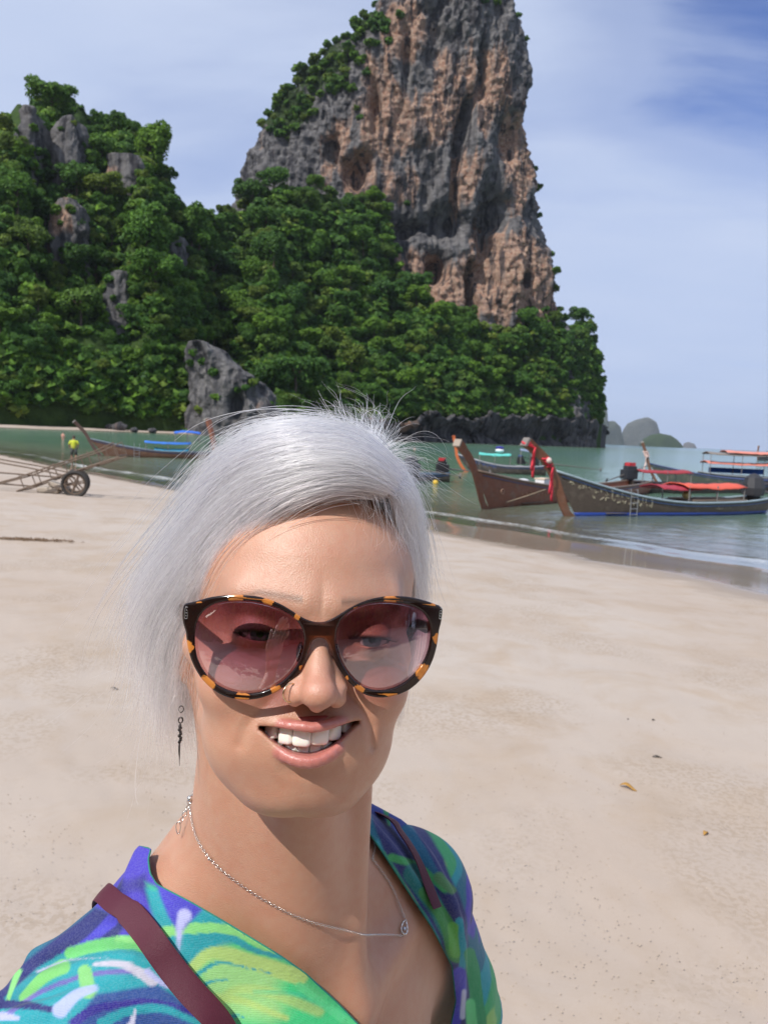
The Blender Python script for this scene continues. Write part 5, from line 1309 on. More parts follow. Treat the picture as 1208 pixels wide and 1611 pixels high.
def skin_mat():
    m, t = newmat('skin'); c = t.attr('Col'); co = t.coord()
    fine = t.noise(co, 900, 3, .6); blot = t.noise(co, 120, 4, .6)
    c = t.mix(t.ramp(blot, [(.35, 0.0), (.7, .35)]), c, (.93, .66, .58), 'MULTIPLY')
    vor = t.n('ShaderNodeTexVoronoi', i_Scale=170.0, i_Vector=co, i_Randomness=1.0)
    fr = t.ramp(vor.outputs['Distance'], [(.04, .5), (.10, 0.0)]); sel = t.noise(co, 45, 2, .5)
    c = t.mix(t.math('MULTIPLY', fr, t.ramp(sel, [(.55, 0.0), (.68, .8)])), c, (.30, .14, .08))
    lip = t.attr('lip', 'Fac')
    rough = t.math('SUBTRACT', t.math('ADD', .44, t.math('MULTIPLY', blot, .14)), t.math('MULTIPLY', lip, .14))
    v2 = t.n('ShaderNodeTexVoronoi', i_Scale=1150.0, i_Vector=co); v2.feature = 'F1'
    h = t.math('ADD', t.math('MULTIPLY', v2.outputs['Distance'], .6), t.math('MULTIPLY', fine, .8))
    nrm = t.bump(h, .32, .0005, t.bump(t.noise(co, 210, 4, .6), .12, .0012))
    b = t.bsdf(Base_Color=c, Roughness=rough, Subsurface_Weight=.30, Subsurface_Scale=.0035, Normal=nrm)
    b.inputs['Subsurface Radius'].default_value = (1.0, .35, .2)
    b.inputs['Specular IOR Level'].default_value = .55
    b.inputs['Coat Weight'].default_value = .50; b.inputs['Coat Roughness'].default_value = .29; t.put(b.inputs['Coat Normal'], t.bump(t.math('ADD', v2.outputs['Distance'], t.noise(co, 1500, 3, .7)), .50, .0005))
    t.out(b.outputs[0]); return m
FINE = .0011
T_ = time.time()
person = link('person', make_body())
tag(person, 'smiling woman with short silver hair and tortoiseshell sunglasses, in a blue and green wrap dress, taking the picture at arm\'s length', 'person')
person['label'] = 'smiling woman with short silver hair, tortoiseshell sunglasses and blue and green dress in the foreground'
print('body', len(person.data.vertices), time.time()-T_)
# ---------------------------------------------------------------- parts of the face
def spow(x, e): return math.copysign(abs(x)**e, x)
def tooth_mesh(w_, h_, d_, name, up=1, pointed=0.0):
    V = []; F = []; n, m = 14, 9
    for i in range(m+1):
        th = math.pi*i/m
        for k in range(n):
            a = 2*math.pi*k/n
            z = spow(math.cos(th), .38); r_ = spow(math.sin(th), .24)
            x = w_/2*r_*spow(math.cos(a), .42); y = d_/2*r_*spow(math.sin(a), .7)
            tip = (z*up < 0)
            x *= 1-.10*max(0, z*up)*1.0
            zz = h_/2*z
            if tip: zz += up*abs(x)/(w_/2)*h_*(.04+pointed); 
            y += .10*z*z*d_
            V.append((x, y, zz))
    for i in range(m):
        for k in range(n): F.append((i*n+k, (i+1)*n+k, (i+1)*n+(k+1) % n, i*n+(k+1) % n))
    return V, F
def enamel():
    m, t = newmat('enamel'); co = t.coord(); f = t.noise(co, 300, 3)
    c = t.mix(f, (.94, .92, .86), (.91, .87, .79))
    b = t.bsdf(Base_Color=c, Roughness=.22, Subsurface_Weight=.25, Subsurface_Scale=.002); b.inputs['Coat Weight'].default_value = .4
    t.out(b.outputs[0]); return m
M_en = enamel()
M_gum = mat('gum', (.36, .07, .06), .35, scale=200)
def arch(x, f): return -90.8+f + 19.0*(abs(x)/26.0)**2.1
def make_teeth(name, widths, heights, z_edge, up, back, gumz):
    g = MB(); pts = [tuple(h2w([(x, arch(x, back)+3.2, gumz+(z_edge(x)-z_edge(0))*.6)])[0]) for x in np.linspace(-24, 24, 17)]
    g.tube(pts, .0036, 8); go = g.build(name, M_gum, person, smooth='full')
    for s_ in (-1, 1):
        x = 0.0
        for k, (w_, h_) in enumerate(zip(widths, heights)):
            xc = s_*(x+w_/2); x += w_*(.93 if k < 3 else .80)
            V, F = tooth_mesh(w_*1.09, h_, 6.0, 'tooth', up, .10 if k == 2 else 0)
            ang = math.atan2(arch(xc+.5*s_, back)-arch(xc-.5*s_, back), 1.0)*s_
            ang = math.atan(19.0*2.1/26.0*(abs(xc)/26.0)**1.1)*s_*.9
            c, sn = math.cos(ang), math.sin(ang)
            zc = z_edge(xc)+up*h_/2
            P = [(xc+vx*c-vy*sn, arch(xc, back)+vx*sn+vy*c+2.0, zc+vz) for vx, vy, vz in V]
            me = mesh_np('tooth', h2w(np.array(P)), F, [M_en]); link('tooth', me, go)
make_teeth('upper_gum', [9.6, 7.9, 8.2, 8.2, 8.2, 8.0], [12.5, 11.7, 12.2, 12, 12, 11], lambda x: -64.0+abs(x+1)**1.6*.026+x*.11, 1, -1.2, -49.5)
make_teeth('lower_gum', [6.3, 6.8, 7.4, 7.4, 7], [10.5, 10.5, 10.5, 10, 9.5], lambda x: -62.2+abs(x)*.04+x*.10, -1, 3.6, -73.5)
tg = MB(); tg.ball((0, 0, 0), (.018, .020, .005), 14, 9)
tgo = tg.build('tongue', M_gum, person, smooth='full'); tgo.location = h2w([(0, -64, -70)])[0]
# eyes
def eye_mat():
    m, t = newmat('eye'); co = t.coord()
    sep = t.n('ShaderNodeSeparateXYZ', i_0=co)
    r_ = t.math('SQRT', t.math('ADD', t.math('POWER', sep.outputs[0], 2.0), t.math('POWER', sep.outputs[2], 2.0)))
    c = t.ramp(t.math('MULTIPLY', r_, 100.0), [(.0, (.005, .005, .005)), (.19, (.008, .008, .008)), (.22, (.10, .16, .17)), (.50, (.06, .11, .13)), (.58, (.62, .56, .53)), (1, (.6, .5, .47))])
    b = t.bsdf(Base_Color=c, Roughness=.06); b.inputs['Coat Weight'].default_value = 1.0; t.out(b.outputs[0]); return m
M_eye = eye_mat()
for c_ in ex_c:
    e = MB(); e.ball((0, 0, 0), (.0119, .0121, .0119), 24, 16); eo = e.build('eyeball', M_eye, person, smooth='full')
    MX4 = Matrix([list(HR[i])+[h2w([c_])[0][i]] for i in range(3)]+[[0, 0, 0, 1]]); eo.matrix_world = MX4
# lashes as one fringe per eye
M_lash = mat('lash', (.02, .012, .01), .5)
for c_ in ex_c:
    l = MB()
    for k in range(26):
        u = -1+2*k/25; xx = 12.5*u; z = c_[2]+1.8-xx*xx*.012
        y = c_[1]-13.4*math.sqrt(max(.05, 1-(xx/15.5)**2))
        P = [(c_[0]+xx, y, z), (c_[0]+xx*1.12, y-3.2, z-.4), (c_[0]+xx*1.25, y-5.6, z+2.0)]
        l.tube(h2w(P), [.00022, .00016, .00005], 4)
    l.build('eyelashes', M_lash, person)
# ---------------------------------------------------------------- sunglasses
def gl_y(x, z): return -101.0 + 15.5*(x/72.0)**2 - .075*z + 0*x
def px_on_glasses(pts):
    out = []
    for px, py in pts:
        d = ray(px, py); o = w2h(CO[None])[0]; e = w2h((CO+d)[None])[0]
        # straight line in the undistorted head frame
        o_ = ((CO-HO) @ HR)*1000; dd = (d @ HR)*1000
        t = .4
        for _ in range(25):
            q = o_+dd*t; t -= (q[1]-gl_y(q[0], q[2]))/dd[1]
        q = o_+dd*t; out.append((q[0], q[2]))
    return np.array(out)
def g2w(p):                       # undistorted head mm -> world
    return (np.atleast_2d(p)*.001) @ HR.T + HO
OUT = [(289, 950), (308, 946), (330, 939.5), (350, 936.8), (375, 935.6), (403, 937.5), (425, 943), (443, 951), (458, 960), (472, 969.5), (484, 975.5), (495, 978.5), (506, 979), (516, 976.5),
       (530, 969), (548, 957.5), (565, 948.5), (583, 942), (602, 938.5), (621, 937.5), (640, 938.5), (656, 941.5), (675, 947), (695.5, 955), (695, 966), (693.5, 979), (690, 990), (688.5, 1003), (686, 1019), (681.5, 1035), (675, 1050),
       (666, 1064), (655, 1076), (643, 1085.5), (628, 1092.5), (610, 1097), (594, 1097.5), (579, 1095), (566, 1089), (555, 1080), (545, 1069.5), (536, 1058), (528, 1045), (522, 1030), (517.5, 1015), (513, 1007), (507, 1003.5), (501, 1003), (494.5, 1005), (490, 1010),
       (486, 1020), (481.5, 1035), (475, 1050), (465, 1064), (453, 1076), (438, 1087), (423, 1094), (407, 1099), (391, 1101), (375, 1100.5), (358, 1097), (341, 1089.5), (328, 1079.5), (317, 1068), (308, 1054), (300.5, 1038), (296, 1022), (293.5, 1006), (292.5, 993), (288, 981), (286.5, 966)]
INL = [(306.5, 1000), (308, 985), (314, 969), (324, 957.5), (338, 949.5), (355, 945.6), (375, 944.6), (396, 945.5), (418, 950), (438, 957), (455, 966), (467, 976), (475, 988), (478.5, 1002), (477.5, 1018), (473, 1034), (466, 1048), (456, 1061), (444, 1072), (430, 1081), (413, 1088), (395, 1091), (376, 1090), (358, 1085.5), (342, 1077.5), (328, 1065.5), (317, 1050), (310, 1034), (307, 1017)]
INR = [(527.5, 1006), (529, 990), (535, 976), (546, 964), (561, 955), (578, 949.3), (597, 947), (616, 947), (635, 949.5), (652, 954.5), (665, 962.5), (673.5, 974), (677, 988), (677, 1003), (674.5, 1019), (669, 1035), (661, 1049), (650, 1062), (637, 1073), (622, 1081), (606, 1085.5), (590, 1086), (574, 1082), (560, 1073), (548, 1060), (539, 1046), (532, 1030), (528.5, 1018)]
def dense(poly, n):
    P = np.asarray(poly, float); P = np.vstack([P, P[:1]]); s_ = np.r_[0, np.cumsum(np.linalg.norm(np.diff(P, axis=0), axis=1))]
    u = np.linspace(0, s_[-1], n, endpoint=False); Q = np.stack([np.interp(u, s_, P[:, 0]), np.interp(u, s_, P[:, 1])], 1)
    for _ in range(2): Q = .5*Q+.25*(np.roll(Q, 1, 0)+np.roll(Q, -1, 0))
    return Q
def fill_curve(loops, ext, bev):
    cu = bpy.data.curves.new('outline', 'CURVE'); cu.dimensions = '2D'; cu.fill_mode = 'BOTH'
    cu.extrude = ext; cu.bevel_depth = bev; cu.bevel_resolution = 2; cu.offset = -bev
    for L in loops:
        sp = cu.splines.new('POLY'); sp.points.add(len(L)-1); sp.use_cyclic_u = True
        sp.points.foreach_set('co', np.hstack([L, np.zeros((len(L), 1)), np.ones((len(L), 1))]).ravel())
    o = bpy.data.objects.new('outline', cu); col.objects.link(o)
    dg = bpy.context.evaluated_depsgraph_get(); me = bpy.data.meshes.new_from_object(o.evaluated_get(dg))
    bpy.data.objects.remove(o); bpy.data.curves.remove(cu); return me
glasses = empty('sunglasses', tuple(g2w([(0, -101, 0)])[0]))
tag(glasses, 'round brown tortoiseshell sunglasses with pink tinted lenses on the woman\'s face', 'sunglasses')
bpy.context.view_layer.update()
def under(o, parent):
    o.parent = parent; o.matrix_parent_inverse = parent.matrix_world.inverted(); return o
def bend(me, off):
    n = len(me.vertices); P = np.empty(n*3); me.vertices.foreach_get('co', P); P = P.reshape(-1, 3)
    q = np.stack([P[:, 0], gl_y(P[:, 0], P[:, 1])-P[:, 2]+off, P[:, 1]], 1)
    me.vertices.foreach_set('co', g2w(q).ravel()); me.update(); return P
L_out = px_on_glasses(dense(OUT, 300)); L_l = px_on_glasses(dense(INL, 150)); L_r = px_on_glasses(dense(INR, 140))
me = fill_curve([L_out, L_l, L_r], .75, .95); P2 = bend(me, 0)
PAT = [(314, 949, 6, 3), (371, 940, 11, 9), (421, 947, 9, 6), (467, 969, 5, 7), (297, 1017, 9, 9), (326, 1074, 14, 12), (381, 1097, 12, 8), (437, 1087, 11, 8), (300, 990, 3, 4),
       (613, 943, 10, 9), (680, 953, 6, 5), (684, 1004, 6, 10), (664, 1058, 13, 13), (617, 1093, 9, 7), (563, 1086, 10, 9), (560, 958, 5, 4), (520, 1000, 4, 8), (651, 1083, 3, 3), (474, 1050, 4, 5), (545, 1066, 3, 4)]
pc = px_on_glasses([p[:2] for p in PAT])
amb = np.full(len(P2), -1.0)
nz = fbm(np.c_[P2[:, :2]*.45, P2[:, :1]*0], 3)
for (c_, p) in zip(pc, PAT):
    e = np.sqrt(((P2[:, 0]-c_[0])/(p[2]*.36))**2+((P2[:, 1]-c_[1])/(p[3]*.36))**2); amb = np.maximum(amb, 1-e+nz*.35)
br_ = np.exp(-((P2[:, 0]-0)**2/6**2+(P2[:, 1]+1)**2/9**2))
at = me.attributes.new('amber', 'FLOAT', 'POINT'); at.data.foreach_set('value', amb.astype(np.float32))
at = me.attributes.new('warm', 'FLOAT', 'POINT'); at.data.foreach_set('value', br_.astype(np.float32))
def tort_mat():
    m, t = newmat('tortoiseshell'); a = t.attr('amber', 'Fac'); co = t.coord()
    a = t.math('ADD', a, t.math('MULTIPLY', t.math('SUBTRACT', t.noise(co, 700, 3), .5), .5))
    f = t.ramp(a, [(.0, 0.0), (.16, 1.0)])
    dark = t.mix(t.noise(co, 160, 3), (.006, .004, .004), (.022, .009, .007))
    dark = t.mix(t.math('MULTIPLY', t.attr('warm', 'Fac'), t.noise(co, 260, 3)), dark, (.22, .05, .015))
    c = t.mix(f, dark, t.mix(t.noise(co, 400, 3), (.62, .25, .05), (.42, .13, .025)))
    b = t.bsdf(Base_Color=c, Roughness=.12); b.inputs['Coat Weight'].default_value = .1; b.inputs['Coat Roughness'].default_value = .04; b.inputs['Specular IOR Level'].default_value = .4
    b.inputs['Subsurface Weight'].default_value = .1; b.inputs['Subsurface Scale'].default_value = .002
    t.out(b.outputs[0]); return m
M_tort = tort_mat(); me.materials.clear(); me.materials.append(M_tort)
me.polygons.foreach_set('use_smooth', np.ones(len(me.polygons), bool)); me.set_sharp_from_angle(angle=R(45))
under(link('frame', me), glasses)
def lens_mat():
    m, t = newmat('tinted_lens'); co = t.attr('hgt', 'Fac')
    tint = t.ramp(co, [(0.0, (.93, .86, .89)), (.45, (.82, .67, .73)), (.8, (.62, .42, .50)), (1.0, (.48, .29, .37))])
    tr = t.n('ShaderNodeBsdfTransparent', i_Color=tint)
    gl = t.n('ShaderNodeBsdfGlossy', i_Roughness=.012, i_Color=(.90, .92, 1.0))
    fr = t.n('ShaderNodeFresnel', i_IOR=1.5)
    f = t.math('ADD', t.math('MULTIPLY', fr.outputs[0], 1.8), .16)
    geo = t.n('ShaderNodeNewGeometry')
    f = t.math('MULTIPLY', f, t.math('SUBTRACT', 1.0, geo.outputs['Backfacing']))
    mx = t.n('ShaderNodeMixShader', i_0=f, i_1=tr.outputs[0], i_2=gl.outputs[0])
    t.out(mx.outputs[0]); return m
M_lens = lens_mat()
for L in (L_l, L_r):
    c0 = L.mean(0); Lg = c0+(L-c0)*1.012
    n = len(Lg); V = []; F = []; rings = 14
    for s_ in (0, 1):
        for k in range(1, rings+1):
            for p in Lg:
                q = c0+(p-c0)*k/rings; r2 = ((q-c0)**2).sum()
                V.append((q[0], gl_y(q[0], q[1])-.6+s_*1.6+r2*.0016, q[1]))
        V.append((c0[0], gl_y(*c0)-.6+s_*1.6, c0[1]))
    NR = rings*n+1
    for s_ in (0, 1):
        b0 = s_*NR
        for k in range(rings-1):
            for j in range(n):
                f = (b0+k*n+j, b0+k*n+(j+1) % n, b0+(k+1)*n+(j+1) % n, b0+(k+1)*n+j); F.append(f if s_ else f[::-1])
        for j in range(n):
            f = (b0+NR-1, b0+(j+1) % n, b0+j); F.append(f if s_ else f[::-1])
    for j in range(n):
        a = (rings-1)*n+j; b_ = (rings-1)*n+(j+1) % n; F.append((a, b_, b_+NR, a+NR))
    V = np.array(V); h_ = (V[:, 2]-V[:, 2].min())/(V[:, 2].max()-V[:, 2].min())
    me = mesh_np('lens', g2w(V), F, [M_lens], attrs={'hgt': h_})
    import bmesh
    bm = bmesh.new(); bm.from_mesh(me); bmesh.ops.recalc_face_normals(bm, faces=bm.faces); bm.to_mesh(me); bm.free()
    under(link('lens', me), glasses)
M_silver = mat('silver', (.75, .74, .72), .22, 1.0, var=.1, scale=300)
# temple arms, hinge plaques, nose pads, small script mark on one lens
for s_, (hx, hz) in ((-1, px_on_glasses([(291, 962)])[0]), (1, px_on_glasses([(693, 966)])[0])):
    b = MB(); hy = gl_y(hx, hz)
    pts = [(hx-s_*2.0, hy+2.5, hz), (hx-s_*1.0, hy+8, hz), (s_*75, -45, 6), (s_*79, 0, 5), (s_*77.5, 12, 1), (s_*76, 26, -14)]
    P = g2w(spline(pts, 24)); up = HR @ np.array([0, 0, 1.0]); sd_ = HR @ np.array([1.0, 0, 0])
    V = []; F = []
    for i, p in enumerate(P):
        hh = (.0040 if i < 3 else .0042-.0012*i/24); ww = .0016
        for (a, c_) in ((-1, -1), (1, -1), (1, 1), (-1, 1)): V.append(p+sd_*ww*a+up*hh*c_)
    for i in range(len(P)-1):
        for k in range(4): F.append((i*4+k, i*4+(k+1) % 4, i*4+4+(k+1) % 4, i*4+4+k))
    F += [(3, 2, 1, 0), tuple(len(V)-4+k for k in range(4))]
    b.add(V, F); under(b.build('temple_arm', M_tort, None), glasses)
    m_ = MB(); cx_, cz_ = px_on_glasses([(293.5, 964) if s_ < 0 else (691.5, 965)])[0]; y_ = gl_y(cx_, cz_)-1.9
    ring = []
    for k in range(20):
        a = 2*math.pi*k/20; ring.append(g2w([(cx_+.8*spow(math.cos(a), .5), y_, cz_+3.1*spow(math.sin(a), .5))])[0])
    m_.tube(ring, .00022, 6, closed=True)
    for k in (-1, 0, 1): m_.ball(g2w([(cx_, y_, cz_+k*1.5)])[0], .00035, 8, 6)
    under(m_.build('hinge_plaque', M_silver, None, smooth='full'), glasses)
    np_ = MB(); np_.ball((0, 0, 0), (.0022, .0035, .0062), 12, 8); npo = np_.build('nose_pad', M_tort, None, smooth='full')
    npo.matrix_world = Matrix([list(HR[i])+[g2w([(s_*9.8, -93, -9)])[0][i]] for i in range(3)]+[[0, 0, 0, 1]]); under(npo, glasses)
M_print = mat('pale_print', (.75, .66, .60), .4)
sc_ = [(323, 971), (326, 968), (325, 972), (328, 966), (327.5, 969.5), (330, 966), (330.5, 968.5), (332, 964), (332.5, 966.5), (334, 963.5), (335, 964.5), (337, 960.5), (336, 963), (339, 960)]
g_ = px_on_glasses(sc_); sp_ = spline(g_, 60); m_ = MB()
m_.tube(g2w(np.c_[sp_[:, 0], [gl_y(a, b)-.25+.0016*((a-L_l.mean(0)[0])**2+(b-L_l.mean(0)[1])**2)-.6 for a, b in sp_], sp_[:, 1]]), .00011, 4)
under(m_.build('lens_script', M_print, None), glasses)
# ---------------------------------------------------------------- hair: long thin curves combed along hand-placed guides
def hair_mat():
    m, t = newmat('silver_hair')
    hi = t.n('ShaderNodeHairInfo')
    rnd = hi.outputs['Random']; ic = hi.outputs['Intercept']
    tn = t.math('ADD', t.math('MULTIPLY', t.attr('tone', 'Fac'), .8), t.math('MULTIPLY', rnd, .2))
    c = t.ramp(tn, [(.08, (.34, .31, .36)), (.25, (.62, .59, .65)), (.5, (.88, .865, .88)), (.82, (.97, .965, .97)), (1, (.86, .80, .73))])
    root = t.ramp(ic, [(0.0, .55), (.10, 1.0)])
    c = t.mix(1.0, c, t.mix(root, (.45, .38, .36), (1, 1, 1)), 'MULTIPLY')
    h = t.n('ShaderNodeBsdfHairPrincipled'); h.parametrization = 'COLOR'
    t.put(h.inputs['Color'], c); h.inputs['Roughness'].default_value = .17; h.inputs['Radial Roughness'].default_value = .45
    h.inputs['Random Roughness'].default_value = .3; h.inputs['Coat'].default_value = .15
    df = t.n('ShaderNodeBsdfDiffuse', i_Color=t.mix(1.0, c, (.98, .965, .965), 'MULTIPLY')); mx = t.n('ShaderNodeMixShader', i_0=.20, i_1=h.outputs[0], i_2=df.outputs[0])
    t.out(mx.outputs[0]); return m
M_hair = hair_mat()
hrs = np.random.RandomState(11)
def skull_dist(P): 
    return s_ell(w2h(P), (0, 6, 30), (72, 90, 76))*.001
def strands(guides, n, npts, spread, frizz, rad, lens=(.8, 1.0), clump=.5, tipspread=1.0, lift=0.0):
    """guides: list of rows; each row is a list of guides (all with the same number of points), neighbouring guides are
    blended, rows are stacked in depth (inner to outer)."""
    G = np.array([[spline(g, 24) for g in row] for row in guides])     # rows, cols, 24, 3
    nr, nc = G.shape[:2]
    u = hrs.rand(n)*(nc-1); v = hrs.rand(n)**.8*(nr-1) if nr > 1 else np.zeros(n)
    # clumping
    nclump = max(4, int(n/85)); ci = hrs.randint(0, nclump, n); cu = hrs.rand(nclump)*(nc-1); cv = (hrs.rand(nclump)**.8*(nr-1)) if nr > 1 else np.zeros(nclump)
    def ev(u, v):
        i = np.clip(u.astype(int), 0, nc-2); f = (u-i)[:, None, None]; j = np.clip(v.astype(int), 0, max(0, nr-2)); g = (v-j)[:, None, None]
        j1 = np.minimum(j+1, nr-1)
        return (G[j, i]*(1-f)+G[j, i+1]*f)*(1-g)+(G[j1, i]*(1-f)+G[j1, i+1]*f)*g
    # nearest clump by u
    order = np.argsort(cu); k = np.clip(np.searchsorted(cu[order], u)+hrs.randint(-1, 2, n), 0, nclump-1); ck = order[k]
    S = ev(u, v); Cc = ev(cu[ck], cv[ck])
    T = np.linspace(0, 1, 24)[None, :, None]
    w_ = clump*np.clip(T*1.3, 0, 1)**1.2
    S = S*(1-w_)+Cc*w_
    off = hrs.normal(size=(n, 1, 3))*spread*(.45+tipspread*T**1.5)*np.abs(hrs.normal(size=(n, 1, 1))*.35+.75)
    coff = hrs.normal(size=(nclump, 1, 3))[ck]*spread*1.35*T+np.sin(T*(2+4*hrs.rand(nclump, 1, 3))[ck]+(hrs.rand(nclump, 1, 3)*6.28)[ck])*spread*.7*T
    S = S+off+coff
    # smooth individual waviness
    ph = hrs.rand(n, 1, 3)*6.28; fr = 2.0+hrs.rand(n, 1, 3)*5
    amp = frizz*(hrs.rand(n, 1, 1)**2.2*2.4)
    S = S+np.sin(T*fr+ph)*amp*T
    L = lens[0]+(lens[1]-lens[0])*hrs.rand(n)
    t2 = np.linspace(0, 1, npts)[None]*L[:, None]*23; i = np.clip(t2.astype(int), 0, 22); f = (t2-i)[..., None]; a = np.arange(n)[:, None]
    S = S[a, i]*(1-f)+S[a, i+1]*f
    rr = rad*(.6+.8*hrs.rand(n))[:, None]*(1-.75*np.linspace(0, 1, npts)[None]**2.5)
    tone = hrs.rand(nclump)[ck]*.65+hrs.rand(n)*.35
    return S, rr, tone
def push_out(S, off=.0012):
    """keep every strand outside the head"""
    n, m, _ = S.shape; P = S.reshape(-1, 3).copy(); q = w2h(P); c = np.array([0, 6, 34.0])
    for _ in range(2):
        d = skull_dist(P); inside = d < off
        if not inside.any(): break
        ctr = h2w([(0, 6, 20)])[0]; dirn = P[inside]-ctr; dirn /= np.linalg.norm(dirn, axis=1)[:, None]
        P[inside] += dirn*(off-d[inside])[:, None]*1.05
    return P.reshape(n, m, 3)
def hair_object(name, batches, parent):
    pts = []; rad = []; sizes = []; tone = np.concatenate([b[2] for b in batches])
    for S, rr, _t in batches:
        pts.append(S.reshape(-1, 3)); rad.append(rr.reshape(-1)); sizes += [S.shape[1]]*S.shape[0]
    P = np.concatenate(pts).astype(np.float32); r_ = np.concatenate(rad).astype(np.float32)
    hc = bpy.data.hair_curves.new(name); hc.add_curves(sizes)
    hc.position_data.foreach_set('vector', P.ravel()); 
    a = hc.attributes.get('radius') or hc.attributes.new('radius', 'FLOAT', 'POINT'); a.data.foreach_set('value', r_)
    ta = hc.attributes.new('tone', 'FLOAT', 'CURVE'); ta.data.foreach_set('value', tone.astype(np.float32))
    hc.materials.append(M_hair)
    o = bpy.data.objects.new(name, hc); col.objects.link(o); o.parent = parent; return o
def G(*pts): return [pxd(x, y, D) for x, y, D in pts]
# depth along the optical axis: forehead skin is about .445, ear about .53, crown about .53
def lower(base, k=9, dx=0): return [[(x+dx*min(1, i/2)+(26*math.exp(-((y-815)/105.0)**2)*min(1, max(0, (400-x)/70.0))), y+k*max(0, (760-y))/90.0, D) for i, (x, y, D) in enumerate(g)] for g in base]
def row(base, dD=0.0, dy=0.0, dx=0.0): return [[pxd(x+dx*i, y+dy, D+dD) for i, (x, y, D) in enumerate(g)] for g in base]
# main sweep, from the parting on the right across the forehead to the ear on the left
sweep = [
 [(560, 772, .452), (500, 778, .446), (432, 806, .450), (372, 858, .462), (338, 925, .476), (318, 1010, .492), (306, 1080, .500)],
 [(590, 768, .456), (520, 756, .446), (440, 782, .448), (370, 842, .462), (325, 922, .478), (292, 1015, .495), (285, 1100, .505)],
 [(612, 770, .462), (545, 738, .448), (450, 752, .448), (365, 812, .462), (305, 905, .480), (268, 1005, .500), (262, 1100, .510)],
 [(622, 762, .470), (560, 718, .454), (460, 722, .452), (362, 780, .466), (290, 872, .484), (245, 975, .505), (235, 1070, .515)],
 [(625, 748, .480), (560, 698, .466), (462, 696, .462), (362, 748, .474), (285, 835, .492), (232, 935, .512), (212, 1020, .522)],
 [(618, 732, .494), (555, 684, .482), (460, 680, .476), (365, 722, .486), (292, 800, .502), (236, 895, .520), (205, 975, .532)],
 [(606, 716, .510), (545, 674, .500), (462, 672, .494), (375, 705, .502), (308, 768, .516), (250, 858, .534), (212, 935, .545)],
 [(590, 702, .528), (535, 668, .520), (465, 668, .516), (392, 694, .522), (330, 745, .534), (275, 825, .550), (235, 905, .562)],
 [(570, 694, .550), (525, 668, .545), (470, 670, .545), (410, 692, .548), (352, 740, .556), (305, 812, .570), (270, 890, .580)],
]
sweep = lower(sweep, 12)
inner = [[(x+ (6 if i > 2 else 0), y+9, D+.006) for i, (x, y, D) in enumerate(g)] for g in sweep]
# lower back lengths under the ear, left
back = [
 [(330, 880, .50), (300, 960, .505), (285, 1030, .508), (282, 1090, .510), (292, 1130, .512), (305, 1175, .515)],
 [(300, 850, .515), (272, 940, .52), (262, 1020, .522), (262, 1090, .524), (268, 1140, .526), (275, 1175, .528)],
 [(285, 840, .535), (252, 930, .54), (240, 1010, .542), (245, 1080, .544), (252, 1130, .546), (250, 1165, .548)],
 [(280, 830, .56), (240, 915, .565), (222, 985, .568), (225, 1050, .57), (232, 1100, .572), (222, 1140, .574)],
 [(290, 820, .59), (245, 890, .59), (215, 950, .59), (212, 1010, .59), (218, 1060, .592), (200, 1095, .594)],
]
# right side, short, falling behind the glasses
right = [
 [(612, 776, .462), (628, 800, .470), (642, 840, .482), (648, 885, .492), (652, 925, .500), (656, 975, .508)],
 [(622, 764, .470), (645, 788, .480), (656, 832, .492), (661, 880, .502), (663, 925, .510), (668, 970, .518)],
 [(620, 745, .490), (648, 768, .498), (664, 815, .510), (669, 868, .520), (670, 915, .526), (672, 955, .532)],
 [(605, 722, .520), (640, 745, .525), (662, 795, .535), (669, 850, .542), (668, 905, .548), (668, 945, .552)],
 [(590, 706, .55), (628, 728, .55), (656, 775, .56), (664, 830, .565), (664, 890, .57), (662, 960, .575)],
 [(565, 696, .585), (605, 712, .585), (640, 760, .59), (652, 820, .60), (650, 890, .605), (645, 985, .61)],
]
right = lower(right, 10, -11)
crown = [
 [(600, 705, .50), (612, 690, .505), (618, 676, .51), (612, 668, .512), (600, 672, .514)],
 [(585, 700, .51), (590, 680, .515), (592, 660, .52), (588, 645, .523), (580, 640, .525)],
 [(565, 696, .52), (566, 676, .525), (564, 658, .53), (560, 645, .533), (552, 642, .535)],
 [(545, 692, .54), (540, 672, .54), (530, 660, .545), (515, 655, .55), (498, 658, .55)],
]
BS = []
back = [[(x+min(24, max(0, (y-900)*.2)) if x < 262 else x, y, D) for x, y, D in g] for g in back]
def addb(*a, **k):
    S, r_, tn = strands(*a, **k); BS.append((push_out(S), r_, tn))
HD = 1.0
addb([row(inner, .004), row(inner), row(sweep)], int(11000*HD), 18, .0024, .0018, .00019, (.72, 1.0), .74)
addb([row(sweep, -.002)], int(5600*HD), 24, .0046, .0055, .00017, (.40, 1.05), .86, 2.1)
addb([row(sweep, -.004, -4)], int(1000*HD), 22, .0066, .006, .00013, (.5, 1.0), .3, 2.4)
addb([row(back, .004), row(back, -.004)], int(3600*HD), 20, .0046, .0062, .00016, (.30, 1.0), .74, 2.0)
addb([row(back)], int(700*HD), 20, .0090, .006, .00008, (.6, 1.05), .2, 2.0)
addb([row(right, .005), row(right)], int(6500*HD), 18, .0018, .0014, .00016, (.7, 1.0), .65)
addb([row(right, -.003)], int(700*HD), 20, .0040, .004, .00008, (.5, 1.1), .2, 2.2)
crown = lower(crown, 9)
addb([row(crown)], int(260*HD), 14, .0058, .006, .00012, (.4, 1.0), .3, 1.6)
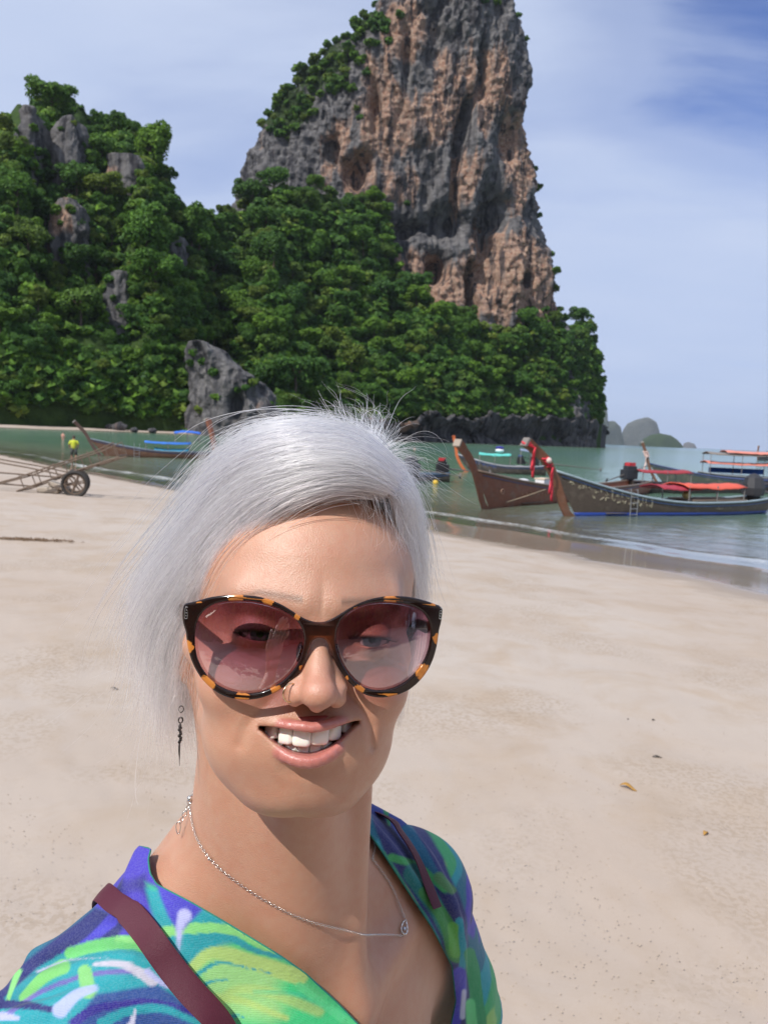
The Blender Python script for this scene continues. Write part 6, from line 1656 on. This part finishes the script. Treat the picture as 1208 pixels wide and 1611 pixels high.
# flyaways along the top outline
fly = [[(600-28*i+hrs.randint(-8, 8), 706-3*i+(i-5)**2*.9, .51), (600-30*i+hrs.randint(-25, 25), 680-2*i+(i-5)**2*1.0, .512), (590-31*i+hrs.randint(-40, 30), 664+(i-5)**2*1.25+hrs.randint(-12, 10), .515), (572-33*i+hrs.randint(-50, 20), 662+(i-5)**2*1.7+hrs.randint(-16, 14), .52)] for i in range(7)]
addb([row(fly)], int(230*HD), 12, .0075, .006, .00010, (.5, 1.0), .1, 1.2)
flyr = [[(600, 706, .50), (622, 700, .50), (645, 706, .505), (672, 728, .51)], [(612, 722, .50), (640, 726, .50), (664, 742, .505), (690, 762, .51)], [(622, 745, .50), (650, 760, .50), (672, 790, .505), (684, 830, .51)]]
addb([row(flyr)], int(150*HD), 12, .0060, .005, .00008, (.4, 1.0), .1, 1.4)
# fine baby hair at the forehead
bb = [[(545, 775, .448), (548, 800, .446), (552, 825, .444)], [(590, 775, .452), (596, 810, .450), (600, 845, .450)], [(620, 790, .462), (626, 830, .462), (628, 865, .464)], [(638, 840, .475), (641, 880, .478), (640, 915, .48)]]
addb([row(bb)], int(110*HD), 10, .0035, .004, .00006, (.3, 1.0), .1, 1.6)
hair = hair_object('hair', BS, person)
# back of the head: straight falls from the crown to the nape (seen from the side or behind)
bk = []
for i, a in enumerate(np.linspace(-80, 80, 9)):
    g = []
    for z, rr in ((110, .40), (96, .72), (66, .98), (30, 1.06), (-8, 1.06), (-45, .98), (-72, .95)):
        g.append(h2w([(math.sin(R(a))*76*rr, 6+math.cos(R(a))*96*rr, z)])[0])
    bk.append(g)
bk2 = [[p+(p-HO)*.05 for p in g] for g in bk]
S, r_, tn = strands([bk, bk2], 9000, 14, .0022, .0015, .00022, (.8, 1.0), .4)
hair_object('back_hair', [(push_out(S), r_, tn)], person)
# ---------------------------------------------------------------- dress
T_ = time.time()
def on_torso(pts, off=.007):
    P = march(lambda P: sdf_torso(w2t(P))-off, [p[0] for p in pts], [p[1] for p in pts]); return w2t(P)
FOLDS = []
for pts, r_ in (([(60, 1508), (130, 1480), (205, 1475), (280, 1510), (325, 1575)], .0085), ([(5, 1575), (95, 1540), (190, 1532), (265, 1556), (330, 1611)], .0090),
                ([(0, 1611), (80, 1590), (170, 1572), (262, 1590), (335, 1650)], .008), ([(175, 1425), (150, 1450), (95, 1495), (40, 1545)], .007),
                ([(582, 1274), (640, 1310), (690, 1385), (715, 1450), (722, 1540), (712, 1625)], .0075), ([(570, 1290), (612, 1335), (660, 1400), (700, 1480), (716, 1560)], .0045),
                ([(245, 1395), (265, 1440), (300, 1500), (340, 1570)], .004), ([(205, 1400), (215, 1375), (228, 1350)], .006)):
    q = on_torso(pts, .006); FOLDS.append((spline(q, 14), np.linspace(.6, 1, 14)*r_))
APEX = np.array([.066, -.150])
NECK_POLY = [(-.088, .060), (-.092, .034), (-.083, .030), (-.060, .016), (-.025, -.015), (-.010, -.029), (.005, -.046), (.017, -.062), (.041, -.100), tuple(APEX), (.100, -.170), (.142, -.160), (.146, -.130), (.134, -.086), (.108, -.042), (.091, -.011), (.075, .020), (.069, .034), (.066, .060)]
def sdf_dress(P):
    t = w2t(P)
    d = smin(sdf_torso(t, False), sdf_neck(t), .035)-.0065
    d = smin(d, s_cone(t, SH_L, np.array(SH_L)*.35+EL_L*.65, .050, .066)-.004, .02)
    d = smin(d, s_cone(t, SH_R, np.array(SH_R)*.40+np.array(EL_R)*.60, .046, .062)-.003, .02)
    up = t[:, 2] > -.26
    if up.any():
        tu = t[up]; du = d[up]
        for pts, rs in FOLDS:
            m = (np.abs(tu-pts.mean(0)) < .18).all(1)
            if m.any():
                e = None
                for i in range(0, len(pts)-1): 
                    c = s_cone(tu[m], pts[i], pts[i+1], rs[i], rs[i+1]); e = c if e is None else np.minimum(e, c)
                du[m] = smin(du[m], e, .009)
        d[up] = du
    lo = t[:, 2] < -.35
    if lo.any():                                     # flared skirt to the knee
        z = t[lo, 2]; r_ = np.sqrt((t[lo, 0]/1.25)**2+(t[lo, 1]-.02)**2); a = np.arctan2(t[lo, 1], t[lo, 0])
        f = np.clip((-.45-z)/.45, 0, 1)
        sk = (r_-(.105+.13*f+.012*f*np.sin(a*11+z*4)))*.8; sk = np.maximum(sk, np.maximum(-.95-z, z+.42)); d[lo] = smin(d[lo], sk, .03)
    wr = gnoise(t*np.array([22, 22, 34]))*.0016+gnoise(t*np.array([9, 9, 22])+5)*.0022
    return d+wr
NECK_PX = [(150, 1200), (165, 1322), (238, 1336), (233, 1352), (236, 1375), (246, 1392), (300, 1420), (360, 1455), (440, 1504), (480, 1532), (530, 1578), (575, 1625), (640, 1700), (690, 1670), (708, 1620), (717, 1575), (711, 1520), (680, 1460), (640, 1400), (602, 1342), (580, 1310), (566, 1280), (566, 1180), (300, 1150)]
def make_dress():
    c = TO
    gx = axis([(c[0]-.33, c[0]-.25, .008), (c[0]-.25, c[0]+.23, .0015), (c[0]+.23, .40, .008)])
    gy = axis([(.22, .33, .008), (.33, c[1]+.12, .0015), (c[1]+.12, .92, .008)])
    gz = axis([(c[2]-1.0, c[2]-.24, .012), (c[2]-.24, c[2]+.075, .0015)])
    V, F = surface_nets(sdf_dress, gx, gy, gz, margin=.004)
    t = w2t(V)
    px0, _ = project(V); sk = polydist(px0, NECK_PX)*.00042; sk = np.maximum(sk, (t[:, 1]-.085)*.5); sk = np.maximum(sk, -.22-t[:, 2])
    nk = np.sqrt((t[:, 0]/.078)**2+((t[:, 1]-.030)/.058)**2)-1; nk = np.maximum(nk*.07, -.01-t[:, 2])
    sk = np.minimum(sk, .052-t[:, 2]-.9*np.abs(t[:, 0])*0) if False else sk
    nk = np.minimum(nk, np.where(np.abs(t[:, 0]) < .085, .055-t[:, 2], 1))
    s_ = -np.minimum(sk, nk)                       # >0 on skin
    # cuffs and hem
    aL = np.array(SH_L); dL = (EL_L-aL); dL /= np.linalg.norm(dL); aR = np.array(SH_R); dR = (np.array(EL_R)-aR); dR /= np.linalg.norm(dR)
    nearL = np.linalg.norm(t-(aL+dL*.17), axis=1) < .10; cu = (t-aL)@dL-.172; s_ = np.where(nearL, np.maximum(s_, cu), s_)
    nearR = np.linalg.norm(t-(aR+dR*.17), axis=1) < .09; cu = (t-aR)@dR-.160; s_ = np.where(nearR, np.maximum(s_, cu), s_)
    s_ = np.maximum(s_, -.93-t[:, 2])
    V, F, _, edges = clip_mesh(V, F, s_)
    t = w2t(V); px, dep = project(V)
    # keep the largest piece only is not needed: the surface is one shell
    q = px.copy(); q += np.stack([fbm(V*30, 2)*2.2, fbm(V*30+9, 2)*2.2], 1)
    pal = np.array([(.018, .020, .16), (.07, .05, .50), (.006, .17, .27), (.01, .36, .42), (.05, .46, .16), (.30, .62, .16)])
    wv = fbm(np.c_[t[:, 0]*9+t[:, 2]*5, t[:, 1]*9, t[:, 2]*14], 3)*2.6+2.4+1.2*np.sin(t[:, 0]*16-t[:, 2]*24)
    i = np.clip(wv, 0, 4.999); f = i-i.astype(int); f = np.clip((f-.38)/.24, 0, 1)[:, None]; i = i.astype(int)
    C = pal[i]*(1-f)+pal[i+1]*f
    # chest panel and sleeve print
    def zone(poly, c_, soft=4):
        d = polydist(q, poly); m = (np.clip(-d/soft, 0, 1)*front)[:, None]; C[:] = C*(1-m)+np.array(c_)*m
    def stroke(pts, w0, w1, c_, soft=2.5, a=1.0):
        nP = int(max(22, sum(math.dist(a, b) for a, b in zip(pts, pts[1:]))/3.5)); P = spline(pts, nP); dmin = np.full(len(q), 1e9); wd = np.zeros(len(q))
        box = (q[:, 0] > P[:, 0].min()-50) & (q[:, 0] < P[:, 0].max()+50) & (q[:, 1] > P[:, 1].min()-50) & (q[:, 1] < P[:, 1].max()+50) & front
        ix = np.where(box)[0]; 
        if len(ix) == 0: return
        for k, p in enumerate(P):
            d = np.linalg.norm(q[ix]-p, axis=1); u = k/(nP-1); ww = (w0+(w1-w0)*u)*(1 if w0 != w1 else math.sin(math.pi*(.08+.84*u)))
            d2 = d-ww; m = d2 < dmin[ix]; dmin[ix] = np.where(m, d2, dmin[ix])
        m = (np.clip(-dmin/(soft*.6)+.5, 0, 1)*a)[:, None]; C[:] = C*(1-m)+np.array(c_)*m
    front = (dep < np.median(dep[px[:, 1] < 1700])+.24) & (t[:, 1] < .06) & (t[:, 2] > -.25)
    NAVY, BLUE, TEAL, TEALD, GRN, LIME, YEL, LIL = (.02, .025, .17), (.065, .055, .55), (.015, .36, .42), (.008, .24, .34), (.05, .60, .22), (.26, .70, .22), (.46, .68, .20), (.50, .52, .85)
    zone([(225, 1385), (330, 1420), (620, 1620), (620, 1800), (330, 1800), (260, 1480)], GRN, 10)
    zone([(225, 1395), (300, 1400), (420, 1475), (330, 1500), (290, 1530), (240, 1450)], TEAL, 8)
    zone([(290, 1520), (350, 1480), (440, 1500), (520, 1570), (430, 1620), (330, 1611)], (.34, .68, .24), 26)
    zone([(440, 1505), (480, 1530), (640, 1660), (470, 1660), (420, 1560)], (.05, .68, .24), 30)
    stroke([(258, 1468), (300, 1460), (370, 1466), (440, 1498)], 9, 9.01, LIME); stroke([(300, 1478), (345, 1474), (400, 1494), (440, 1505)], 7, 3, TEAL)
    stroke([(300, 1525), (335, 1500), (400, 1514), (470, 1535)], 8, 14, YEL, 6); stroke([(306, 1536), (340, 1516), (378, 1520), (425, 1530)], 3.5, 1, TEAL)
    stroke([(316, 1556), (330, 1546), (360, 1541)], 3.5, 1, TEAL); stroke([(335, 1570), (380, 1575), (450, 1600)], 8, 4, YEL, 8); stroke([(355, 1605), (372, 1598), (385, 1602)], 3.5, 1, TEAL)
    stroke([(340, 1590), (365, 1560), (420, 1560), (500, 1590)], 5, 10, YEL, 10, .8); stroke([(400, 1560), (470, 1565), (540, 1600)], 2, 6, (.03, .62, .32), 8, .7)
    zone([(238, 1372), (300, 1392), (332, 1420), (300, 1455), (283, 1475), (262, 1440)], BLUE, 5); stroke([(292, 1440), (284, 1462), (281, 1500)], 11, 1, LIL, 8)
    stroke([(470, 1550), (560, 1620)], 6, 8, (.12, .78, .30), 6, .8)
    # sleeve
    zone([(150, 1425), (205, 1450), (185, 1480), (110, 1500), (50, 1540), (0, 1590), (-20, 1560), (90, 1470)], NAVY, 6)
    stroke([(175, 1450), (140, 1480), (100, 1500)], 10, 3, BLUE, 6)
    zone([(60, 1520), (120, 1490), (215, 1470), (270, 1500), (335, 1600), (250, 1640), (-20, 1640), (0, 1575)], TEAL, 5)
    stroke([(20, 1580), (75, 1528), (130, 1500), (200, 1490), (262, 1512)], 12, 12.01, (.012, .30, .36), 4)
    stroke([(112, 1500), (150, 1489), (205, 1484), (235, 1492)], 10, 11, (.16, .60, .18), 5); stroke([(185, 1478), (235, 1487), (262, 1520), (300, 1560)], 5, 3, LIME, 3)
    stroke([(40, 1570), (72, 1538), (100, 1522)], 8, 12, (.20, .60, .16), 5); stroke([(10, 1600), (70, 1560), (140, 1535), (215, 1532), (280, 1560)], 4, 4.01, (.20, .10, .48), 4, .8); stroke([(135, 1530), (140, 1560)], 11, 13, (.24, .62, .20), 5)
    stroke([(60, 1530), (110, 1512), (170, 1508)], 2.5, 1, (.42, .46, .60), 3); stroke([(150, 1518), (195, 1520), (240, 1545)], 3, 9, (.58, .56, .66), 5)
    stroke([(232, 1530), (255, 1548), (268, 1556)], 5, 1, LIL, 3); stroke([(30, 1530), (20, 1556), (12, 1580)], 5, 3, LIME, 4)
    stroke([(0, 1580), (50, 1583), (85, 1590)], 8, 4, NAVY, 3); stroke([(5, 1600), (30, 1602)], 7, 3, LIL, 5)
    stroke([(95, 1590), (120, 1568), (150, 1556)], 12, 5, (.45, .52, .85), 6)
    zone([(120, 1600), (150, 1562), (250, 1548), (330, 1600), (350, 1640), (100, 1640)], (.025, .08, .30), 6)
    stroke([(115, 1611), (160, 1585), (240, 1580), (320, 1600)], 8, 5, (.03, .02, .28), 4); stroke([(160, 1611), (200, 1592), (260, 1590), (320, 1615)], 9, 5, TEAL, 5)
    stroke([(205, 1620), (214, 1590)], 7, 1, (.62, .62, .78), 3)
    # right shoulder
    zone([(570, 1255), (640, 1260), (700, 1350), (735, 1440), (740, 1540), (760, 1640), (690, 1640), (715, 1560), (690, 1480), (640, 1400), (600, 1340)], (.022, .03, .17), 5)
    stroke([(590, 1272), (620, 1290), (640, 1320)], 8, 12, (.05, .07, .33), 6); stroke([(640, 1310), (665, 1345), (690, 1390)], 12, 6, (.01, .14, .26), 5)
    stroke([(606, 1275), (612, 1300)], 4, 2, (.04, .30, .12), 3); stroke([(615, 1350), (660, 1365), (700, 1400)], 6, 5, (.06, .42, .12), 4)
    stroke([(650, 1375), (680, 1420), (712, 1480)], 16, 12, (.01, .20, .20), 6); stroke([(668, 1405), (700, 1450), (718, 1500)], 9, 14, (.05, .30, .07), 5)
    stroke([(690, 1380), (710, 1400)], 8, 6, (.10, .28, .10), 5); stroke([(722, 1450), (728, 1500), (722, 1545)], 6, 5, (.01, .33, .42), 3)
    stroke([(712, 1460), (716, 1500)], 9, 7, (.12, .45, .07), 4); stroke([(722, 1530), (722, 1570), (712, 1620)], 10, 11, BLUE, 4)
    stroke([(738, 1500), (748, 1560), (756, 1640)], 9, 13, (.03, .34, .12), 4); stroke([(740, 1580), (744, 1640)], 8, 9, (.14, .66, .24), 5); stroke([(730, 1560), (728, 1600)], 3, 4, (.55, .58, .75), 4)
    C = C*(1+.04*fbm(V*220, 2)[:, None]); C = np.clip(C, .003, 1)
    return V, F, C, edges
def cloth_mat():
    m, t = newmat('printed_crepe'); c = t.attr('Col'); co = t.coord()
    wv = t.n('ShaderNodeTexWave', i_Scale=330.0, i_Distortion=2.5, i_Vector=co); wv.bands_direction = 'Z'
    h = t.math('ADD', t.math('MULTIPLY', wv.outputs['Fac'], .35), t.math('MULTIPLY', t.noise(t.mapping(co, scale=(1, 1, .35)), 420, 4, .7), 1.1))
    h2 = t.noise(co, 55, 4, .6)
    nrm = t.bump(h, .30, .0008, t.bump(h2, .35, .004))
    c = t.mix(t.ramp(t.noise(co, 900, 2), [(.4, 0.0), (.62, .05)]), c, (.7, .8, .9), 'MIX')
    b = t.bsdf(Base_Color=c, Roughness=.75, Normal=nrm); b.inputs['Sheen Weight'].default_value = .25; b.inputs['Sheen Roughness'].default_value = .4
    tl = t.n('ShaderNodeBsdfTranslucent', i_Color=c, i_Normal=nrm); mx = t.n('ShaderNodeMixShader', i_0=.18, i_1=b.outputs[0], i_2=tl.outputs[0])
    t.out(mx.outputs[0]); return m
M_cloth = cloth_mat()
dV, dF, dC, dE = make_dress()
me = mesh_np('dress', dV, dF, [M_cloth], cattrs={'Col': dC}); me.flip_normals() if False else None
dress = link('dress', me, person)
sm = dress.modifiers.new('thickness', 'SOLIDIFY'); sm.thickness = .0011; sm.offset = 0
# stitched neckline piping along the open edge
hems = []
for L in loops_from(dE)[:4]:
    if len(L) < 60: continue
    P = dV[L]; P = P[::3]; k = 5; Pp = P.copy()
    for _ in range(3): Pp[1:-1] = .25*Pp[:-2]+.5*Pp[1:-1]+.25*Pp[2:]
    if P[:, 2].min() > TO[2]-.45: hems.append(MB().tube(Pp, .0007, 5))
def hem_mat():
    m, t = newmat('rolled_hem'); b = t.bsdf(Base_Color=t.mix(t.noise(t.coord(), 60, 3), (.01, .10, .16), (.03, .28, .14)), Roughness=.8); t.out(b.outputs[0]); return m
hm_ = hem_mat()
for h_ in hems: h_.build('rolled_hem', hm_, dress, smooth='full')
print('dress', len(dV), time.time()-T_)
# ---------------------------------------------------------------- backpack with burgundy straps
def sdf_outer(P): return np.minimum(sdf_dress(P), sdf_body(P))
bp = empty('backpack', tuple(t2w([(0, .17, -.20)])[0])); tag(bp, 'small burgundy backpack worn by the woman, its strap crossing her printed sleeve', 'backpack')
bpy.context.view_layer.update()
M_burg = mat('burgundy_nylon', (.085, .012, .028), .5, scale=900, bump=.25, var=.2, spec=.35)
def ribbon(path, w_, th, name, curl=0.0):
    """path: world points on the surface; lies flat against it"""
    P = spline(path, 60)
    for _ in range(4): P[1:-1] = .25*P[:-2]+.5*P[1:-1]+.25*P[2:]
    g = sgrad(sdf_dress, P, .012); g /= np.linalg.norm(g, axis=1)[:, None]+1e-9
    for _ in range(10): g[1:-1] = (g[:-2]+g[1:-1]+g[2:])/3
    V = []; F = []; nn = 9
    for i, p in enumerate(P):
        tn = P[min(i+1, 59)]-P[max(i-1, 0)]; tn /= np.linalg.norm(tn); s_ = np.cross(tn, g[i]); s_ /= np.linalg.norm(s_)
        ww = w_(i/59) if callable(w_) else w_
        prof = [(math.cos(a)*ww/2, math.sin(a)*th+(abs(math.cos(a))**6)*th*.5) for a in np.linspace(0, 2*math.pi, 17)[:-1]]
        for (a, b_) in prof: V.append(p+s_*a+g[i]*(b_+.0055))
    n = 16
    for i in range(59):
        for k in range(n): F.append((i*n+k, i*n+(k+1) % n, (i+1)*n+(k+1) % n, (i+1)*n+k))
    F.append(tuple(range(n))[::-1]); F.append(tuple(59*n+k for k in range(n)))
    b = MB(); b.add(V, F); return under(b.build(name, M_burg, None, smooth=True), bp)
front_ = march(sdf_outer, [186, 206, 238, 268, 300, 335, 365, 400], [1428, 1440, 1478, 1520, 1565, 1605, 1650, 1720])
_f0 = w2t(front_[:1])[0]; backp = t2w([_f0+np.array([.016, .13, -.14]), _f0+np.array([.012, .09, -.08]), _f0+np.array([.008, .05, -.035]), _f0+np.array([.003, .020, -.008])]); backp = snap(sdf_dress, backp, 12, .02)
ribbon(list(backp)+list(front_), lambda u: .0160 if u > .45 else .014, .0014, 'strap')
fr = march(sdf_dress, [603, 622, 642, 660, 680], [1294, 1316, 1345, 1382, 1430])
ribbon(list(t2w([(.10, .15, -.10), (.100, .12, -.03), (.098, .08, .005)]))+list(fr), .010, .0012, 'strap')
b = MB(); Vb = []; 
pk = MB(); n_, m_ = 24, 14
for i in range(m_+1):
    th = math.pi*i/m_
    for k in range(n_):
        a = 2*math.pi*k/n_; Vb.append((.115*spow(math.sin(th), .5)*spow(math.cos(a), .6), .065*spow(math.sin(th), .5)*spow(math.sin(a), .7), .155*spow(math.cos(th), .6)))
Fb = [(i*n_+k, (i+1)*n_+k, (i+1)*n_+(k+1) % n_, i*n_+(k+1) % n_) for i in range(m_) for k in range(n_)]
pk.add(t2w(np.array(Vb)*np.array([.85, 1, .9])+np.array([.02, .185, -.33])), Fb); under(pk.build('bag_body', M_burg, None, smooth='full'), bp)
# ---------------------------------------------------------------- jewellery and the phone
def chain_mesh(P, pitch, r_, wr, mb, nrm=None, elong=1.35, seg=8):
    P = np.asarray(P); s_ = np.r_[0, np.cumsum(np.linalg.norm(np.diff(P, axis=0), axis=1))]; n = max(2, int(s_[-1]/pitch)); u = np.linspace(0, s_[-1], n)
    Q = np.stack([np.interp(u, s_, P[:, k]) for k in range(3)], 1)
    for i in range(n-1):
        d = Vector(Q[i+1]-Q[i]).normalized(); o = d.orthogonal().normalized(); o = Matrix.Rotation((i % 2)*1.3+.4, 3, d) @ o
        c = Vector((Q[i]+Q[i+1])/2)
        mb.tube([c+d*math.cos(2*math.pi*k/seg)*r_*elong+o*math.sin(2*math.pi*k/seg)*r_ for k in range(seg)], wr, 4, closed=True)
    return Q
f_sk = lambda P: sdf_body(P)-.0012
neck = empty('necklace', tuple(march(f_sk, [545], [1462])[0])); tag(neck, 'fine silver chain necklace with a small teardrop pendant on the woman\'s chest', 'necklace')
bpy.context.view_layer.update()
NL = [(300, 1282), (306, 1312), (320, 1340), (352, 1372), (400, 1408), (470, 1440), (540, 1462), (600, 1471), (634, 1473)]
PL = march(f_sk, [a for a, b in NL], [b for a, b in NL]); PL = spline(PL, 70); PL = snap(f_sk, PL, 3, .01)
def hang(P, it=60):
    for _ in range(it):
        P[1:-1] = .25*P[:-2]+.5*P[1:-1]+.25*P[2:]; d = f_sk(P); ins = d < 0; ins[0] = ins[-1] = False
        if ins.any(): g = sgrad(f_sk, P[ins]); P[ins] -= g*d[ins][:, None]
    return P
PL = hang(PL)
NR_ = [(637, 1446), (622, 1405), (604, 1376), (592, 1360), (586, 1352)]
PR = march(f_sk, [a for a, b in NR_], [b for a, b in NR_]); PR = hang(snap(f_sk, spline(PR, 30), 3, .01), 12)
# round the back of the neck
bk_ = [PR[-1]]+[p for p in snap(f_sk, t2w([(.075, .03, .03), (.055, .07, .05), (.0, .09, .06), (-.05, .06, .055)]), 8, .02)]+[PL[0]]
ta, tb = w2t(PR[-1:])[0], w2t(PL[:1])[0]; cc = np.array([-.02, .022])
a0, a1 = math.atan2(ta[1]-cc[1], ta[0]-cc[0]), math.atan2(tb[1]-cc[1], tb[0]-cc[0]); a1 += 2*math.pi if a1 < a0 else 0
PB = []
for k in range(41):
    u = k/40; an = a0+(a1-a0)*u; dr = np.array([math.cos(an), math.sin(an)]); z = ta[2]*(1-u)+tb[2]*u+.030*math.sin(math.pi*u); rr_ = .13
    for _ in range(40):
        dd = float(f_sk(t2w([(cc[0]+dr[0]*rr_, cc[1]+dr[1]*rr_, z)]))[0]); rr_ -= dd*.7
    PB.append(t2w([(cc[0]+dr[0]*rr_, cc[1]+dr[1]*rr_, z)])[0])
PB = np.array(PB); PB[0] = PR[-1]; PB[-1] = PL[0]
m_ = MB(); chain_mesh(np.vstack([PB, PL]), .00175, .00075, .00019, m_); chain_mesh(PR[::-1], .00175, .00075, .00019, m_)
under(m_.build('chain', M_silver, None, smooth='full'), neck)
M_gem = mat('clear_stone', (.55, .62, .72), .08, .3, var=.3, scale=900)
pc_ = (PL[-1]+PR[0])/2; g = sgrad(f_sk, pc_[None])[0]; g /= np.linalg.norm(g); upv = (PR[0]-PL[-1]); upv -= g*(upv@g); upv /= np.linalg.norm(upv); sv = np.cross(upv, g)
pd = MB(); ring = []
for k in range(22):
    a = 2*math.pi*k/22; ring.append(pc_+g*.0006+sv*math.sin(a)*.0027*(1-.45*math.cos(a))+upv*math.cos(a)*.0052)
pd.tube(ring, .00065, 6, closed=True)
for p in ring[::2]: pd.ball(p+g*.0005, .0006, 6, 4)
po = under(pd.build('pendant', M_silver, None, smooth='full'), neck)
gm = MB(); gm.ball(pc_+g*.0007-upv*.0012, .0014, 10, 6); under(gm.build('stone', M_gem, None), po) if False else None
go_ = gm.build('stone', M_gem, None); go_.parent = po
bd = MB(); bd.ball(PL[20]+sgrad(f_sk, PL[20:21])[0]*.0003, .0011, 10, 7); under(bd.build('bead', M_silver, None, smooth='full'), neck)
ex = MB(); E_ = [pxd(299, 1256, .535), pxd(296, 1270, .534), pxd(289, 1284, .533), pxd(283, 1296, .532)]
chain_mesh(spline(E_, 12), .0034, .0016, .00035, ex)
ex.ball(pxd(299, 1257, .535), .0022, 8, 6)
lf = pxd(280.5, 1303, .531); ex.tube([lf+A_c2w@np.array([math.sin(a)*.0016*(1+.2*math.cos(a)), 0, math.cos(a)*.0042]) for a in np.linspace(0, 2*math.pi, 13)[:-1]], .0004, 5, closed=True)
under(ex.build('extender_chain', M_silver, None, smooth='full'), neck)
# earring
M_black = mat('black_metal', (.035, .03, .03), .35, .8, var=.3, scale=600)
ear = empty('earring', tuple(pxd(284, 1105, .497))); tag(ear, 'long dark chain earring ending in a spike beside the silver hair', 'earring'); bpy.context.view_layer.update()
m_ = MB(); chain_mesh([pxd(285, 1104, .497), pxd(285, 1128, .497)], .0034, .0016, .00035, m_); chain_mesh([pxd(284.5, 1128, .497), pxd(283, 1150, .497)], .0024, .0014, .0005, m_)
for k in range(9): m_.ball(pxd(283.5+math.sin(k*2.2)*1.3, 1142+k*3.2, .497), .0011, 7, 5)
under(m_.build('ear_chain', M_black, None, smooth='full'), ear)
m_ = MB(); m_.tube([pxd(282, 1168, .497), pxd(282, 1186, .497), pxd(282.5, 1206, .497)], [.0008, .0006, .0001], 6); under(m_.build('spike', M_black, None, smooth='full'), ear)
# nose ring
al = h2w([(-14.2, -104, -31.0)])[0]; m_ = MB()
m_.tube([al+HR@np.array([.0040*math.cos(a), .0026*math.cos(a), .0048*math.sin(a)]) for a in np.linspace(.38*math.pi, 1.72*math.pi, 20)], .00045, 6)
nr = m_.build('nose_ring', mat('gold_ring', (.80, .62, .38), .2, 1.0, var=.1), None, smooth='full'); tag(nr, 'thin gold ring in the woman\'s nostril', 'nose ring')
# phone that takes the picture, held behind the lens position
ph = empty('phone', tuple(cam2w([(0, -.02, -.07)])[0])); tag(ph, 'black phone the woman holds up to take the picture', 'phone'); bpy.context.view_layer.update()
def phbox(c, s_, e, name, m, par=None):
    V = []; n, k2 = 24, 10
    for i in range(k2+1):
        th = math.pi*i/k2
        for k in range(n):
            a = 2*math.pi*k/n; V.append((c[0]+s_[0]/2*spow(math.sin(th), .12)*spow(math.cos(a), e), c[1]+s_[1]/2*spow(math.cos(th), .4), c[2]+s_[2]/2*spow(math.sin(th), .12)*spow(math.sin(a), e)))
    F = [(i*n+k, (i+1)*n+k, (i+1)*n+(k+1) % n, i*n+(k+1) % n) for i in range(k2) for k in range(n)]
    b = MB(); b.add(cam2w(np.array(V)), F); return under(b.build(name, m, None, smooth=True), par or ph)
phbox((0, -.018, -.066), (.076, .008, .160), .25, 'phone_body', mat('phone_case', (.02, .02, .022), .4))
phbox((0, -.0135, -.069), (.070, .0012, .150), .25, 'screen', mat('dark_glass', (.01, .01, .012), .05))
# ---------------------------------------------------------------- sea haze
hz_ = MB(); hz_.box((0, 3000, 150), (14000, 12400, 326))
m, t = newmat('haze_air'); v = t.n('ShaderNodeVolumePrincipled'); v.inputs['Color'].default_value = (.80, .88, 1.0, 1); v.inputs['Density'].default_value = .00005; v.inputs['Anisotropy'].default_value = .2
t.out(None, vol=v.outputs[0]); ho_ = hz_.build('haze', m, None); tag(ho_, 'thin sea haze', kind='stuff')
scene.cycles.volume_max_steps = 64; scene.cycles.volume_bounces = 0
